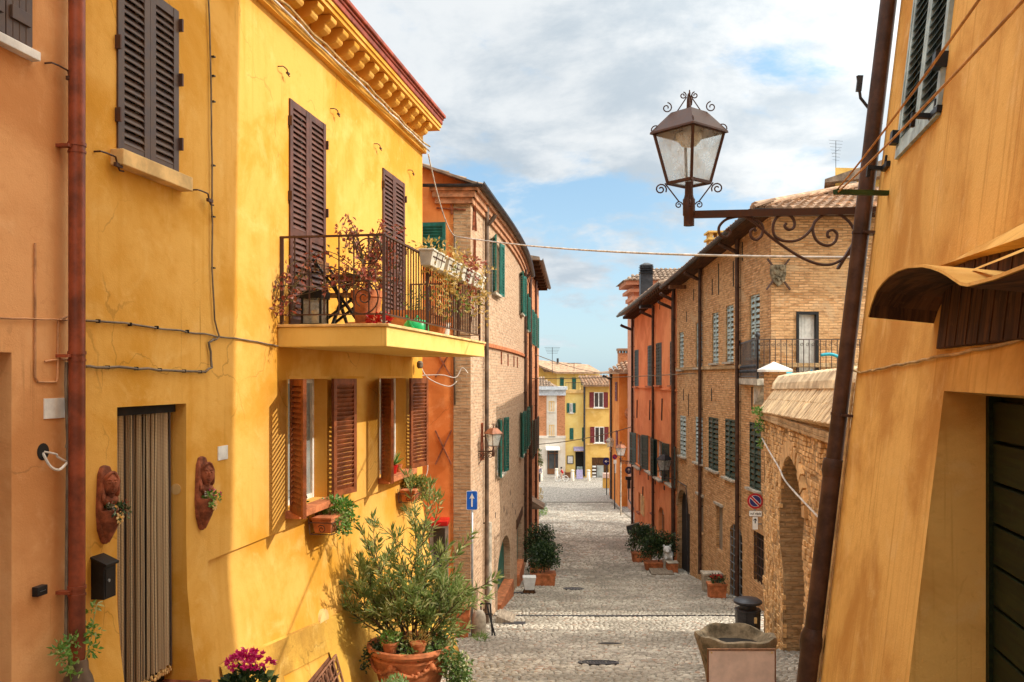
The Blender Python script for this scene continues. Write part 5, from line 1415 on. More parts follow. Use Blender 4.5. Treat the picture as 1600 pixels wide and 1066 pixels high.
for i in range(24): b = MB(); u = .2 + i * .51; b.fbox(FO, u, u + .12, zO(u) - .12, zO(u) + .02, -.02, .6); b.build('rafter', M_BOARD, oh)
gutter(oh, e0 + V(-.03, 0, 0), e1 + V(-.03, 0, 0), FO.N, .08, M_DKMET)
for x in (1023.5, 1055): pipe(oh, FO, FO.px(x, 588)[0], zg(38) + .1, 2.7, .06, M_PIPED, top=.55)
pipe(oh, FO, .12, zg(45), 2.5, .07, M_PIPED, top=.6)
fl = MB(); Yf = 39.5; fx0, fx1 = pX(1000, Yf), pX(1019, Yf); zf0, zf1 = 3.0, pZ(428, Yf); fl.box(fx0, fx1, Yf - .2, Yf + .25, zf0, zf1)
xc = (fx0 + fx1) / 2
for i in range(5): fl.frust((xc, Yf, 0), .30, .30, zf1 + .0 + i * .075, zf1 + .05 + i * .075, .24, .24)
fl.box(xc - .2, xc + .2, Yf - .18, Yf + .2, zf1, zf1 + .37); fl.frust((xc, Yf, 0), .28, .28, zf1 + .37, zf1 + .48, .08, .08)
fl.build('steel_flue', M_DKMET, oh)
# salmon house with tiled eaves rising behind
sh = thing('salmon_house', 'salmon house with round tiled eaves rising behind the steel flue', 'house', (10, 59, zg(59)))
Y = 58.2; x0, x1 = pX(990.5, Y), pX(1075, Y)
b = MB(); b.box(x0, x1 + 4, Y, Y + 3.2, -10, pZ(447, Y)); b.build('wall', M_SALM, sh)
b = MB(); zt = pZ(440, Y)
for i, (e, z0, z1) in enumerate(((.15, -1.2, -.95), (.35, -.7, -.5), (.6, -.25, 0))): b.box(x0 - e, x1 + 4, Y - e, Y + 3.2, zt + z0, zt + z1)
b.build('cornice', M_SALM, sh)
b = MB(); ex = x0 - .8; b.add([V(ex, Y - .8, zt), V(x1 + 4, Y - .8, zt), V(x1 + 4, Y + 3.4, zt), V(ex, Y + 3.4, zt), V(x0 + 1.3, Y + 1.6, zt + 1.0), V(x1 + 4, Y + 1.6, zt + 1.0)], [(0, 1, 5, 4), (3, 0, 4), (3, 4, 5, 2), (0, 3, 2, 1)])
Fr = Frame(V(ex, Y - .8, zt), (1, 0, 0), (0, 2.4, 1.0)); coppi(b, Fr, x1 + 4 - ex, 2.6, lambda u, v: u > v * .8, pitch=.3, r=.13, tl=.55); b.build('roof', M_TILED, sh)

# upper right: house whose eaves show above the palace roof
uh = thing('roof_edge_house', 'yellow house with dark eaves above the brick palace roof at right', 'house', (16, 40, 2))
Y = 40; x0 = pX(1305, Y); zt = pZ(262, Y); xe = pX(1284, Y)
uc = Vector((x0, Y, 0)); ud_ = Vector((-.25, .97, 0)).normalized()
up_ = [(x0 + 3.2, Y + 8), (x0, Y), (x0 + 9, Y + 1), (x0 + 9, Y + 10)]
b = MB(); prismhouse(b, up_, -5, [zt] * 4); b.build('wall', M_OCH, uh)
b = MB(); b.hexa([V(xe, Y - .4, zt - .75), V(x0 + 9, Y - .6, zt + .3), V(x0 + 9, Y + 10, zt + .3), V(xe + 2.9, Y + 8.4, zt - .75)], [V(xe, Y - .4, zt - .6), V(x0 + 9, Y - .6, zt + 2.6), V(x0 + 9, Y + 10, zt + 2.6), V(xe + 2.9, Y + 8.4, zt - .6)]); b.build('roof', M_TILED, uh)
b = MB(); b.fbox(Frame((x0, Y, 0), (9, 1, 0)), .35, 1.0, zt - 2.2, zt - .6, -.02, .04); b.build('window', M_WHITE, uh)


def antenna(x, y0, y1, Y, label, k=5):
    b = MB(); X = pX(x, Y); z0, z1 = pZ(y0, Y), pZ(y1, Y); b.tube([V(X, Y, z0 - 1.5), V(X, Y, z1)], .013 * Y / 40, 5)
    for i in range(k):
        z = z1 - (z1 - z0) * .12 * i; l = .35 * Y / 40 * (1 - .08 * i); b.tube([V(X - l, Y - .1, z), V(X + l, Y + .1, z)], .006 * Y / 40, 4)
    b.tube([V(X, Y - .5, z1 - (z1 - z0) * .4), V(X, Y + .5, z1 - (z1 - z0) * .4)], .006 * Y / 40, 4)
    tag(b.build('tv_antenna', M_DKMET), label, 'antenna')


antenna(1306, 262, 220, 41, 'thin aerial mast on the roof at upper right beside the ochre house', 7)
antenna(863, 562, 543, 96, 'tall thin aerial on the roof of the far yellow house')
antenna(897, 566, 568, 97, 'short aerial on the right half of the far yellow roof', 3)
b = MB(); X, Y = 3.5, 8.5; q = FR.p(uC - .03, 3.9, .1)
b = MB(); z = FR.px(1356, 118, .22)[1]; b.tube([FR.p(uC - .08, z - .25, .02), FR.p(uC - .08, z - .05, .2), FR.p(uC - .08, z + .12, .24)], .012, 6); b.fbox(FR, uC - .10, uC - .06, z + .0, z + .12, .20, .24)
tag(b.build('junction_box', M_DKMET), 'small grey box fixed high on the leaning downpipe at upper right', 'junction box')

# ------------------------------------------------------------------ far end of the street
def farhouse(name, label, pts, z0, z1, matw, org):
    h_ = thing(name, label, 'house', org); b = MB(); prismhouse(b, pts, z0, [z1] * len(pts)); b.build('wall', matw, h_); return h_


def frontwin(house, F, x0, x1, y0, y1, sh=None, frm=M_WHITE, glass=M_GLASS, shw=None, sill=True, proud=.03):
    u0, u1, v0, v1 = rect(F, x0, x1, y0, y1)
    b = MB(); t = .07
    b.fbox(F, u0, u1, v0, v0 + t, .0, proud); b.fbox(F, u0, u1, v1 - t, v1, .0, proud); b.fbox(F, u0, u0 + t, v0 + t, v1 - t, .0, proud); b.fbox(F, u1 - t, u1, v0 + t, v1 - t, .0, proud)
    c = (u0 + u1) / 2; b.fbox(F, c - .04, c + .04, v0 + t, v1 - t, .0, proud - .004)
    wn = b.build('window', frm, house)
    g = MB(); g.fbox(F, u0 + t, u1 - t, v0 + t, v1 - t, -.02, .01); g.build('pane', glass, wn)
    if sill: s_ = MB(); s_.fbox(F, u0 - .1, u1 + .1, v0 - .09, v0 - .002, -.02, .14); s_.build('sill', M_WHITE, wn)
    if sh:
        ws = shw or (u1 - u0) / 2
        for f2 in (F.sub(u0 - ws - .01, v0, .015), F.sub(u1 + .01, v0, .015)):
            l = MB(); louvre(l, f2, ws, v1 - v0, .05, .08, .13, (.5,), solid=True); l.build('shutter', sh, wn)


# bright orange house
Y = 62; fx = pX(967.5, Y)
f1p = [(pX(952, 70), 70), (fx, Y), (fx + 9, Y + .6), (fx + 9, 74)]
f1 = farhouse('bright_orange_house', 'bright orange house with tall brick chimney past the orange red house', f1p, -11, pZ(583, Y), M_BRI, (fx + 2, 66, zg(66)))
FA, FAa = edge(f1p, 1), edge(f1p, 0)
zt = pZ(583, Y)
b = MB(); b.hexa([V(fx - .9, Y - .7, zt - .02), V(fx + 9, Y - .5, zt - .02), V(fx + 9, 75, zt - .02), V(pX(952, 70) - .9, 70.5, zt - .02)], [V(fx - .7, Y - .6, zt + .12), V(fx + 9, Y - .4, zt + .8), V(fx + 9, 75, zt + 1.2), V(pX(952, 70) - .7, 70.5, zt + .12)])
Fr = Frame(V(fx - .8, Y - .62, zt + .13), (1, 0, 0), (0, 4, 1.0)); coppi(b, Fr, 8, 3.2, lambda u, v: u > v * .5, pitch=.34, r=.15, tl=.6); b.build('roof', M_TILE, f1)
b = MB(); X0, X1 = pX(967, 64), pX(986, 64); b.box(X0, X1, 64, 64.8, zt, pZ(552, 64)); b.build('chimney', M_BRF, f1)
b = MB()
for i in range(5): x = X0 + (X1 - X0) * i / 4; b.box(x - .05, x + .05, 64.0, 64.7, pZ(552, 64), pZ(548, 64))
b.box(X0 - .08, X1 + .08, 63.92, 64.88, pZ(548, 64), pZ(544.5, 64)); b.build('chimney_cap', M_TILE, f1)
for (x0, x1, y0, y1, F_) in ((961.5, 966, 597, 626, FAa), (963, 966.5, 672, 702, FAa), (953.5, 957, 664, 690, FAa)):
    u0, u1, v0, v1 = rect(F_, x0, x1, y0, y1); c = (u0 + u1) / 2; b = MB(); louvre(b, F_.sub(c - .6, v0, .01), 1.2, v1 - v0, .06, .1, .15, (.5,), solid=True); b.build('shutter', M_MARSH, f1)
pipe(f1, FAa, FAa.px(957, 588)[0], -9.3, zt - .3, .08, M_DKMET, top=.6)
b = MB(); u0, u1, v0, v1 = rect(FA, 978, 986, 648, 650); b.fbox(FA, u0, u1, v0, v1, 0, .25); u, v = FA.px(982, 646); b.ell(FA.p(u, v, .1), (.3, .2, .4), seg=8, rings=6); b.build('madonna_niche', M_TERRA, f1)
# ochre house with maroon shutters
Y = 86
f2p = [(pX(908, 92), 92), (pX(912, Y), Y), (pX(958, Y), Y), (pX(960, 92), 92)]
f2 = farhouse('ochre_maroon_house', 'ochre house with maroon shutters and white windows at the street end', f2p, -11, pZ(604, Y), M_OCH, (pX(934, Y), Y + 2, zg(88)))
FE = edge(f2p, 1)
frontwin(f2, FE, 928, 943, 613, 637, M_MARSH, shw=.42); frontwin(f2, FE, 929, 944, 667, 692, M_MARSH, shw=.42)
b = MB(); 
for yy in (638, 694): v = FE.px(930, yy)[1]; b.fbox(FE, 0, FE.len, v - .06, v + .04, -.02, .06)
b.build('string_course', M_CREAM, f2)
u0, u1, v0, v1 = rect(FE, 925, 951, 715, 750); b = MB(); b.fbox(FE, u0, u1, v0, v1, -.02, .012); sp = b.build('shop_opening', M_BOARD, f2)
b = MB(); b.fbox(FE, u0 + .45, u0 + 1.1, v0 + .1, v1 - .75, .012, .05); b.build('panel', M_GLASSL, sp)
b = MB()
for i in range(4): b.fbox(FE, u0 + .03, u0 + .38, v0 + .25 + i * .32, v0 + .40 + i * .32, .012, .08)
b.build('goods_rack', M_SWHI, sp)
zt = pZ(604, Y)
b = MB(); b.hexa([V(pX(911, Y), Y - .5, zt), V(pX(960, Y), Y - .5, zt), V(pX(960, Y), 92, zt + .9), V(pX(911, Y), 92, zt + .9)], [V(pX(911, Y), Y - .5, zt + .1), V(pX(960, Y), Y - .5, zt + .1), V(pX(960, Y), 92, zt + 1.0), V(pX(911, Y), 92, zt + 1.0)])
coppi(b, Frame(V(pX(911, Y), Y - .55, zt + .11), (1, 0, 0), (0, 6, .9)), 3.0, 6, None, pitch=.3, r=.13, tl=.6); b.build('roof', M_TILE, f2)
pipe(f2, FE, .06, -9.6, zt, .09, M_DKMET)
# narrow yellow house with terrace
Y = 86.6
f3p = [(pX(883.5, 93), 93), (pX(883.5, Y), Y), (pX(913, Y), Y), (pX(913, 93), 93)]
f3 = farhouse('narrow_yellow_house', 'narrow yellow house with roof terrace and shop awning at the street end', f3p, -11, pZ(610, Y), M_PYEL, (pX(900, Y), Y + 2, zg(92)))
FF = edge(f3p, 1)
frontwin(f3, FF, 890, 895, 630, 645, M_GRSH, shw=.26); 
u0, u1, v0, v1 = rect(FF, 890, 896, 669, 687); b = MB(); louvre(b, FF.sub(u0, v0, .01), u1 - u0, v1 - v0, .05, .06, .12, (), solid=True); b.build('shutter', M_GRSH, f3)
u0, u1, v0, v1 = rect(FF, 909.5, 914, 668, 690); b = MB(); louvre(b, FF.sub(u0, v0, .01), u1 - u0, v1 - v0, .05, .06, .12, (), solid=True); b.build('shutter', M_GRSH, f3)
b = MB(); b.fbox(FF, -.05, FF.len + .1, pZ(614, Y) - .02, pZ(610, Y) + .04, -.3, .15); b.build('cornice', M_CREAM, f3)
b = MB(); v = pZ(610, Y)
for i in range(14): b.bar(FF.p(FF.len * i / 13, v, .05), FF.p(FF.len * i / 13, v + .75, .05), .03)
b.bar(FF.p(0, v + .75, .05), FF.p(FF.len, v + .75, .05), .05); b.build('terrace_railing', M_IRON, f3)
u0, u1, v0, v1 = rect(FF, 899, 913, 706, 737); b = MB(); b.fbox(FF, u0, u1, v0 - .3, v1, -.02, .02); sd = b.build('shop_door', M_DARK, f3)
b = MB(); b.fbox(FF, u0 + .15, u1 - .2, v0 - .2, v0 + .5, .02, .2); b.build('goods', M_PBSH, sd)
u0, u1, v0, v1 = rect(FF, 896, 912, 698, 704); b = MB(); b.hexa([FF.p(u0, v0, .7), FF.p(u1, v0, .7), FF.p(u1, v0 + .03, 0), FF.p(u0, v0 + .03, 0)], [FF.p(u0, v0 + .06, .7), FF.p(u1, v0 + .06, .7), FF.p(u1, v1, 0), FF.p(u0, v1, 0)]); b.build('awning', M_PURP, f3)
# tall yellow house behind
Y = 97; zr, ze = pZ(562, 99), pZ(582, Y)
f4p = [(pX(828, Y), 103), (pX(828, Y), Y + .5), (pX(870, Y), Y), (pX(937, Y), Y), (pX(937, Y), 103)]
f4 = farhouse('tall_yellow_house', 'tall yellow house with low tiled roof rising behind the white one', f4p, -11, ze, M_OCH, (pX(880, Y), 99, zg(99)))
FG4 = edge(f4p, 2); b = MB(); b.poly(FG4.p(0, -11, .02), FG4.p(FG4.len, -11, .02), FG4.p(FG4.len, ze, .02), FG4.p(0, ze, .02)); b.build('pale_wall', M_PYEL, f4)
b = MB(); ra = V(pX(834, Y), 99.5, pZ(562, 99)); e1_ = V(pX(939, Y), Y - .8, ze); e0_ = V(pX(868, Y), Y - .8, pZ(581, Y)); el_ = V(pX(828, Y), Y - .2, pZ(565, Y)); rb = V(pX(925, Y), 101, pZ(570, 101))
b.add([el_, e0_, e1_, rb, ra, el_ - V(0, 0, .2), e0_ - V(0, 0, .2), e1_ - V(0, 0, .2)], [(0, 1, 4), (1, 2, 3, 4), (5, 6, 1, 0), (6, 7, 2, 1)])
b.poly(V(pX(828, Y), Y + .5, ze), V(pX(870, Y), Y, ze), V(pX(868, Y), Y - .1, pZ(581, Y)), V(pX(828, Y), Y + .45, pZ(565, Y)))
b.build('roof', M_TILE, f4)
b = MB(); b.poly(V(pX(828, Y), Y + .44, ze - .3), V(pX(870, Y), Y - .03, ze - .3), V(pX(869, Y), Y - .06, pZ(581.5, Y)), V(pX(828, Y), Y + .42, pZ(566, Y))); b.build('gable_wall', M_OCH, f4)
for (x0, x1, y0, y1) in ((875, 881, 590, 603), (894, 900, 590, 609), (908, 911, 591, 602), (914, 918, 591, 600), (920, 924, 592, 600)):
    u0, u1, v0, v1 = rect(FG4, x0, x1, y0, y1, n=.02); b = MB(); louvre(b, FG4.sub(u0, v0, .03), u1 - u0, v1 - v0, .05, .08, .14, (), solid=True); b.build('shutter', M_GRSH if x0 < 910 else M_WOODB, f4)
b = MB(); b.box(pX(870, 99), pX(873, 99), 99, 99.4, pZ(568, 99), pZ(560, 99)); b.build('chimney', M_DKMET, f4)
# white and brick house
Y = 86.4
f5p = [(pX(820, Y), 93), (pX(820, Y), Y), (pX(883, Y), Y), (pX(883, Y), 93)]
f5 = farhouse('white_brick_house', 'house with orange brick upper floors over a cream shop front', f5p, -11, pZ(618, Y), M_BRF, (pX(855, Y), Y + 2, zg(89)))
FH = edge(f5p, 1)
b = MB(); b.fbox(FH, -.1, FH.len + .06, pZ(618, Y), pZ(605, Y), -1, .25); b.fbox(FH, -.1, FH.len + .2, pZ(609, Y), pZ(604, Y), -1, .5); b.build('cornice', paint('blue grey cornice', (.58, .62, .66), .8, var=.1), f5)
b = MB(); b.fbox(FH, 0, FH.len + .02, -11, pZ(683, Y), -.05, .05); b.fbox(FH, 0, FH.len + .06, pZ(685, Y), pZ(681, Y), -.05, .14); u0, u1, _, _ = rect(FH, 854, 870, 622, 684); b.fbox(FH, u0, u1, pZ(683, Y), pZ(618, Y), -.05, .04); b.build('plaster_front', M_WHI, f5)
frontwin(f5, FH, 857.5, 866, 627, 643, None, M_CREAM, proud=.08); frontwin(f5, FH, 858, 866, 664, 682, None, M_CREAM, proud=.08)
u0, u1, v0, v1 = rect(FH, 855, 872, 702, 738); b = MB(); b.fbox(FH, u0, u1, v0 - .2, v1, -.02, .07); sd = b.build('shop_window', M_GLASS, f5)
b = MB(); b.fbox(FH, u0 + .1, u0 + .16, v0, v1, .07, .1); b.fbox(FH, u1 - .35, u1 - .28, v0, v1, .07, .1); b.fbox(FH, u0, u1, v1 - .42, v1 - .36, .07, .1); b.fbox(FH, u0, u1, v0 - .15, v0 + .35, .07, .14); b.build('shop_frame', M_WOODB, sd)
b = MB(); b.hexa([FH.p(u0 - .15, v1 - .05, .9), FH.p(u1 + .15, v1 - .05, .9), FH.p(u1 + .15, v1, .05), FH.p(u0 - .15, v1, .05)], [FH.p(u0 - .15, v1 + .0, .9), FH.p(u1 + .15, v1 + .0, .9), FH.p(u1 + .15, v1 + .28, .05), FH.p(u0 - .15, v1 + .28, .05)]); b.build('awning', M_WHITE, f5)
b = MB(); zt = pZ(604, Y); b.add([V(pX(822, Y), Y - .2, zt), V(pX(872, Y), Y - .2, zt), V(pX(872, Y), 92, zt), V(pX(822, Y), 92, zt), V(pX(845, Y), 89.5, pZ(589, 91))], [(0, 1, 4), (1, 2, 4), (2, 3, 4), (3, 0, 4)]); coppi(b, Frame(V(pX(832, Y), Y - .2, zt), (1, 0, 0), (0, 3.2, 1.0)), 2.2, 3, lambda u, v: abs(u - 1.0) < 1.2 - v * .36, pitch=.26, r=.11, tl=.5); b.build('roof', M_TILED, f5)

# ------------------------------------------------------------------ things on and by the yellow house
def facepot(x, y0, y1, label):
    u, v1 = FL.px(x, y0); _, v0 = FL.px(x, y1); h = v1 - v0; w_ = h * .29
    n0 = yflare(u, v0 + h * .4)
    t = thing('face_wall_pot', label, 'wall pot', FL.p(u, v0, n0), 'terracotta face pots by the door')
    def q(a, c, n): return FL.p(u + a * w_, v0 + c * h, n0 + n)
    b = MB(); o_ = [(0, 0), (.18, .04), (.44, .2), (.52, .45), (.46, .72), (.40, .90), (.24, .985), (0, 1), (-.24, .985), (-.40, .90), (-.46, .72), (-.52, .45), (-.44, .2), (-.18, .04)]
    b.prism(FL, [(u + a * w_, v0 + c * h) for a, c in o_], n0 - .02, n0 + .035); b.build('back_plate', M_TERRAD, t, bevel=.012)
    th = math.radians(38); fN = FL.N * math.cos(th) - FL.U * math.sin(th); fU = FL.U * math.cos(th) + FL.N * math.sin(th); q0 = q
    def q(a, c, n):
        if c < .63 or c > .90: return q0(a, c, n)
        return FL.p(u, v0 + c * h, n0 + .062) + fU * (a * w_) + fN * (n - .055)
    b = MB(); ax = (fU, fN, FL.W)
    b.ell(q(0, .77, .055), (w_ * .33, .046, h * .15), ax, 16, 12)
    b.ell(q(0, .635, .045), (w_ * .17, .035, h * .09), ax); b.ell(q(0, .56, .045), (w_ * .42, .04, h * .07), ax)
    b.add([q(-.05, .80, .098), q(.05, .80, .098), q(.08, .735, .098), q(-.08, .735, .098), q(0, .742, .122), q(0, .80, .104)], [(0, 3, 4, 5), (5, 4, 2, 1), (3, 2, 4)])
    for s_ in (-1, 1):
        b.ell(q(.13 * s_, .79, .092), (w_ * .065, .012, h * .013), ax, 8, 6); b.tube([q(.05 * s_, .818, .098), q(.14 * s_, .828, .094), q(.23 * s_, .812, .08)], .006, 5)
    b.ell(q(0, .712, .095), (w_ * .10, .012, h * .010), ax, 8, 6); b.ell(q(0, .694, .093), (w_ * .08, .012, h * .010), ax, 8, 6); b.ell(q(0, .664, .080), (w_ * .09, .014, h * .018), ax, 8, 6)
    b.build('face', M_TERRAD, t, smooth=True)
    b = MB()
    for s_ in (-1, 1):
        for i in range(4): b.tube(smooth_pts([q(.02 * s_, .915, .08), q((.16 + .03 * i) * s_, .885 - .01 * i, .085 - .012 * i), q((.27 + .035 * i) * s_, .78, .06 - .008 * i), q((.26 + .05 * i) * s_, .66 - .02 * i, .05), q((.2 + .06 * i) * s_, .56, .04)], 3), .011, 5)
    b.build('hair', M_TERRAD, t, smooth=True); q = q0
    b = MB()
    for r_ in range(3):
        for i in range(4): b.ell(q((i - 1.5) * .12, .53 - r_ * .028, .075 - abs(i - 1.5) * .008), (.010, .008, .008), None, 7, 5)
    b.build('necklace', M_STONE, t)
    b = MB(); k = 14; rows = [(.44, .50, .115), (.40, .50, .112), (.30, .46, .10), (.20, .36, .08), (.10, .22, .05), (.03, .08, .03)]; vs = []
    for c, a, d in rows:
        for i in range(k + 1): an = math.pi * i / k; vs.append(q(-a * math.cos(an), c, .02 + d * math.sin(an)))
    n_ = k + 1
    b.add(vs, [(j * n_ + i, j * n_ + i + 1, (j + 1) * n_ + i + 1, (j + 1) * n_ + i) for j in range(len(rows) - 1) for i in range(k)] + [tuple(range(n_))])
    b.build('bowl', M_TERRAD, t, autos=50)
    b = MB()
    cz = q(0, .345, .132)
    for i in range(8):
        a = 2 * math.pi * i / 8; b.ell(cz + FL.U * (math.cos(a) * .030) + FL.W * (math.sin(a) * .030), (.020, .006, .011), (FL.U * math.cos(a) + FL.W * math.sin(a), FL.N, FL.W * math.cos(a) - FL.U * math.sin(a)), 8, 5)
    b.mi = 1; b.ell(cz, (.013, .010, .013), None, 8, 5); b.build('daisy', [M_CREAM, M_YEL], t)
    b = MB(); cluster(b, q(0, .47, .08), (w_ * .5, .05, .035), 70, .035, .024, updir=.6)
    for i in range(5): c_ = q(rnd.uniform(-.4, .6), .45 - .02 * i, .13); cluster(b, c_, (.02, .02, .03), 8, .03, .02, updir=-.6)
    b.build('plant', M_BUSHL if 'left' in label else M_GREENL, t)
    b = MB(); cluster(b, q(.05, .50, .13), (w_ * .45, .06, .03), 16, .022, .02); b.build('blossom', M_REDL if 'left' in label else M_PINK, t)


facepot(161, 727, 851, 'terracotta face wall pot left of the doorway above the black mailbox')
facepot(313, 713, 829, 'terracotta face wall pot right of the doorway below the white tile')

# mailbox
u0, v0 = FL.px(142, 936); u1 = u0 + .20
u0 = FL.px(142, 900)[0]; u1 = FL.px(186, 900, .10)[0] - .035; v0 = FL.px(150, 934)[1]; v1 = FL.px(150, 868)[1]; nb = yflare(u0, v0) - .005
mb_ = thing('mailbox', 'black metal mailbox on the yellow wall below the left face pot', 'mailbox', FL.p((u0 + u1) / 2, v0, nb))
b = MB(); b.prism(Frame(FL.p(u0, 0, nb), FL.N), [(0, v0), (.105, v0), (.105, v1 - .05), (0, v1)], 0, -(u1 - u0)); b.build('body', M_BLACK, mb_, bevel=.004)
b = MB(); b.prism(Frame(FL.p(u0 - .008, 0, nb), FL.N), [(0, v1 + .004), (.125, v1 - .048), (.125, v1 - .065), (0, v1 - .012)][::-1], 0, -(u1 - u0 + .016)); b.build('lid', M_BLACK, mb_, bevel=.003)
b = MB(); b.fbox(FL, u0 + .012, u1 - .012, v0 + .015, v1 - .085, nb + .105, nb + .110); dr = b.build('door', M_BLACK, mb_, bevel=.002)
b = MB(); b.disc(FL, u0 + .045, (v0 + v1) / 2 - .02, .011, nb + .109, nb + .116, 14); b.build('lock', M_GREYM, dr)

# bead curtain
du0, du1 = H['door'][0] + .012, H['door'][1] - .012
bc = thing('bead_curtain', 'brown striped bead curtain hanging in the yellow house doorway', 'curtain', FL.p((du0 + du1) / 2, -2.4, -.1))
b = MB(); b.fbox(FL, du0, du1, H['door'][3] - .07, H['door'][3] - .003, -.16, -.09); b.build('rail', M_DARK, bc)
b = MB(); n_ = 60
for i in range(n_):
    u = du0 + .01 + (du1 - du0 - .02) * (i + .5) / n_; nn = -.125 + rnd.uniform(-.012, .012); sw = rnd.uniform(-.006, .006)
    pts = [FL.p(u, H['door'][3] - .07, nn), FL.p(u + sw, -1.2, nn + sw), FL.p(u + sw * 1.5 + (.012 if i > 40 else 0), -2.38 + rnd.uniform(-.01, .02), nn + .004)]
    b.tube(pts, .0078, 5)
b.build('strands', M_BEAD, bc)
b = MB()
for i in range(n_):
    u = du0 + .01 + (du1 - du0 - .02) * (i + .5) / n_
    for k in range(2): b.ell(FL.p(u, -2.40 + rnd.uniform(-.03, .015), -.12 + rnd.uniform(-.012, .012)), (.009, .009, .014), None, 6, 4)
b.build('tassels', M_CREAM, bc)

# cables on the left walls
wallcable('wall_cable', FL, [(-10, 496), (60, 499), (105, 501)], .006, M_CABLEO, 'thin painted cable running level across the peach wall', n=.012)
wallcable('wall_cable', FL, [(129, 501), (175, 503), (330, 524), (345, 526), (400, 533), (434, 541)], .008, M_CABLE, 'upper dark cable clipped across the yellow wall to the balcony', n=.012)
wallcable('wall_cable', FL, [(129, 572), (150, 574), (200, 575), (320, 581)], .010, M_CABLE, 'lower twisted grey cable above the yellow house door', n=.018)
wallcable('wall_cable', FL, [(320, 581), (330, 574), (329, 550), (326, 535), (334, 530)], .011, M_CABLE, 'short bundled cable bend joining the two wall cables', n=.02)
wallcable('wall_cable', FL, [(325, -20), (329, 100), (331, 300), (331, 420), (335, 500), (342, 527), (334, 532)], .008, M_CABLE, 'tall vertical dark cable down the yellow wall', n=.018)
b = MB()
for y in (90, 120, 160, 260, 340, 420): u, v = FL.px(331, y); b.fbox(FL, u - .014, u + .016, v, v + .012, 0, .028)
for x, y in ((165, 574), (210, 576), (247, 578), (285, 580), (310, 581), (150, 502), (200, 507), (242, 512), (290, 518)): u, v = FL.px(x, y); b.fbox(FL, u - .005, u + .005, v - .013, v + .013, 0, .031)
b.build('cable_clip', M_BLACK, yh)
pl = []
for i in range(26): pl.append(FL.p(uA + (uB - uA) * i / 25, ZT - .02 + rnd.uniform(-.008, .008), .10 + rnd.uniform(0, .02)))
cable('cable_bundle', pl, .015, M_CABLEL, 'thick pale cable bundle running under the yellow house cornice')
cable('cable_bundle', [p + V(0, 0, .05 + rnd.uniform(-.025, .025)) + FL.N * .01 for p in pl], .014, M_CABLEY, 'thinner tangled cable bundle just above the pale one under the cornice')
cE_ = FL.p(uB, ZT - .08, .1)
b = MB(); b.tube([cE_ + V(0, 0, .3), cE_ + V(.02, 0, .1), cE_ + V(.03, .03, -.12)], .03, 6); cpt = FG.p(FG.len - .33, FG.px(712, 370)[1], .08)
cable('street_cable', sag(cE_, cpt, .25) , .012, M_CABLEL, 'pale twisted cable dropping from the yellow cornice to the brick corner')
cable('corner_cable', [cpt, cpt + V(.02, -.02, -.5), cpt + V(-.02, -.02, -1.0), FG.p(FG.len - .33, -.6, .05)], .022, M_CABLE, 'dark cable hanging straight down the brown brick corner pier')
cq = FQ.p(.55, FQ.px(1240, 405)[1], .02)
cable('street_cable', sag(cpt, V(2.85, 7.2, pZ(403, 7.2)), .10, 60), .013, M_CABLEL, 'long pale cable spanning the whole street below the big lantern')
cable('street_cable', sag(FC.p(1.0, -.1, .1), FP.p(3.4, pZ(583, 28.5), .05), .05, 30), .014, M_CABLE, 'thin dark wire crossing the street at eye level far down')
cable('street_cable', sag(FC.p(7, -3.3, .1), FO.p(.1, -2.55, .05), .15, 30), .022, M_CABLE, 'lower dark wire crossing before the far coloured houses')
cable('street_cable', sag(FC.p(4, 1.0, .1), V(pX(985, 62), 62, pZ(583, 62)), .35, 30), .018, M_CABLE, 'upper thin wire crossing in front of the far tall yellow roof')
for i, (pl, lab) in enumerate(((((655, 565), (668, 590), (700, 604), (714, 596)), 'looping pale cable between yellow house end and the brick corner'), (((655, 587), (690, 586), (712, 590), (722, 575), (731, 583)), 'short pale cable running onto the brick corner below the balcony'), (((655, 672), (666, 705), (668, 735), (660, 755)), 'hanging pale cable on the orange gable beside the lower shutter'))):
    cable('loose_cable', smooth_pts([FG.at(x, y, .15) for x, y in pl], 5), .011, M_CABLEL, lab)
for i, (a, c, lab) in enumerate((((1306, 299), (1520, 5), 'upper orange wire rising from the green arm along the ochre wall'), ((1303, 306), (1590, 0), 'lower orange wire rising from the green arm along the ochre wall'))):
    p0 = FR.at(*a, .40); p1 = FR.at(*c, .42); cable('wire', sag(p0, p1 + (p1 - p0) * .25, .03, 12), .006, M_ROPE, lab)
# iron insulator block where two cables meet
b = MB(); b.lathe(FG.p(.0, 0, 0) * 0 + FL.at(656, 570, .1), [(.03, -.06), (.05, -.03), (.05, .03), (.03, .06)], 10); tag(b.build('insulator', M_CABLE), 'small dark cable insulator at the far end of the yellow house', 'insulator')

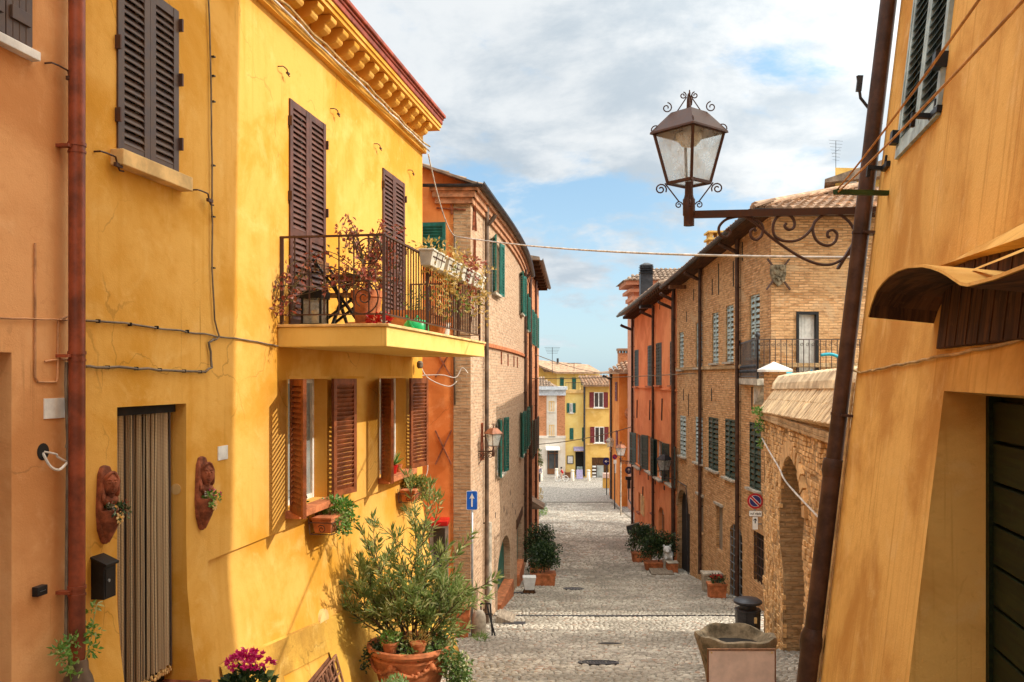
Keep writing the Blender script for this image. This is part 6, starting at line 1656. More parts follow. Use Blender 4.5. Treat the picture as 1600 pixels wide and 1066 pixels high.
# flower baskets under the lower windows
def flowerbox(u, v, w_, label, np_, leafmat_, n0=.0, red=False):
    t = thing('flower_basket', label, 'flower basket', FL.p(u, v, n0), 'flower baskets on the yellow wall')
    b = MB(); F_ = Frame(FL.p(u, v, n0), FL.U)
    def ring(z, o_): return [F_.p(-w_ / 2 - o_, z, .03), F_.p(w_ / 2 + o_, z, .03), F_.p(w_ / 2 + o_, z, .28 + o_), F_.p(-w_ / 2 - o_, z, .28 + o_)]
    for z, o_ in ((.02, 0), (.15, .012)): r_ = ring(z, o_); b.tube(r_ + r_[:1], .006, 5)
    for k in range(4): b.tube([F_.p(-w_ / 2 + w_ * k / 3, .15, .292), F_.p(-w_ / 2 + w_ * k / 3, .02, .28), F_.p(-w_ / 2 + w_ * k / 3, .015, .03), F_.p(-w_ / 2 + w_ * k / 3, .22, .01)], .005, 4)
    for d_ in (-1, 1): b.tube(spiral(F_, d_ * w_ * .3, .08, .01, .05, 0, 1.4, .295, 14), .005, 4); b.tube(spiral(Frame(F_.p(-w_ / 2 - .012, 0, 0), FL.N), .17, .08, .01, .05, 0, 1.4, 0, 14), .005, 4)
    b.build('wire_holder', M_IRON, t)
    b = MB()
    for k in range(np_):
        cu_ = -w_ / 2 + w_ * (k + .5) / np_; hw = w_ / np_ / 2 - .006
        lo = [F_.p(cu_ - hw * .82, .025, .06), F_.p(cu_ + hw * .82, .025, .06), F_.p(cu_ + hw * .82, .025, .25), F_.p(cu_ - hw * .82, .025, .25)][::-1]
        hi = [F_.p(cu_ - hw, .18, .045), F_.p(cu_ + hw, .18, .045), F_.p(cu_ + hw, .18, .272), F_.p(cu_ - hw, .18, .272)][::-1]; b.hexa(lo, hi)
        r0 = [F_.p(cu_ - hw - .008, .18, .037), F_.p(cu_ + hw + .008, .18, .037), F_.p(cu_ + hw + .008, .18, .28), F_.p(cu_ - hw - .008, .18, .28)][::-1]; b.hexa(r0, [p + V(0, 0, .025) for p in r0])
    b.build('pot', M_TERRA, t, bevel=.005)
    b = MB(); cluster(b, F_.p(w_ * .12, .27, .18), (w_ * .42 * .9, .17, .11), 330, .06, .045, updir=.35, rmin=.2)
    for k in range(14):
        c_ = F_.p(rnd.uniform(-w_ * .3, w_ * .65), rnd.uniform(.0, .2), rnd.uniform(.26, .36)); cluster(b, c_, (.05, .05, .06), 14, .05, .036, updir=-.3)
    b.build('foliage', leafmat_, t)
    if red: b = MB(); cluster(b, F_.p(w_ * .2, .26, .25), (w_ * .4, .1, .10), 26, .03, .025); b.build('blossom', M_REDL, t)


uu, vv = FL.px(470, 845); flowerbox(FL.px(503, 830)[0] - .12, FL.px(480, 842)[1] + .03, .62, 'wire basket with terracotta pot and trailing green plant under the nearer lower window', 1, M_GREENL, .0)
flowerbox(FL.px(636, 780)[0] - .22, FL.px(615, 790)[1], .62, 'wire basket with terracotta pot and yellowish plant under the farther lower window', 1, leafmat('yellow green leaf', (.14, .22, .05), (.34, .36, .08), (.5, .34, .08)), .0, True)
# small pots and ornaments on the window sills
u, v = H['la'][0] + .22, -1.412
t = thing('bird_figurine', 'white bird figurine on the sill of the nearer lower window', 'figurine', FL.p(u, v, .05))
b = MB(); c_ = FL.p(u, v, .05); b.lathe(c_, [(.05, 0), (.055, .015), (.03, .03), (.045, .07), (.05, .10), (.03, .14), (.018, .18), (.024, .21), (.02, .235), (.004, .25)], 12); b.bar(c_ + V(.0, -.02, .215), c_ + V(.03, -.06, .205), .012); b.build('body', M_WHITE, t, smooth=True)
b = MB(); cluster(b, c_ + FL.U * -.06 + V(0, 0, .11), (.09, .07, .12), 60, .05, .03); tag(b.build('sill_plant', M_BUSHL), 'little dark green plant beside the white bird on the nearer window sill', 'plant')


def pot(c, r, h, mat=M_TERRA, name='pot', parent=None, **k):
    b = MB(); b.lathe(c, [(r * .68, 0), (r * .72, .004), (r * .92, h * .78), (r * 1.0, h * .80), (r * 1.02, h), (r * .90, h), (r * .86, h * .86), (0.001, h * .86)], 22); return b.build(name, mat, parent, autos=40, **k)


c_ = FL.p(H['lb'][0] + .55, -1.412, .02)
t = thing('potted_agave', 'small red pot with spiky plant on the farther lower window sill', 'potted plant', c_); pot(c_, .075, .12, M_REDAW, parent=t)
b = MB(); P = []; D = []
for i in range(40): a = rnd.uniform(0, 6.28); P.append(c_ + V(0, 0, .11)); D.append((math.cos(a) * .8, math.sin(a) * .8, rnd.uniform(.4, 1.2)))
b.leaves(P, np.array(D), rng.uniform(.16, .28, 40), .022); b.build('foliage', M_GREENL, t)
c_ = FL.p(H['lb'][0] + .80, -1.412, .03); pot_ = pot(c_, .06, .11); tag(pot_, 'plain small terracotta pot next to the spiky plant on the farther sill', 'pot')

# ------------------------------------------------------------------ balcony things
zb_ = zb + .001
def bp_(u, n, z=0): return FL.p(u, zb_ + z, n)
uC0 = uK0
c_ = bp_(uK0 + .45, .80)
t = thing('potted_vine', 'large terracotta pot of red autumn vine at the near balcony corner', 'potted plant', c_)
b = MB(); b.lathe(c_, [(.20, 0), (.22, .0), (.23, .03), (.15, .035)], 22); b.build('saucer', M_TERRA, t, autos=40)
pot(c_ + V(0, 0, .03), .17, .34, parent=t)
b = MB(); lv = MB(); P = []; D = []
for i in range(34):
    a = rnd.uniform(0, 6.28); sp = rnd.uniform(.2, .75); hgt = rnd.uniform(.1, .75)
    d = FL.U * (math.cos(a) * sp * 1.0) + FL.N * (math.sin(a) * sp * .45 - .05); s0 = c_ + V(0, 0, .34)
    tp = s0 + d + V(0, 0, hgt); pts = smooth_pts([s0, s0 + d * .3 + V(0, 0, hgt * .6), tp, tp + d * .25 - V(0, 0, rnd.uniform(-.05, .2))], 5); b.tube(pts, .0045, 4)
    for p_ in pts[5:]:
        for k in range(rnd.randint(1, 4)): P.append(p_ + Vector(rng.normal(size=3) * .03)); D.append(rng.normal(size=3) + np.array((0, 0, -.3)))
for i in range(8):     # trailing shoots over the near rail towards the wall
    pts = smooth_pts([c_ + V(0, 0, .5), bp_(uK0 + .05, rnd.uniform(.1, .6), rnd.uniform(.25, .75)), bp_(uK0 - .12, rnd.uniform(-.02, .2), rnd.uniform(.05, .45))], 7); b.tube(pts, .0045, 4)
    for p_ in pts[3:]:
        for k in range(2): P.append(p_ + Vector(rng.normal(size=3) * .03)); D.append(rng.normal(size=3))
b.build('stems', M_STEM, t); lv.leaves(P, np.array(D), rng.uniform(.04, .075, len(P)), rng.uniform(.025, .04, len(P))); lv.build('foliage', M_REDL, t)
# folding table and folding chair
c_ = bp_(uK0 + 1.0, .50)
t = thing('folding_table', 'small brown folding table behind the red vine on the balcony', 'table', c_)
b = MB(); Ft = Frame(c_, FL.U); b.fbox(Ft, -.30, .30, .56, .585, -.26, .26); b.build('tabletop', M_WOODB, t, bevel=.004)
for s_ in (-1, 1): b = MB(); b.bar(Ft.p(-.28 * s_, 0, -.2), Ft.p(.26 * s_, .56, -.2), .03); b.bar(Ft.p(-.28 * s_, 0, .2), Ft.p(.26 * s_, .56, .2), .03); b.build('leg', M_BLACK, t)
c_ = bp_(uK0 + .92, .20)
t = thing('folding_chair', 'dark folding chair leaning by the wall on the balcony', 'chair', c_); Ft = Frame(c_, FL.N)
b = MB(); b.fbox(Ft, -.05, .42, .36, .385, -.19, .19); b.build('seat', M_WOODB, t)
for s_ in (-.18, .18): b = MB(); b.bar(Ft.p(.45, 0, s_), Ft.p(-.12, .76, s_), .028); b.bar(Ft.p(-.10, 0, s_ * .9), Ft.p(.40, .37, s_ * .9), .028); b.build('leg', M_BLACK, t)
b = MB(); b.bar(Ft.p(-.09, .70, -.18), Ft.p(-.09, .70, .18), .04, .12); b.build('backrest', M_WOODB, t)
c_ = bp_(uK0 + .30, .28)
t = thing('candle_lantern', 'square black candle lantern on the balcony beside the shutter', 'lantern', c_); Ft = Frame(c_, FL.U)
b = MB()
for a in (-1, 1):
    for d_ in (-1, 1): b.fbox(Ft, a * .10 - .01, a * .10 + .01, 0, .30, d_ * .10 - .01, d_ * .10 + .01)
b.fbox(Ft, -.12, .12, 0, .02, -.12, .12); b.fbox(Ft, -.12, .12, .28, .36, -.12, .12); b.build('frame', M_BLACK, t)
b = MB(); b.fbox(Ft, -.095, .095, .02, .28, -.095, .095); b.build('panes', M_LGLASS, t)
b = MB(); b.lathe(c_ + V(0, 0, .02), [(.035, 0), (.035, .14), (.004, .15)], 10); b.build('candle', M_CREAM, t)
b = MB(); c_ = bp_(uK0 + .30, .97); cluster(b, c_ + V(0, 0, .05), (.10, .07, .05), 40, .08, .06); tag(b.build('red_cloth', M_REDAW), 'crumpled bright red rag by the vine pot on the balcony', 'rag')
# off white planter boxes hooked on the railing
gp_lab = ['first off white planter box on the balcony rail, nearest the camera', 'second off white planter on the balcony rail, under yellow trailing leaves', 'third off white planter on the balcony rail, under the brown plant', 'fourth off white planter box on the balcony rail, farthest from the camera']
for i in range(4):
    u0 = FL.px(652, 400, bd - .05)[0] + i * .80; u1 = u0 + .66; z0 = zr1 - .155; n0 = bd - .03
    t = thing('rail_planter', gp_lab[i], 'planter', FL.p((u0 + u1) / 2, z0, n0 + .09), 'planters on the balcony rail')
    b = MB(); b.hexa([FL.p(u0 + .02, z0, n0 + .01), FL.p(u1 - .02, z0, n0 + .01), FL.p(u1 - .02, z0, n0 + .13), FL.p(u0 + .02, z0, n0 + .13)][::-1], [FL.p(u0, z0 + .18, n0), FL.p(u1, z0 + .18, n0), FL.p(u1, z0 + .18, n0 + .17), FL.p(u0, z0 + .18, n0 + .17)][::-1])
    b.fbox(FL, u0 - .008, u1 + .008, z0 + .165, z0 + .19, n0 - .008, n0 + .18); b.build('box', M_OFFWH, t, bevel=.006)
    b = MB(); b.fbox(FL, u0 + .05, u1 - .05, z0 + .10, z0 + .112, n0 + .152, n0 + .160); 
    for f_ in (.3, .7): b.bar(FL.p(u0 + (u1 - u0) * f_, z0 + .02, n0 + .14), FL.p(u0 + (u1 - u0) * f_, z0 + .17, n0 + .175), .008)
    b.build('wire_strap', M_IRON, t)
    lv = MB(); um = (u0 + u1) / 2
    cluster(lv, FL.p(um, z0 + .25, n0 + .08), (.32, .30, .09), 90 if i != 2 else 170, .055, .035)
    for k in range(8 if i in (1, 3) else 4):
        uu = rnd.uniform(u0, u1 + .1); l = rnd.uniform(.2, .75)
        for q_ in np.linspace(0, l, 16): lv.leaves([FL.p(uu + rnd.uniform(-.04, .04), z0 + .2 - q_, n0 + rnd.uniform(-.02, .22))] * 2, rng.normal(size=(2, 3)), .06, .035)
    lv.build('foliage', [M_YELL, M_YELL, M_REDL, M_YELL][i], t)
c_ = bp_(uK0 + 2.55, .75)
t = thing('watering_can', 'green plastic watering can on the balcony floor', 'watering can', c_)
b = MB(); b.lathe(c_, [(.15, 0), (.17, .03), (.16, .14), (.12, .19), (.06, .20)], 18); b.build('body', M_GPLA, t, autos=50)
b = MB(); b.tube(smooth_pts([c_ + FL.U * -.12 + V(0, 0, .05), c_ + FL.U * -.30 + V(0, 0, .12), c_ + FL.U * -.42 + V(0, 0, .22)]), [.03] * 5 + [.022] * 4, 8); b.build('spout', M_GPLA, t)
b = MB(); b.tube(smooth_pts([c_ + FL.U * .13 + V(0, 0, .06), c_ + FL.U * .22 + V(0, 0, .15), c_ + FL.U * .08 + V(0, 0, .25), c_ + FL.U * -.05 + V(0, 0, .19)]), .014, 6); b.build('handle', M_GPLA, t)
c_ = bp_(uK0 + 3.5, .55)
t = thing('wooden_crate', 'orange wooden slatted planter crate at the far end of the balcony', 'crate', c_); Ft = Frame(c_, FL.U); b = MB()
for i in range(7): b.fbox(Ft, -.5 + i * .145, -.40 + i * .145, 0, .42, .26, .28)
b.fbox(Ft, -.52, .52, .30, .38, .28, .30); b.fbox(Ft, -.52, .52, .04, .12, .28, .30); b.fbox(Ft, -.5, .5, .0, .36, -.28, .255); b.build('slats', paint('orange wood', (.46, .18, .06), .7), t)
for (u, n, s_, lab, mt) in ((1.85, .45, .15, 'round rope basket on the balcony behind the middle of the railing', M_STONE), (2.95, .95, .10, 'small terracotta pot by the watering can on the balcony', M_TERRA)):
    o_ = pot(bp_(uK0 + u, n), s_, s_ * 1.7, mt); tag(o_, lab, 'pot' if mt is M_TERRA else 'basket')
b = MB()
for i in range(9): b.box(0, 0.001, 0, .001, 0, .001) if False else None
u = uK0 + 2.35; c_ = bp_(u, .88); t = thing('balcony_shrub', 'green leafy plant with white pot seen through the balcony bars', 'potted plant', bp_(u + 1.3, .85)); pot(bp_(u + 1.3, .85), .09, .22, M_WHITE, parent=t)
b = MB(); cluster(b, bp_(u + 1.0, .85, .48), (.55, .45, .22), 260, .07, .03, updir=-.2); b.build('foliage', leafmat('balcony green leaf', (.12, .22, .04), (.30, .34, .08), (.5, .38, .1)), t)

# ------------------------------------------------------------------ oleander in the big pot and its neighbours
oc = V(-1.22, 10.75, zg(10.75))
og = oc.z
t = thing('terracotta_planter', 'big round terracotta planter with garland relief by the yellow wall', 'planter', oc)
b = MB(); Rr = .50; hh = .56
b.lathe(oc, [(.30, 0), (.33, .0), (.34, .05), (.37, .10), (.43, .30), (.455, .40), (.47, .415), (.47, .44), (.455, .45), (.46, .47), (.50, .48), (.525, .51), (.515, .545), (.49, .555), (.465, .55), (.455, .50), (.0, .50)], 48); b.build('pot', M_TERRA, t, autos=35)
b = MB()
for i in range(6):
    a0 = 2 * math.pi * i / 6 + .15; pts = []
    for k in range(13):
        a = a0 + k / 12 * 2 * math.pi / 6; z = .38 - .10 * math.sin(math.pi * k / 12); r_ = .375 + (z - .1) * .30 + .012; pts.append(oc + V(r_ * math.cos(a), r_ * math.sin(a), z))
    b.tube(pts, .022, 6); b.ell(pts[0], (.04, .04, .05), seg=8, rings=6)
    for p_ in pts[1:-1]: b.ell(p_ + V(rnd.uniform(-.01, .01), rnd.uniform(-.01, .01), rnd.uniform(-.02, .02)), (.025, .025, .025), seg=6, rings=5)
b.build('garland', M_TERRA, t, smooth=True)
b = MB(); b.lathe(oc, [(.45, .505), (.3, .515), (.001, .52)], 24); b.build('soil', M_DARK, t)

t = thing('oleander', 'tall leafy green oleander bush growing in the big terracotta planter', 'shrub', oc + V(0, 0, .5))
sb = MB(); P, D, Ls = [], [], []
nrm_ = rng.normal
def shoot(p0, d0, length, r0, depth):
    n_ = max(5, int(length / .07)); p = Vector(p0); d = Vector(d0).normalized(); pts = [p.copy()]
    for i in range(n_):
        d = (d + Vector(nrm_(size=3) * .09) + V(0, 0, .025)).normalized(); p = p + d * (length / n_); pts.append(p.copy())
    sb.tube(pts, [r0 * (1 - .65 * i / n_) for i in range(n_ + 1)], 5)
    if depth > 0:
        for k in range(rnd.randint(5, 8)):
            i = rnd.randint(int(n_ * .25), n_ - 1); a = Vector(nrm_(size=3)); a = (a - d * a.dot(d)).normalized()
            shoot(pts[i], d * .75 + a * .75 + V(0, 0, .15), length * rnd.uniform(.28, .55), r0 * .55, depth - 1)
    lo = int(n_ * (.25 if depth == 0 else .55))
    for i in range(lo, n_ + 1):
        k = 3 if i < n_ - 1 else 8
        for q_ in range(k):
            a = Vector(nrm_(size=3)); a = (a - d * a.dot(d)).normalized()
            up_ = .5 + .9 * (i - lo) / max(1, n_ - lo)
            P.append(pts[i] + Vector(nrm_(size=3) * .008)); D.append(d * up_ + a * .85); Ls.append(rnd.uniform(.10, .165))
base = oc + V(0, 0, .5)
for (dx_, dy_, dz_, l) in ((-.62, .05, .75, 1.02), (-.42, .18, .95, 1.25), (-.85, .0, .48, .92), (-.12, .1, 1.1, 1.42), (.12, .15, 1.0, 1.30), (-.28, -.15, 1.0, 1.15), (.35, .1, .95, 1.35), (.60, .05, .85, 1.28), (.85, .1, .68, 1.22), (.7, -.1, .5, 1.0), (.25, -.2, .9, 1.05), (.9, .2, .42, 1.12), (-.2, .25, .8, 1.0), (.48, .3, 1.0, 1.3), (.05, -.25, .8, .9), (-.55, .2, .5, .85), (.5, -.2, .7, 1.1), (-.75, -.05, .62, .95), (.75, .25, .8, 1.2), (-.35, 0, .9, .7), (.2, -.1, .8, .75), (.5, .1, .7, .8), (-.6, .1, .6, .6), (.0, .2, 1.0, .9), (.35, -.25, .6, .8)):
    shoot(base + V(dx_ * .15, dy_ * .15, 0), (dx_ * .92, dy_, dz_), l * ((1.04 if dx_ < .3 else .92) if dz_ > .7 else .95) * (.74 if dx_ > .55 else (.92 if dx_ > .3 else 1)), .013, 1)
sb.build('stems', M_STEM, t)
lv = MB(); lv.leaves([tuple(p) for p in P], np.array([tuple(d) for d in D]), np.array(Ls), rng.uniform(.018, .026, len(P)), fold=.2); lv.build('foliage', M_OLIVE, t)
# little pots standing in the planter
for (dx_, dy_, r_, mt, lab) in ((-.20, -.30, .10, M_GREENL, 'small terracotta pot of bright green parsley on the big planter, left one'), (.13, -.33, .095, M_YELL, 'small terracotta pot of dry yellow grass on the big planter, right one')):
    c_ = oc + V(dx_, dy_, .52); q = thing('herb_pot', lab, 'potted plant', c_); pot(c_, r_, .13, parent=q)
    b = MB(); cluster(b, c_ + V(0, 0, .17), (.15, .12, .08), 160, .05 if mt is M_GREENL else .07, .03 if mt is M_GREENL else .008, updir=.7); b.build('foliage', mt, q)
b = MB()
for (dx_, dy_, dz_, rx, rz, n_) in ((.36, -.25, .52, .2, .10, 200), (.50, -.22, .36, .16, .16, 260), (.58, -.2, .12, .15, .2, 260), (.50, -.28, -.05, .16, .16, 180), (.05, -.35, .56, .2, .08, 90), (.42, .0, .6, .2, .1, 140), (.66, -.05, .0, .12, .2, 130), (.62, -.15, .3, .12, .2, 130)):
    cluster(b, oc + V(dx_, dy_, dz_), (rx, .15, rz), n_, .055, .042, updir=-.1, rmin=.1)
tag(b.build('trailing_ivy', M_IVYL, org=oc + V(.45, -.2, .5)), 'variegated ivy trailing over the right side of the big planter', 'ivy')
b = MB()
for (dx_, dy_, dz_, rx, rz, n_) in ((-.42, -.12, .53, .12, .08, 80), (-.5, -.15, .38, .07, .13, 70), (-.32, -.32, .53, .10, .06, 50)): cluster(b, oc + V(dx_, dy_, dz_), (rx, .1, rz), n_, .045, .03, updir=-.1, rmin=.1)
tag(b.build('trailing_ivy', M_BUSHL, org=oc + V(-.42, -.1, .5)), 'dark little trailing plant on the left rim of the big planter', 'ivy')
# pale green shrub and the magenta flowers at the bottom edge
c_ = V(pX(612, 8.9), 8.9, zg(8.9))
q = thing('succulent_pot', 'pale green succulent shrub in front of the big planter at the bottom edge', 'potted plant', c_); pot(c_, .16, .12, parent=q)
b = MB(); cluster(b, c_ + V(0, 0, .13), (.20, .18, .10), 380, .045, .02, updir=.6); cluster(b, c_ + V(.05, 0, .20), (.12, .1, .08), 100, .05, .022, updir=.9); b.build('foliage', leafmat('succulent leaf', (.16, .30, .10), (.32, .44, .17), (.5, .55, .3)), q)
Yc = 7.45; c_ = V(pX(388, Yc), Yc, zg(Yc))
q = thing('flowering_pot', 'magenta flowering plant in front of the yellow plinth at the bottom left', 'potted plant', c_); pot(c_, .15, .26, parent=q)
zc_ = pZ(1042, Yc)
b = MB(); cluster(b, V(c_.x, c_.y, zc_ - .13), (.20, .18, .09), 150, .075, .065, updir=.5)
for i in range(24): 
    a = rnd.uniform(0, 6.28); b.tube([V(c_.x, c_.y, c_.z + .25), V(c_.x + .13 * math.cos(a), c_.y + .13 * math.sin(a), zc_)], .003, 4)
b.build('foliage', M_BUSHL, q)
b = MB(); P = []; D = []
for i in range(70):
    a, r_ = rnd.uniform(0, 6.28), rnd.uniform(.0, 1) ** .6; p_ = V(c_.x + .20 * r_ * math.cos(a), c_.y + .15 * r_ * math.sin(a), zc_ + .02 + .11 * (1 - r_ * r_) * rnd.uniform(.5, 1.1))
    for k in range(6): P.append(p_); D.append(rng.normal(size=3) * .6 + np.array((0, 0, .5)))
b.leaves(P, np.array(D), rng.uniform(.032, .05, len(P)), rng.uniform(.024, .032, len(P))); b.build('blossom', M_PINK, q)
# vine on the copper downpipe foot
b = MB(); P = []; D = []; st = MB()
for (x, y, n_, r_) in ((146, 950, 16, .05), (143, 985, 40, .07), (140, 1012, 40, .08), (112, 1012, 45, .08), (95, 1020, 40, .07), (108, 1045, 30, .07), (125, 1000, 20, .06)): cluster(b, FL.at(x, y, .13), (r_ * .8, r_ * .8, r_), n_, .042, .022, updir=.1, rmin=.1)
for pl in (((122, 1060), (140, 1010), (146, 970), (152, 945), (160, 940)), ((110, 1060), (108, 1015), (95, 1020))): b.tube(smooth_pts([FL.at(x, y, .15) for x, y in pl], 4), .004, 4)
tag(b.build('climbing_vine', M_GREENL, org=FL.p(uq, -3, .1)), 'small green vine climbing round the foot of the copper downpipe', 'vine')
# tall square planter, stone bollard, folded board, ramp by the brick corner
c_ = V(pX(722, 18.2), 18.2, zg(18.2))
q = thing('square_planter', 'tall square terracotta planter beside the blue sign pole', 'planter', c_)
b = MB(); b.frust(c_, .125, .125, 0, .66, .17, .17); b.frust(c_, .185, .185, .60, .68, .185, .185); b.build('pot', M_TERRA, q, bevel=.012)
b = MB(); cluster(b, c_ + V(0, 0, .78), (.30, .25, .16), 260, .10, .02, updir=.7); b.build('foliage', M_OLIVE, q)
c_ = V(pX(748.5, 18.3), 18.3, zg(18.3)); b = MB(); b.lathe(c_, [(.145, -.05), (.15, .1), (.14, .38), (.125, .46), (.08, .53), (.001, .56)], 18)
tag(b.build('stone_bollard', M_STONE, autos=60), 'worn rounded stone bollard at the foot of the brick corner', 'bollard')
c_ = V(pX(762, 18.6), 18.6, zg(18.6)); b = MB()
for d_ in (-.1, .1): b.bar(c_ + V(d_, -.12, 0), c_ + V(d_ - .05, .12, .62), .03)
b.bar(c_ + V(-.12, .05, .42), c_ + V(.1, .05, .42), .025); b.bar(c_ + V(-.15, .12, .62), c_ + V(.05, .12, .62), .03); b.bar(c_ + V(.16, -.15, 0), c_ + V(-.02, .1, .6), .025)
tag(b.build('iron_stand', M_BLACK), 'folded black iron stand leaning by the arched green doorway', 'stand')
b = MB(); x0, Y0 = -.42, 21.2
b.hexa([gpt(-.36, 20.6, .01), gpt(.03, 20.6, .0), gpt(.10, 22.2, .0), gpt(-.30, 22.2, .01)], [gpt(-.36, 20.6, .16), gpt(.03, 20.6, .02), gpt(.10, 22.2, .02), gpt(-.30, 22.2, .16)])
tag(b.build('door_ramp', M_WOOD), 'grey wooden ramp sloping from the green doorway to the street', 'ramp')
b = MB(); cluster(b, gpt(-.62, 17.6, .06), (.14, .14, .06), 120, .10, .014, updir=.8); tag(b.build('weed_tuft', M_GREENL), 'tuft of green weeds at the foot of the terracotta planter', 'weeds')


# ------------------------------------------------------------------ signs
def plate(F, u, v, w_, h_, n0, th, mat, name, par, r=.03):
    b = MB(); pts = []
    for (cx_, cy_, a0) in ((w_ / 2 - r, h_ / 2 - r, 0), (-w_ / 2 + r, h_ / 2 - r, 90), (-w_ / 2 + r, -h_ / 2 + r, 180), (w_ / 2 - r, -h_ / 2 + r, 270)):
        for k in range(5): a = math.radians(a0 + 90 * k / 4); pts.append((u + cx_ + r * math.cos(a), v + cy_ + r * math.sin(a)))
    b.prism(F, pts, n0, n0 + th); return b.build(name, mat, par)


Ys = 18.55; Xs = pX(737.5, Ys); Fs_ = Frame((Xs, Ys, 0), (1, .0, 0))
q = thing('one_way_sign', 'blue rectangular sign with white up arrow on a grey pole', 'road sign', V(Xs, Ys, zg(Ys)))
b = MB(); b.tube([V(Xs, Ys + .03, zg(Ys) - .1), V(Xs, Ys + .03, pZ(766, Ys))], .026, 10); b.build('pole', M_GREYM, q, smooth=True)
zc_ = pZ(782, Ys); hS, wS = .40, .235
plate(Fs_, 0, zc_, wS, hS, .0, .006, M_SWHI, 'plate', q); plate(Fs_, 0, zc_, wS - .022, hS - .022, .0062, .002, M_BLUE, 'blue_field', q, .025)
b = MB(); b.prism(Fs_, [(-.016, zc_ - .13), (.016, zc_ - .13), (.016, zc_ + .05), (.055, zc_ + .03), (0, zc_ + .15), (-.055, zc_ + .03), (-.016, zc_ + .05)], .0083, .0105); b.build('arrow', M_SWHI, q)
# no parking sign on the palace wall
un, vn = FP.px(1180, 783, .3); pc = V(pX(1180, 23.0), 23.0, pZ(783, 23.0)); Fn_ = Frame((pc.x, pc.y, 0), (1, -.15, 0))
q = thing('no_parking_sign', 'round no parking sign with two white plates on the brick palace wall', 'road sign', V(pc.x, pc.y, pc.z - .7))
b = MB(); b.tube([V(pc.x, pc.y + .04, pc.z - .75), V(pc.x, pc.y + .04, pc.z + .2)], .025, 8); b.bar(V(pc.x, pc.y + .04, pc.z - .6), V(6.5, pc.y + .1, pc.z - .6), .03); b.bar(V(pc.x, pc.y + .04, pc.z + .1), V(6.5, pc.y + .1, pc.z + .1), .03); b.build('bracket', M_GREYM, q)
rS = .20
for r_, n0, mt, nm in ((rS, .0, M_SRED, 'red_disc'), (rS * .735, .006, M_SWHI, 'white_ring'), (rS * .70, .008, M_NAVY, 'blue_field')): b = MB(); b.disc(Fn_, 0, pc.z, r_, n0, n0 + .004, 36); b.build(nm, mt, q)
Fd_ = Frame(Fn_.p(0, pc.z, 0), Fn_.U - Fn_.W, Fn_.U + Fn_.W); b = MB(); b.fbox(Fd_, -rS * .74, rS * .74, -.036, .036, .0125, .0140); b.build('slash_edge', M_SWHI, q)
b = MB(); b.fbox(Fd_, -rS * .76, rS * .76, -.024, .024, .0142, .0155); b.build('slash', M_SRED, q)
zp = pc.z - .322
plate(Fn_, .005, zp, .33, .155, .0, .006, M_SBLK, 'plate', q, .02); plate(Fn_, .005, zp, .315, .14, .0062, .002, M_SWHI, 'plate_face', q, .018)
lettering("sul viale", Fn_, .005, zp, .0085, .085, M_SBLK, q)
plate(Fn_, .0, pc.z - .57, .135, .32, .0, .006, M_SWHI, 'arrow_plate', q, .015)
b = MB(); z = pc.z - .50; b.prism(Fn_, [(-.012, z - .07), (.012, z - .07), (.012, z + .02), (.045, z - .015), (.045, z + .012), (0, z + .06), (-.045, z + .012), (-.045, z - .015), (-.012, z + .02)], .0062, .009); b.build('arrow', M_SBLK, q)


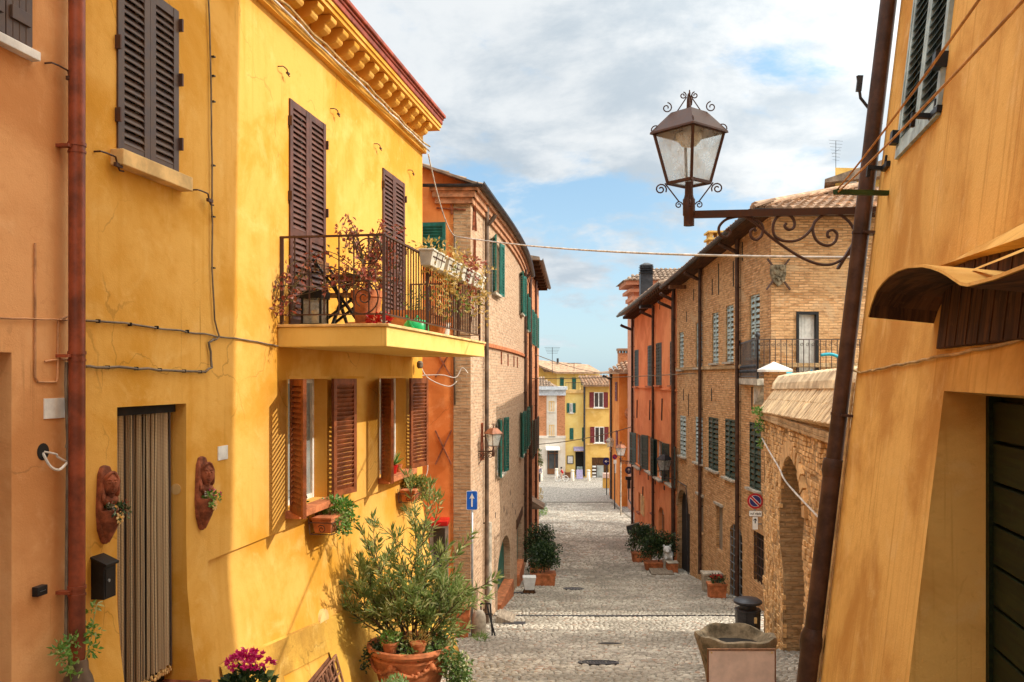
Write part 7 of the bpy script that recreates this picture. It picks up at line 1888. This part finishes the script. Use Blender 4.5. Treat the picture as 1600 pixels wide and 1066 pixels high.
# ------------------------------------------------------------------ lanterns
def lantern(t, c, s=1.0, rot=45, iron=M_IRON, roof=None):
    """street lantern standing on point c; s scales it"""
    c = Vector(c); a0 = math.radians(rot)
    def cor(r, z, k): a = a0 + math.pi / 2 * k + math.pi / 4; return c + V(r * math.sqrt(2) * math.cos(a), r * math.sqrt(2) * math.sin(a), z) * s
    lo, hi = (.125, .0), (.205, .42)
    b = MB()
    for k in range(4):
        b.bar(cor(*lo, k), cor(*hi, k), .022 * s); b.bar(cor(*lo, k), cor(*lo, k + 1), .024 * s); b.bar(cor(*hi, k), cor(*hi, k + 1), .022 * s)
    b.build('frame', iron, t)
    b = MB()
    for k in range(4):
        b.poly(cor(.121, .008, k), cor(.121, .008, k + 1), cor(.201, .415, k + 1), cor(.201, .415, k))
    b.poly(*[cor(.12, .004, k) for k in range(4)]); b.build('glass', M_LGLASS, t)
    b = MB(); A = [cor(.232, .415, k) for k in range(4)]; B_ = [cor(.228, .432, k) for k in range(4)]; C_ = [cor(.120, .575, k) for k in range(4)]; D_ = [cor(.105, .595, k) for k in range(4)]; E_ = [cor(.02, .615, k) for k in range(4)]
    b.add(A + B_ + C_ + D_ + E_, [tuple(range(3, -1, -1))] + [(4 * j + k, 4 * j + (k + 1) % 4, 4 * j + 4 + (k + 1) % 4, 4 * j + 4 + k) for j in range(4) for k in range(4)] + [(16, 17, 18, 19)])
    b.build('roof', roof or iron, t)
    b = MB(); b.lathe(c + V(0, 0, .30 * s), [(.02 * s, .0), (.06 * s, .01 * s), (.10 * s, .06 * s), (.115 * s, .11 * s)], 14); b.build('bulb_bowl', M_WHITE, t, smooth=True)
    b = MB(); b.tube([c + V(0, 0, .60) * s, c + V(0, 0, .70) * s, c + V(0, 0, .745) * s], [.022 * s, .018 * s, .012 * s], 8); b.build('finial', iron, t)
    for k in range(4):
        a = a0 + math.pi / 2 * k + math.pi / 4; o_ = V(math.cos(a), math.sin(a), 0); F_ = Frame(c, o_)
        for q_, r_ in ((spiral(F_, .272 * s, .452 * s, .010 * s, .042 * s, 2.0, -1.35, 0, 18), .0055), (spiral(F_, .185 * s, .635 * s, .010 * s, .046 * s, 3.6, -1.3, 0, 18), .0055),
                       (spiral(F_, .050 * s, .735 * s, .008 * s, .030 * s, 3.6, -1.3, 0, 14), .0055), ([F_.p(.02 * s, .72 * s), F_.p(.10 * s, .60 * s)], .005),
                       (spiral(F_, .235 * s, -.050 * s, .012 * s, .050 * s, .5, 1.5, 0, 18), .0065), ([F_.p(.20 * s, .0), F_.p(.08 * s, -.16 * s)], .006), (spiral(F_, .085 * s, -.185 * s, .008 * s, .032 * s, .5, 1.4, 0, 14), .0055)):
            b = MB(); b.tube(q_, r_ * s, 5); b.build('scroll', iron, t)
    b = MB(); b.tube([c + V(0, 0, .02) * s, c + V(0, 0, -.10) * s, c + V(0, 0, -.13) * s, c + V(0, 0, -.14) * s, c + V(0, 0, -.27) * s, c + V(0, 0, -.28) * s, c + V(0, 0, -.36) * s], [.032 * s, .036 * s, .044 * s, .052 * s, .052 * s, .045 * s, .045 * s], 12); b.build('post', iron, t, autos=40)


YL = 7.15; lc = V(pX(1076.5, YL), YL, pZ(286, YL))
t = thing('street_lantern', 'large brown iron lantern on a scrolled wall bracket against the sky', 'street lamp', lc)
lantern(t, lc, .95, 40)
b = MB(); pk = lambda x, y: pxy(x, y, YL)
xw = 2.9
b.bar(pk(1083, 335.5), V(xw, YL, pZ(329, YL)), .045, .056)
for pl in ([(1165, 338), (1150, 339), (1135, 343), (1125, 352), (1123, 361), (1127, 369), (1136, 370), (1141, 363), (1138, 358), (1134, 361)],
           [(1165, 338), (1185, 346), (1192, 356), (1190, 368), (1182, 375), (1174, 371), (1173, 362), (1178, 358), (1181, 362)],
           [(1160, 336), (1180, 349), (1205, 371), (1230, 389), (1255, 404), (1280, 413), (1300, 413), (1318, 404), (1332, 391)],
           [(1222, 376), (1210, 368), (1208, 353), (1213, 341), (1222, 336), (1234, 337), (1241, 346), (1240, 356), (1232, 359), (1226, 354), (1229, 349)],
           [(1210, 370), (1222, 376), (1240, 377), (1255, 371), (1268, 358), (1275, 345), (1290, 335), (1310, 335), (1326, 346), (1334, 358)],
           [(1270, 354), (1271, 366), (1278, 378), (1292, 384), (1304, 379), (1308, 367), (1302, 360), (1294, 362), (1293, 369), (1297, 371)]):
    b.tube(smooth_pts([pk(x, y) for x, y in pl], 5), .012, 6)
b.bar(V(xw, YL, pZ(325, YL)), V(xw - .30, YL, pZ(420, YL)), .04, .02); b.bar(V(xw - .05, YL, pZ(331, YL)), V(xw + .05, YL - .35, pZ(331, YL)), .03)
b.build('wall_bracket', M_IRON, t)
# lantern on the left brick house
Yb = 19.6; c0_ = FB.p(.6, 0, .02); lx = V(pX(771, 20.0), 20.0, pZ(697, 20.0))
M_COPR = paint('rusty lantern roof', (.30, .12, .06), .6, .1, var=.3)
t = thing('street_lantern', 'small lantern with rusty roof on the left brick wall above the blue sign', 'street lamp', lx)
lantern(t, lx, .66, 40, M_IRON, M_COPR)
b = MB(); zz = lx.z - .12; a_ = V(-.86, lx.y, zz); b.bar(V(lx.x, lx.y, zz), a_, .03); Fk = Frame(a_, (1, 0, 0))
Lb = lx.x - a_.x
for i in range(3): b.tube(spiral(Fk, .12 + i * Lb * .28, -.10, .012, .075, 1.0, 1.5, 0, 16), .009, 4)
b.tube(smooth_pts([Fk.p(0, -.40), Fk.p(.12, -.28), Fk.p(Lb * .6, -.06), Fk.p(Lb, 0)], 4), .01, 5); b.bar(V(a_.x, a_.y, zz + .08), V(a_.x, a_.y, zz - .45), .03); b.build('wall_bracket', M_IRON, t)
# lantern on the orange red house
lx = V(pX(1038, 35), 35, pZ(735, 35)); t = thing('street_lantern', 'grey lantern on a straight bracket in front of the orange red house', 'street lamp', lx); lantern(t, lx, 1.0, 40, M_DKMET)
b = MB(); zz = lx.z - .28; b.bar(V(lx.x, lx.y, zz), V(6.3, 33.2, zz + .08), .035); b.bar(V(6.12, 33.0, zz + .08), V(6.12, 31.5, zz + .10), .03); b.bar(V(6.12, 31.5, zz + .1), V(6.2, 31.4, -8), .03); b.build('wall_bracket', M_DKMET, t)
# far lanterns and signs by the bright orange house
lx = V(pX(970, 56), 56, pZ(712, 56)); t = thing('street_lantern', 'far lantern on a scrolled bracket in front of the bright orange house', 'street lamp', lx); lantern(t, lx, 1.15, 40, M_IRON, M_COPR)
b = MB(); zz = lx.z - .32; b.bar(V(lx.x, 56, zz), V(pX(989, 56), 56, zz - .05), .05); Fk = Frame(V(lx.x, 56, zz), (1, 0, 0))
for i in range(3): b.tube(spiral(Fk, .15 + i * .24, -.14, .02, .11, 1.0, 1.5, 0, 14), .014, 4)
b.build('wall_bracket', M_IRON, t)
lx = V(pX(953.5, 66), 66, pZ(698, 66)); t = thing('street_lantern', 'palest far lantern at the left corner of the bright orange house', 'street lamp', lx); lantern(t, lx, 1.05, 40, M_STONE)
b = MB(); b.bar(lx + V(0, 0, -.2), V(pX(960, 67), 67.5, lx.z - .3), .05); b.build('wall_bracket', M_STONE, t)


def roundsign(x, y, Y, r, cat, label, kind, pole=True, side=None):
    c_ = V(pX(x, Y), Y, pZ(y, Y)); F_ = Frame((c_.x, c_.y, 0), (1, 0, 0)); q = thing(cat, label, 'road sign', V(c_.x, c_.y, zg(Y) if pole else c_.z - .6))
    if pole: b = MB(); b.tube([V(c_.x, Y + .05, zg(Y) - .05), V(c_.x, Y + .05, c_.z + r)], .04, 8); b.build('pole', M_DKMET, q)
    if kind == 'np':
        for r_, n0, mt, nm in ((r, 0, M_SRED, 'red_disc'), (r * .72, .006, M_NAVY, 'blue_field')): b = MB(); b.disc(F_, 0, c_.z, r_, n0, n0 + .006, 24); b.build(nm, mt, q)
        Fd_ = Frame(F_.p(0, c_.z, 0), F_.U - F_.W, F_.U + F_.W); b = MB(); b.fbox(Fd_, -r * .76, r * .76, -.04, .04, .013, .016); b.build('slash', M_SRED, q)
        plate(F_, .02, c_.z - r - .16, r * 1.2, .26, 0, .01, M_SWHI, 'plate', q, .02); plate(F_, .05, c_.z - r - .62, r * .5, .6, 0, .01, M_SWHI, 'plate', q, .02)
    else:
        b = MB(); b.disc(F_, 0, c_.z, r, 0, .008, 28); b.build('disc', M_NAVY if kind != 'dark' else paint('dark navy sign', (.02, .02, .05), .5), q)
        b = MB(); A = [(-.05, -.6), (.05, -.6), (.05, .15), (.32, -.05), (.32, .15), (0, .6), (-.32, .15), (-.32, -.05), (-.05, .15)]
        if kind == 'left': A = [(-y_, x_) for x_, y_ in A]
        b.prism(F_, [(x_ * r, c_.z + y_ * r) for x_, y_ in A], .008, .014); b.build('arrow', M_SWHI if kind != 'dark' else M_GREYM, q)
    return q, c_


roundsign(948, 721, 70, .30, 'turn_left_sign', 'round blue sign with white left arrow at the street end', 'left')
roundsign(960.5, 714, 60, .17, 'no_parking_sign', 'small far no parking sign with white plates on a dark pole', 'np')
q, c_ = roundsign(982.5, 735, 52, .22, 'straight_on_sign', 'round dark sign with up arrow on an arm at the orange corner', 'dark', pole=False)
b = MB(); b.box(c_.x - .20, c_.x + .20, 51.9, 52.02, c_.z - .55, c_.z - .36); b.box(c_.x - .09, c_.x + .09, 51.9, 52.02, c_.z - 1.05, c_.z - .5); b.tube([c_ + V(0, 0, -1.0), c_ + V(.0, 0, -1.7), V(pX(990, 50), 47, c_.z - 2.2)], .04, 6); b.build('arm', M_BLACK, q)
b = MB(); b.tube([V(pX(970, 56), 56, zg(56) - .1), V(pX(970, 56), 56, pZ(720, 56))], .05, 8); tag(b.build('thin_pole', M_STONE), 'thin pale pole standing under the far scrolled lantern', 'pole')

# ------------------------------------------------------------------ right side of the street: bin, basin, board, planters
c_ = V(pX(1168.5, 16.6), 16.6, zg(16.6))
t = thing('litter_bin', 'black octagonal litter bin with domed lid behind the stone basin', 'litter bin', c_)
b = MB(); b.lathe(c_, [(.22, -.02), (.225, .02), (.235, .66), (.245, .67), (.245, .70), (.20, .70)], 8, ang0=.39); b.build('body', M_DKMET, t, bevel=.008)
b = MB(); b.lathe(c_, [(.15, .70), (.15, .80), (.24, .80), (.262, .82), (.26, .85), (.20, .89), (.08, .905), (.001, .908)], 28); b.build('lid', M_DKMET, t, autos=35)
Fk = Frame((c_.x, c_.y - .245, c_.z), (1, -.2, 0)); b = MB(); b.fbox(Fk, .05, .10, .50, .60, -.02, .012); b.build('label_plate', M_CREAM, t)
c_ = V(pX(1150, 11.9), 11.9, zg(11.9))
t = thing('stone_basin', 'mossy old round stone basin at the bottom of the street on the right', 'basin', c_)
b = MB(); k = 40; prof = [(.36, -.1), (.40, .1), (.47, .35), (.515, .52), (.53, .58), (.52, .625), (.47, .635), (.43, .60), (.40, .50), (.30, .38), (.001, .36)]; vs = []
for r_, z in prof:
    for i in range(k):
        a = 2 * math.pi * i / k; f = 1 + .02 * math.sin(5 * a + z * 9) + .015 * math.sin(11 * a); dz_ = 0
        if z > .5: dz_ = -.05 * math.exp(-((a - 2.6) / .25) ** 2) - .07 * math.exp(-((a - .45) / .35) ** 2) + .012 * math.sin(7 * a)
        vs.append(c_ + V(r_ * f * math.cos(a), r_ * f * .95 * math.sin(a), z + dz_))
b.add(vs, [(j * k + i, j * k + (i + 1) % k, (j + 1) * k + (i + 1) % k, (j + 1) * k + i) for j in range(len(prof) - 1) for i in range(k)]); b.build('bowl', M_DSTONE, t, autos=50)
b = MB(); b.lathe(c_, [(.40, .46), (.001, .465)], 24); b.build('rain_litter', M_DARK, t)
Yb = 9.4; x0, x1, zt = pX(1107, Yb), pX(1210, Yb), pZ(1016, Yb); zg_ = zg(Yb)
t = thing('notice_board', 'blank dusty pink board standing in front of the stone basin', 'board', V((x0 + x1) / 2, Yb, zg_))
b = MB(); b.box(x0, x1, Yb - .012, Yb + .012, zg_ + .05, zt); b.build('panel', M_BOARDP, t, bevel=.003)
b = MB(); b.box(x0 - .012, x1 + .012, Yb - .018, Yb + .02, zt, zt + .014); b.box(x0 - .012, x0, Yb - .018, Yb + .02, zg_, zt); b.box(x1, x1 + .012, Yb - .018, Yb + .02, zg_, zt); b.build('frame', M_WOODB, t)
for s_ in (x0 + .04, x1 - .04): b = MB(); b.bar(V(s_, Yb + .02, zt - .02), V(s_, Yb + .32, zg(Yb + .32)), .025); b.build('leg', M_WOODB, t)
for x in (x0 + .03, x1 - .03): b = MB(); b.box(x - .008, x + .008, Yb - .018, Yb - .012, zt - .03, zt - .015); b.build('screw', M_CREAM, t)


def planterbox(x, Y, wx, wy, h, label, leaf, bh_, bw, n_, group=None, mat=M_TERRA, red=False, L=.06):
    c_ = gpt(x, Y); t = thing('planter_box', label, 'planter', c_, group)
    b = MB(); b.frust(c_, wx / 2 * .9, wy / 2 * .9, -.05, h, wx / 2, wy / 2); b.frust(c_, wx / 2 + .02, wy / 2 + .02, h - .06, h + .005, wx / 2 + .02, wy / 2 + .02); b.build('box', mat, t, bevel=.01)
    b = MB()
    for i in range(14): cluster(b, c_ + V(bw * .32 * (((i * 5) % 7) / 3 - 1) + rnd.uniform(-.05, .05), rnd.uniform(-.12, .12), h + bh_ * (.22 + .55 * (i / 13))), (bw * .26, .26, bh_ * .22), n_ // 9, L * 1.35, L * .85, updir=.3, rmin=.05)
    b.tube([c_ + V(0, 0, h - .05), c_ + V(.02, 0, h + bh_ * .5)], .02, 6); b.build('foliage', leaf, t)
    if red: b = MB(); cluster(b, c_ + V(0, 0, h + bh_ * .7), (bw * .45, .15, bh_ * .3), 200, .04, .032, updir=.4); b.build('blossom', M_REDP, t)
    return t


planterbox(pX(850, 28.6), 28.6, .72, .5, .40, 'terracotta planter with dark bush on the left, the nearer of two', M_BUSHL, 1.05, 1.0, 1500, 'leafy planters along the street')
planterbox(pX(843, 31.2), 31.2, .72, .5, .42, 'terracotta planter with dark clipped bush on the left, the farther of two', M_BUSHL, 1.5, 1.0, 1500, 'leafy planters along the street')
planterbox(pX(1030, 32.8), 32.9, 1.05, .5, .30, 'wide terracotta planter with dark bush on the right, nearer of the pair', M_BUSHL, 1.2, 1.35, 1900, 'leafy planters along the street')
planterbox(pX(1003, 35.5), 35.5, .8, .5, .38, 'terracotta planter with dark bush on the right, farther of the pair', M_BUSHL, 1.2, 1.1, 1500, 'leafy planters along the street')
planterbox(pX(1115, 26.0), 25.6, .50, .36, .42, 'square terracotta planter of red flowers against the brick palace wall', M_BUSHL, .22, .42, 160, None, M_TERRA, True, .05)
c_ = gpt(pX(1112, 27.0), 27.0); b = MB(); b.frust(c_, .25, .2, 0, .55, .28, .22); b.frust(c_, .30, .24, .50, .58, .30, .24)
tag(b.build('wooden_tub', M_STONE, bevel=.01), 'grey worn stone tub behind the planter of red flowers', 'tub')
t = thing('stacked_boxes', 'brown terracotta block with pale top beside the right planters', 'block', gpt(pX(1050, 32.2), 32.2))
b = MB(); c_ = gpt(pX(1050, 32.2), 32.2); b.frust(c_, .18, .2, 0, .34, .18, .2); b.build('block', M_TERRA, t, bevel=.01)
b = MB(); b.frust(c_, .2, .22, .34, .37, .2, .22); b.build('top', M_STONE, t)
t = thing('plaster_lion', 'white plaster animal ornament beside the right planters', 'ornament', gpt(pX(1045, 32.6), 32.75))
c_ = gpt(pX(1044, 32.7), 32.75)
b = MB(); b.frust(c_, .2, .16, 0, .38, .18, .14); b.build('plinth', M_STONE, t, bevel=.01)
b = MB(); b.ell(c_ + V(0, 0, .56), (.20, .22, .20)); b.ell(c_ + V(-.05, -.14, .78), (.15, .14, .14)); b.ell(c_ + V(-.06, -.27, .74), (.07, .07, .06)); b.ell(c_ + V(-.16, -.08, .90), (.045, .03, .05)); b.ell(c_ + V(.07, -.08, .90), (.045, .03, .05))
for d_ in (-.1, .1): b.tube([c_ + V(d_, -.14, .55), c_ + V(d_, -.2, .40)], [.06, .05], 7)
b.build('figure', M_SWHI, t, smooth=True)
b = MB(); b.hexa([gpt(pX(1016, 31.6), 31.3, .0), gpt(pX(1051, 31.6), 31.3, .0), gpt(pX(1048, 32.4), 32.4, .0), gpt(pX(1014, 32.4), 32.4, .0)], [gpt(pX(1016, 31.6), 31.3, .04), gpt(pX(1051, 31.6), 31.3, .04), gpt(pX(1048, 32.4), 32.4, .12), gpt(pX(1014, 32.4), 32.4, .12)])
tag(b.build('door_mat', M_WOOD), 'grey ribbed mat lying in front of the right planter', 'mat')
for x, Y, lab in ((990, 37.5, 'tilted dark menu board beside the right bushes, left one'), (1005, 36.8, 'tilted dark menu board behind the right bushes, right one')):
    c_ = V(pX(x, Y), Y, pZ(826 if x < 1000 else 829, Y)); t = thing('menu_board', lab, 'menu board', V(c_.x, c_.y, zg(Y))); Fk = Frame(c_, (1, -.3, .35), (-.3, .5, .8))
    b = MB(); b.fbox(Fk, -.28, .28, -.17, .17, -.02, .02); b.build('panel', M_GLASS, t); b = MB()
    for r_ in ((-.3, .3, .17, .2), (-.3, .3, -.2, -.17), (-.3, -.28, -.17, .17), (.28, .3, -.17, .17)): b.fbox(Fk, *r_, -.025, .03)
    b.build('frame', M_STONE, t); b = MB(); b.tube([c_, V(c_.x + .1, c_.y + .1, zg(Y))], .025, 6); b.build('post', M_BLACK, t)
c_ = gpt(pX(827, 26.6), 26.6); t = thing('white_stool', 'small tapered white box by the left pavement before the planters', 'stool', c_)
b = MB(); b.frust(c_, .13, .13, .12, .50, .20, .18); b.build('box', M_SWHI, t, bevel=.01); b = MB(); b.frust(c_, .2, .16, 0, .12, .14, .13); b.build('foot', M_BOARD, t)
# blue pool noodles on the terrace behind the garden wall
for pl, lab in ((((1283, 555), (1300, 554), (1318, 563), (1330, 580)), 'turquoise curved foam tube arching above the garden wall by the white door'), (((1212, 600), (1218, 588), (1230, 584), (1242, 587), (1250, 598)), 'turquoise foam tube loop beside the white pyramid cap')):
    Yn = 19.5; b = MB(); b.tube(smooth_pts([pxy(x, y, Yn) for x, y in pl] + [pxy(pl[-1][0] + 2, 620, Yn)], 5), .035, 8); tag(b.build('foam_tube', M_TEAL, smooth=True), lab, 'foam tube')
b = MB(); c_ = pxy(1262, 590, 19.3)
b.ell(c_ + V(0, 0, -.05), (.17, .12, .08)); b.ell(c_ + V(-.12, 0, 0), (.08, .08, .05)); b.tube(spiral(Frame(c_ + V(0, -.05, 0), (1, 0, 0)), 0, 0, .05, .16, 0, 2.2, 0, 30), .022, 6); tag(b.build('coiled_hose', paint('blue hose', (.02, .22, .38), .4), smooth=True), 'blue coiled hose heap on top of the garden wall', 'hose')

# ------------------------------------------------------------------ far square: bollards, child on a bicycle, person, boards
Yb = 83
b = MB(); b.lathe(gpt(pX(894.5, Yb), Yb), [(.16, -.1), (.16, .75), (.12, .80), (.17, .86), (.15, .98), (.001, 1.0)], 14)
b0 = tag(b.build('stone_bollard', M_WHI, autos=40, org=gpt(pX(894.5, Yb), Yb)), 'pale far bollard in front of the narrow yellow house', 'bollard', 'pale bollards at the street end')
for x, lab in ((845, 'pale far bollard at the left edge of the square'), (869.5, 'pale far bollard right behind the cyclist'), (919.5, 'pale far bollard in front of the ochre shop opening')):
    dup(b0, gpt(pX(x, Yb + (1.5 if x == 869.5 else 0)), Yb + (1.5 if x == 869.5 else 0)), lab)


def skinfig(name, joints, edges, mat, parent=None, sub=2):
    me = bpy.data.meshes.new(name); vs = [Vector(j[0]) for j in joints]; O = ORI[parent.name] if parent else vs[0].copy()
    me.from_pydata([v - O for v in vs], edges, []); me.materials.append(mat); o = bpy.data.objects.new(name, me); COL.objects.link(o); ORI[o.name] = O
    if parent: o.parent = parent
    else: o.location = O
    md = o.modifiers.new('skin', 'SKIN'); md.use_smooth_shade = True; s = me.skin_vertices[0].data
    for i, j in enumerate(joints): s[i].radius = (j[1], j[1] if len(j) < 3 else j[2]); s[i].use_root = (i == 0)
    o.modifiers.new('sub', 'SUBSURF').levels = sub; o.modifiers['sub'].render_levels = sub
    return o


bk = gpt(pX(877.5, 82), 82); X = V(1, .12, 0).normalized()
t = thing('bicycle', 'small white child bicycle with white tyres on the far square', 'bicycle', bk)
for d_, nm in ((-.36, 0), (.36, 1)):
    c_ = bk + X * d_ + V(0, 0, .27); b = MB(); b.tube([c_ + X * (.25 * math.cos(a)) + V(0, 0, .25 * math.sin(a)) for a in np.linspace(0, 2 * math.pi, 21)[:-1]], .028, 6, closed=True); wh = b.build('wheel', M_SWHI, t, smooth=True)
    b = MB()
    for k in range(6): a = math.pi * k / 6; b.bar(c_ - X * (.24 * math.cos(a)) - V(0, 0, .24 * math.sin(a)), c_ + X * (.24 * math.cos(a)) + V(0, 0, .24 * math.sin(a)), .008)
    b.build('spokes', M_GREYM, wh)
b = MB(); hb = bk + X * -.28 + V(0, 0, .72); st_ = bk + X * .12 + V(0, 0, .58)
b.tube([bk + X * -.36 + V(0, 0, .27), hb], .02, 6); b.tube([hb - V(0, 0, .1), bk + X * .02 + V(0, 0, .26), bk + X * .36 + V(0, 0, .27)], .02, 6); b.tube([st_, bk + X * .02 + V(0, 0, .26)], .02, 6); b.tube([hb - V(0, 0, .12), st_ - V(0, 0, .1), bk + X * .36 + V(0, 0, .27)], .018, 6); b.build('frame', M_SWHI, t)
b = MB(); b.ell(st_ + V(0, 0, .02), (.11, .07, .03)); b.build('saddle', M_BLACK, t); Yv = Vector((-X.y, X.x, 0)); b = MB(); b.tube([hb - Yv * .2, hb, hb + Yv * .2], .016, 6); b.build('handlebar', M_GREYM, t)
t = thing('person', 'child in red top riding the small white bicycle on the far square', 'person', bk + V(0, 0, .05))
pel = st_ + V(0, 0, .10); chest = pel + X * -.10 + V(0, 0, .27); neck = pel + X * -.14 + V(0, 0, .40)
J = [(pel, .09), (chest, .10), (neck, .04), (neck + V(-.01, 0, .07), .05), (neck + V(-.015, 0, .15), .085), (neck + V(-.015, 0, .22), .06)]; E = [(0, 1), (1, 2), (2, 3), (3, 4), (4, 5)]
for s_ in (-1, 1):
    n_ = len(J); kz = pel + X * -.20 + Yv * (.09 * s_) + V(0, 0, -.06 - .12 * (s_ > 0)); an = pel + X * -.10 + Yv * (.09 * s_) + V(0, 0, -.34 - .1 * (s_ > 0))
    J += [(pel + Yv * .06 * s_, .07), (kz, .05), (an, .035), (an + X * -.10 + V(0, 0, -.02), .03)]; E += [(0, n_), (n_, n_ + 1), (n_ + 1, n_ + 2), (n_ + 2, n_ + 3)]
    n_ = len(J); J += [(chest + Yv * .12 * s_ + V(0, 0, .07), .045), (chest + Yv * .16 * s_ + X * -.08 + V(0, 0, -.08), .034), (hb + Yv * .17 * s_ + V(0, 0, .02), .028)]; E += [(1, n_), (n_, n_ + 1), (n_ + 1, n_ + 2)]
skinfig('body', J, E, M_SKIN, t)
skinfig('red_top', [(pel + V(0, 0, .02), .115), (chest, .125), (neck - V(0, 0, .05), .06)] + [x for s_ in (-1, 1) for x in ((chest + Yv * .12 * s_ + V(0, 0, .07), .06), (chest + Yv * .16 * s_ + X * -.08 + V(0, 0, -.08), .048))], [(0, 1), (1, 2), (1, 3), (3, 4), (1, 5), (5, 6)], M_CLRED, t)
b = MB(); b.ell(neck + V(0, 0, .175), (.095, .095, .085)); b.build('hair', M_HAIR, t, smooth=True)
ps = gpt(pX(841.5, 80), 80)
t = thing('person', 'person in grey jacket and dark trousers standing at the far left edge of the square', 'person', ps)
J = [(ps + V(0, 0, .90), .13), (ps + V(0, 0, 1.15), .13), (ps + V(0, 0, 1.38), .14), (ps + V(0, 0, 1.50), .055), (ps + V(0, 0, 1.60), .085), (ps + V(0, 0, 1.70), .07)]; E = [(0, 1), (1, 2), (2, 3), (3, 4), (4, 5)]
for s_ in (-1, 1):
    n_ = len(J); J += [(ps + V(.09 * s_, 0, .86), .09), (ps + V(.10 * s_, 0, .48), .065), (ps + V(.10 * s_, .0, .08), .045), (ps + V(.11 * s_, -.14, .04), .04)]; E += [(0, n_), (n_, n_ + 1), (n_ + 1, n_ + 2), (n_ + 2, n_ + 3)]
    n_ = len(J); J += [(ps + V(.20 * s_, 0, 1.38), .06), (ps + V(.25 * s_, .02, 1.10), .045), (ps + V(.24 * s_, -.08, .86), .035)]; E += [(2, n_), (n_, n_ + 1), (n_ + 1, n_ + 2)]
skinfig('body', J, E, M_SKIN, t)
skinfig('jacket', [(ps + V(0, 0, .86), .16), (ps + V(0, 0, 1.15), .155), (ps + V(0, 0, 1.40), .16)] + [x for s_ in (-1, 1) for x in ((ps + V(.20 * s_, 0, 1.38), .075), (ps + V(.25 * s_, .02, 1.10), .06), (ps + V(.242 * s_, -.06, .92), .05))], [(0, 1), (1, 2), (2, 3), (3, 4), (4, 5), (2, 6), (6, 7), (7, 8)], M_CLGRY, t)
skinfig('trousers', [(ps + V(0, 0, .90), .14)] + [x for s_ in (-1, 1) for x in ((ps + V(.09 * s_, 0, .84), .10), (ps + V(.10 * s_, 0, .48), .08), (ps + V(.10 * s_, 0, .12), .065))], [(0, 1), (1, 2), (2, 3), (0, 4), (4, 5), (5, 6)], M_DKMET, t)
b = MB(); b.ell(ps + V(0, .02, 1.68), (.09, .095, .09)); b.build('hair', M_HAIR, t, smooth=True)
# shop notice board, sandwich boards and low boxes at the far shops
F_ = FF; u0, u1, v0, v1 = rect(FF, 886, 896, 712, 725); t = thing('shop_notice_board', 'white notice in dark frame on the narrow yellow house wall', 'notice board', FF.p((u0 + u1) / 2, v0, 0))
b = MB(); b.fbox(FF, u0, u1, v0, v1, .0, .06); b.build('frame', M_DKMET, t); b = MB(); b.fbox(FF, u0 + .07, u1 - .07, v0 + .07, v1 - .07, .06, .066); b.build('sheet', M_SWHI, t)
c_ = gpt(pX(905.5, 84.6), 84.6); t = thing('sandwich_board', 'lilac sandwich board on the pavement before the far yellow shop', 'sandwich board', c_)
for s_ in (-1, 1): b = MB(); b.hexa([c_ + V(-.3, .25 * s_, 0), c_ + V(.3, .25 * s_, 0), c_ + V(.3, .25 * s_ + .03, 0), c_ + V(-.3, .25 * s_ + .03, 0)], [c_ + V(-.3, .02 * s_, .85), c_ + V(.3, .02 * s_, .85), c_ + V(.3, .02 * s_ + .03, .85), c_ + V(-.3, .02 * s_ + .03, .85)]); b.build('panel', M_PURP, t)
c_ = gpt(pX(889.5, 85.8), 85.8); b = MB(); b.frust(c_, .4, .25, 0, .45, .4, .25); b.frust(c_, .44, .29, .45, .5, .44, .29); tag(b.build('low_bench', M_WOODB), 'low brown bench between the far cream shop and the yellow shop', 'bench')
c_ = gpt(pX(947.5, 76), 76); t = thing('utility_cabinet', 'ochre utility cabinet with pink top at the far orange corner', 'cabinet', c_)
b = MB(); b.frust(c_, .30, .2, 0, .85, .30, .2); b.build('body', M_OCH, t); b = MB(); b.frust(c_, .32, .22, .85, 1.25, .32, .22); b.build('top', M_BOARDP, t)
b = MB()
for c_, r_ in ((V(pX(839, 47), 47, pZ(706, 47)), .22), (V(pX(840, 47), 47, pZ(716, 47)), .25), (V(pX(843, 47), 47, pZ(724, 47)), .16)): cluster(b, c_, (r_, r_, r_), 110, .09, .06)
for i in range(8): cluster(b, V(pX(838 + 6 * rnd.random(), 47), 47, pZ(702 + 20 * rnd.random(), 47)), (.05, .05, .05), 5, .09, .08)
b.tube([FC.p(10.6, pZ(700, 47), .0), V(pX(840, 47), 47, pZ(705, 47))], .02, 5); tag(b.build('hanging_basket', M_IVYL), 'leafy hanging flower basket on the far left row house', 'flower basket')
b = MB(); cluster(b, gpt(pX(846, 56), 56, .25), (.35, .3, .35), 260, .14, .04, updir=.8); tag(b.build('weed_tuft', M_GREENL), 'bright green weeds growing at the left wall far down the street', 'weeds')
b = MB(); cluster(b, gpt(pX(843, 66), 66, .4), (.25, .3, .5), 120, .14, .06, updir=.6); tag(b.build('weed_tuft', M_YELL), 'yellowing plant at the left edge just before the far square', 'weeds')
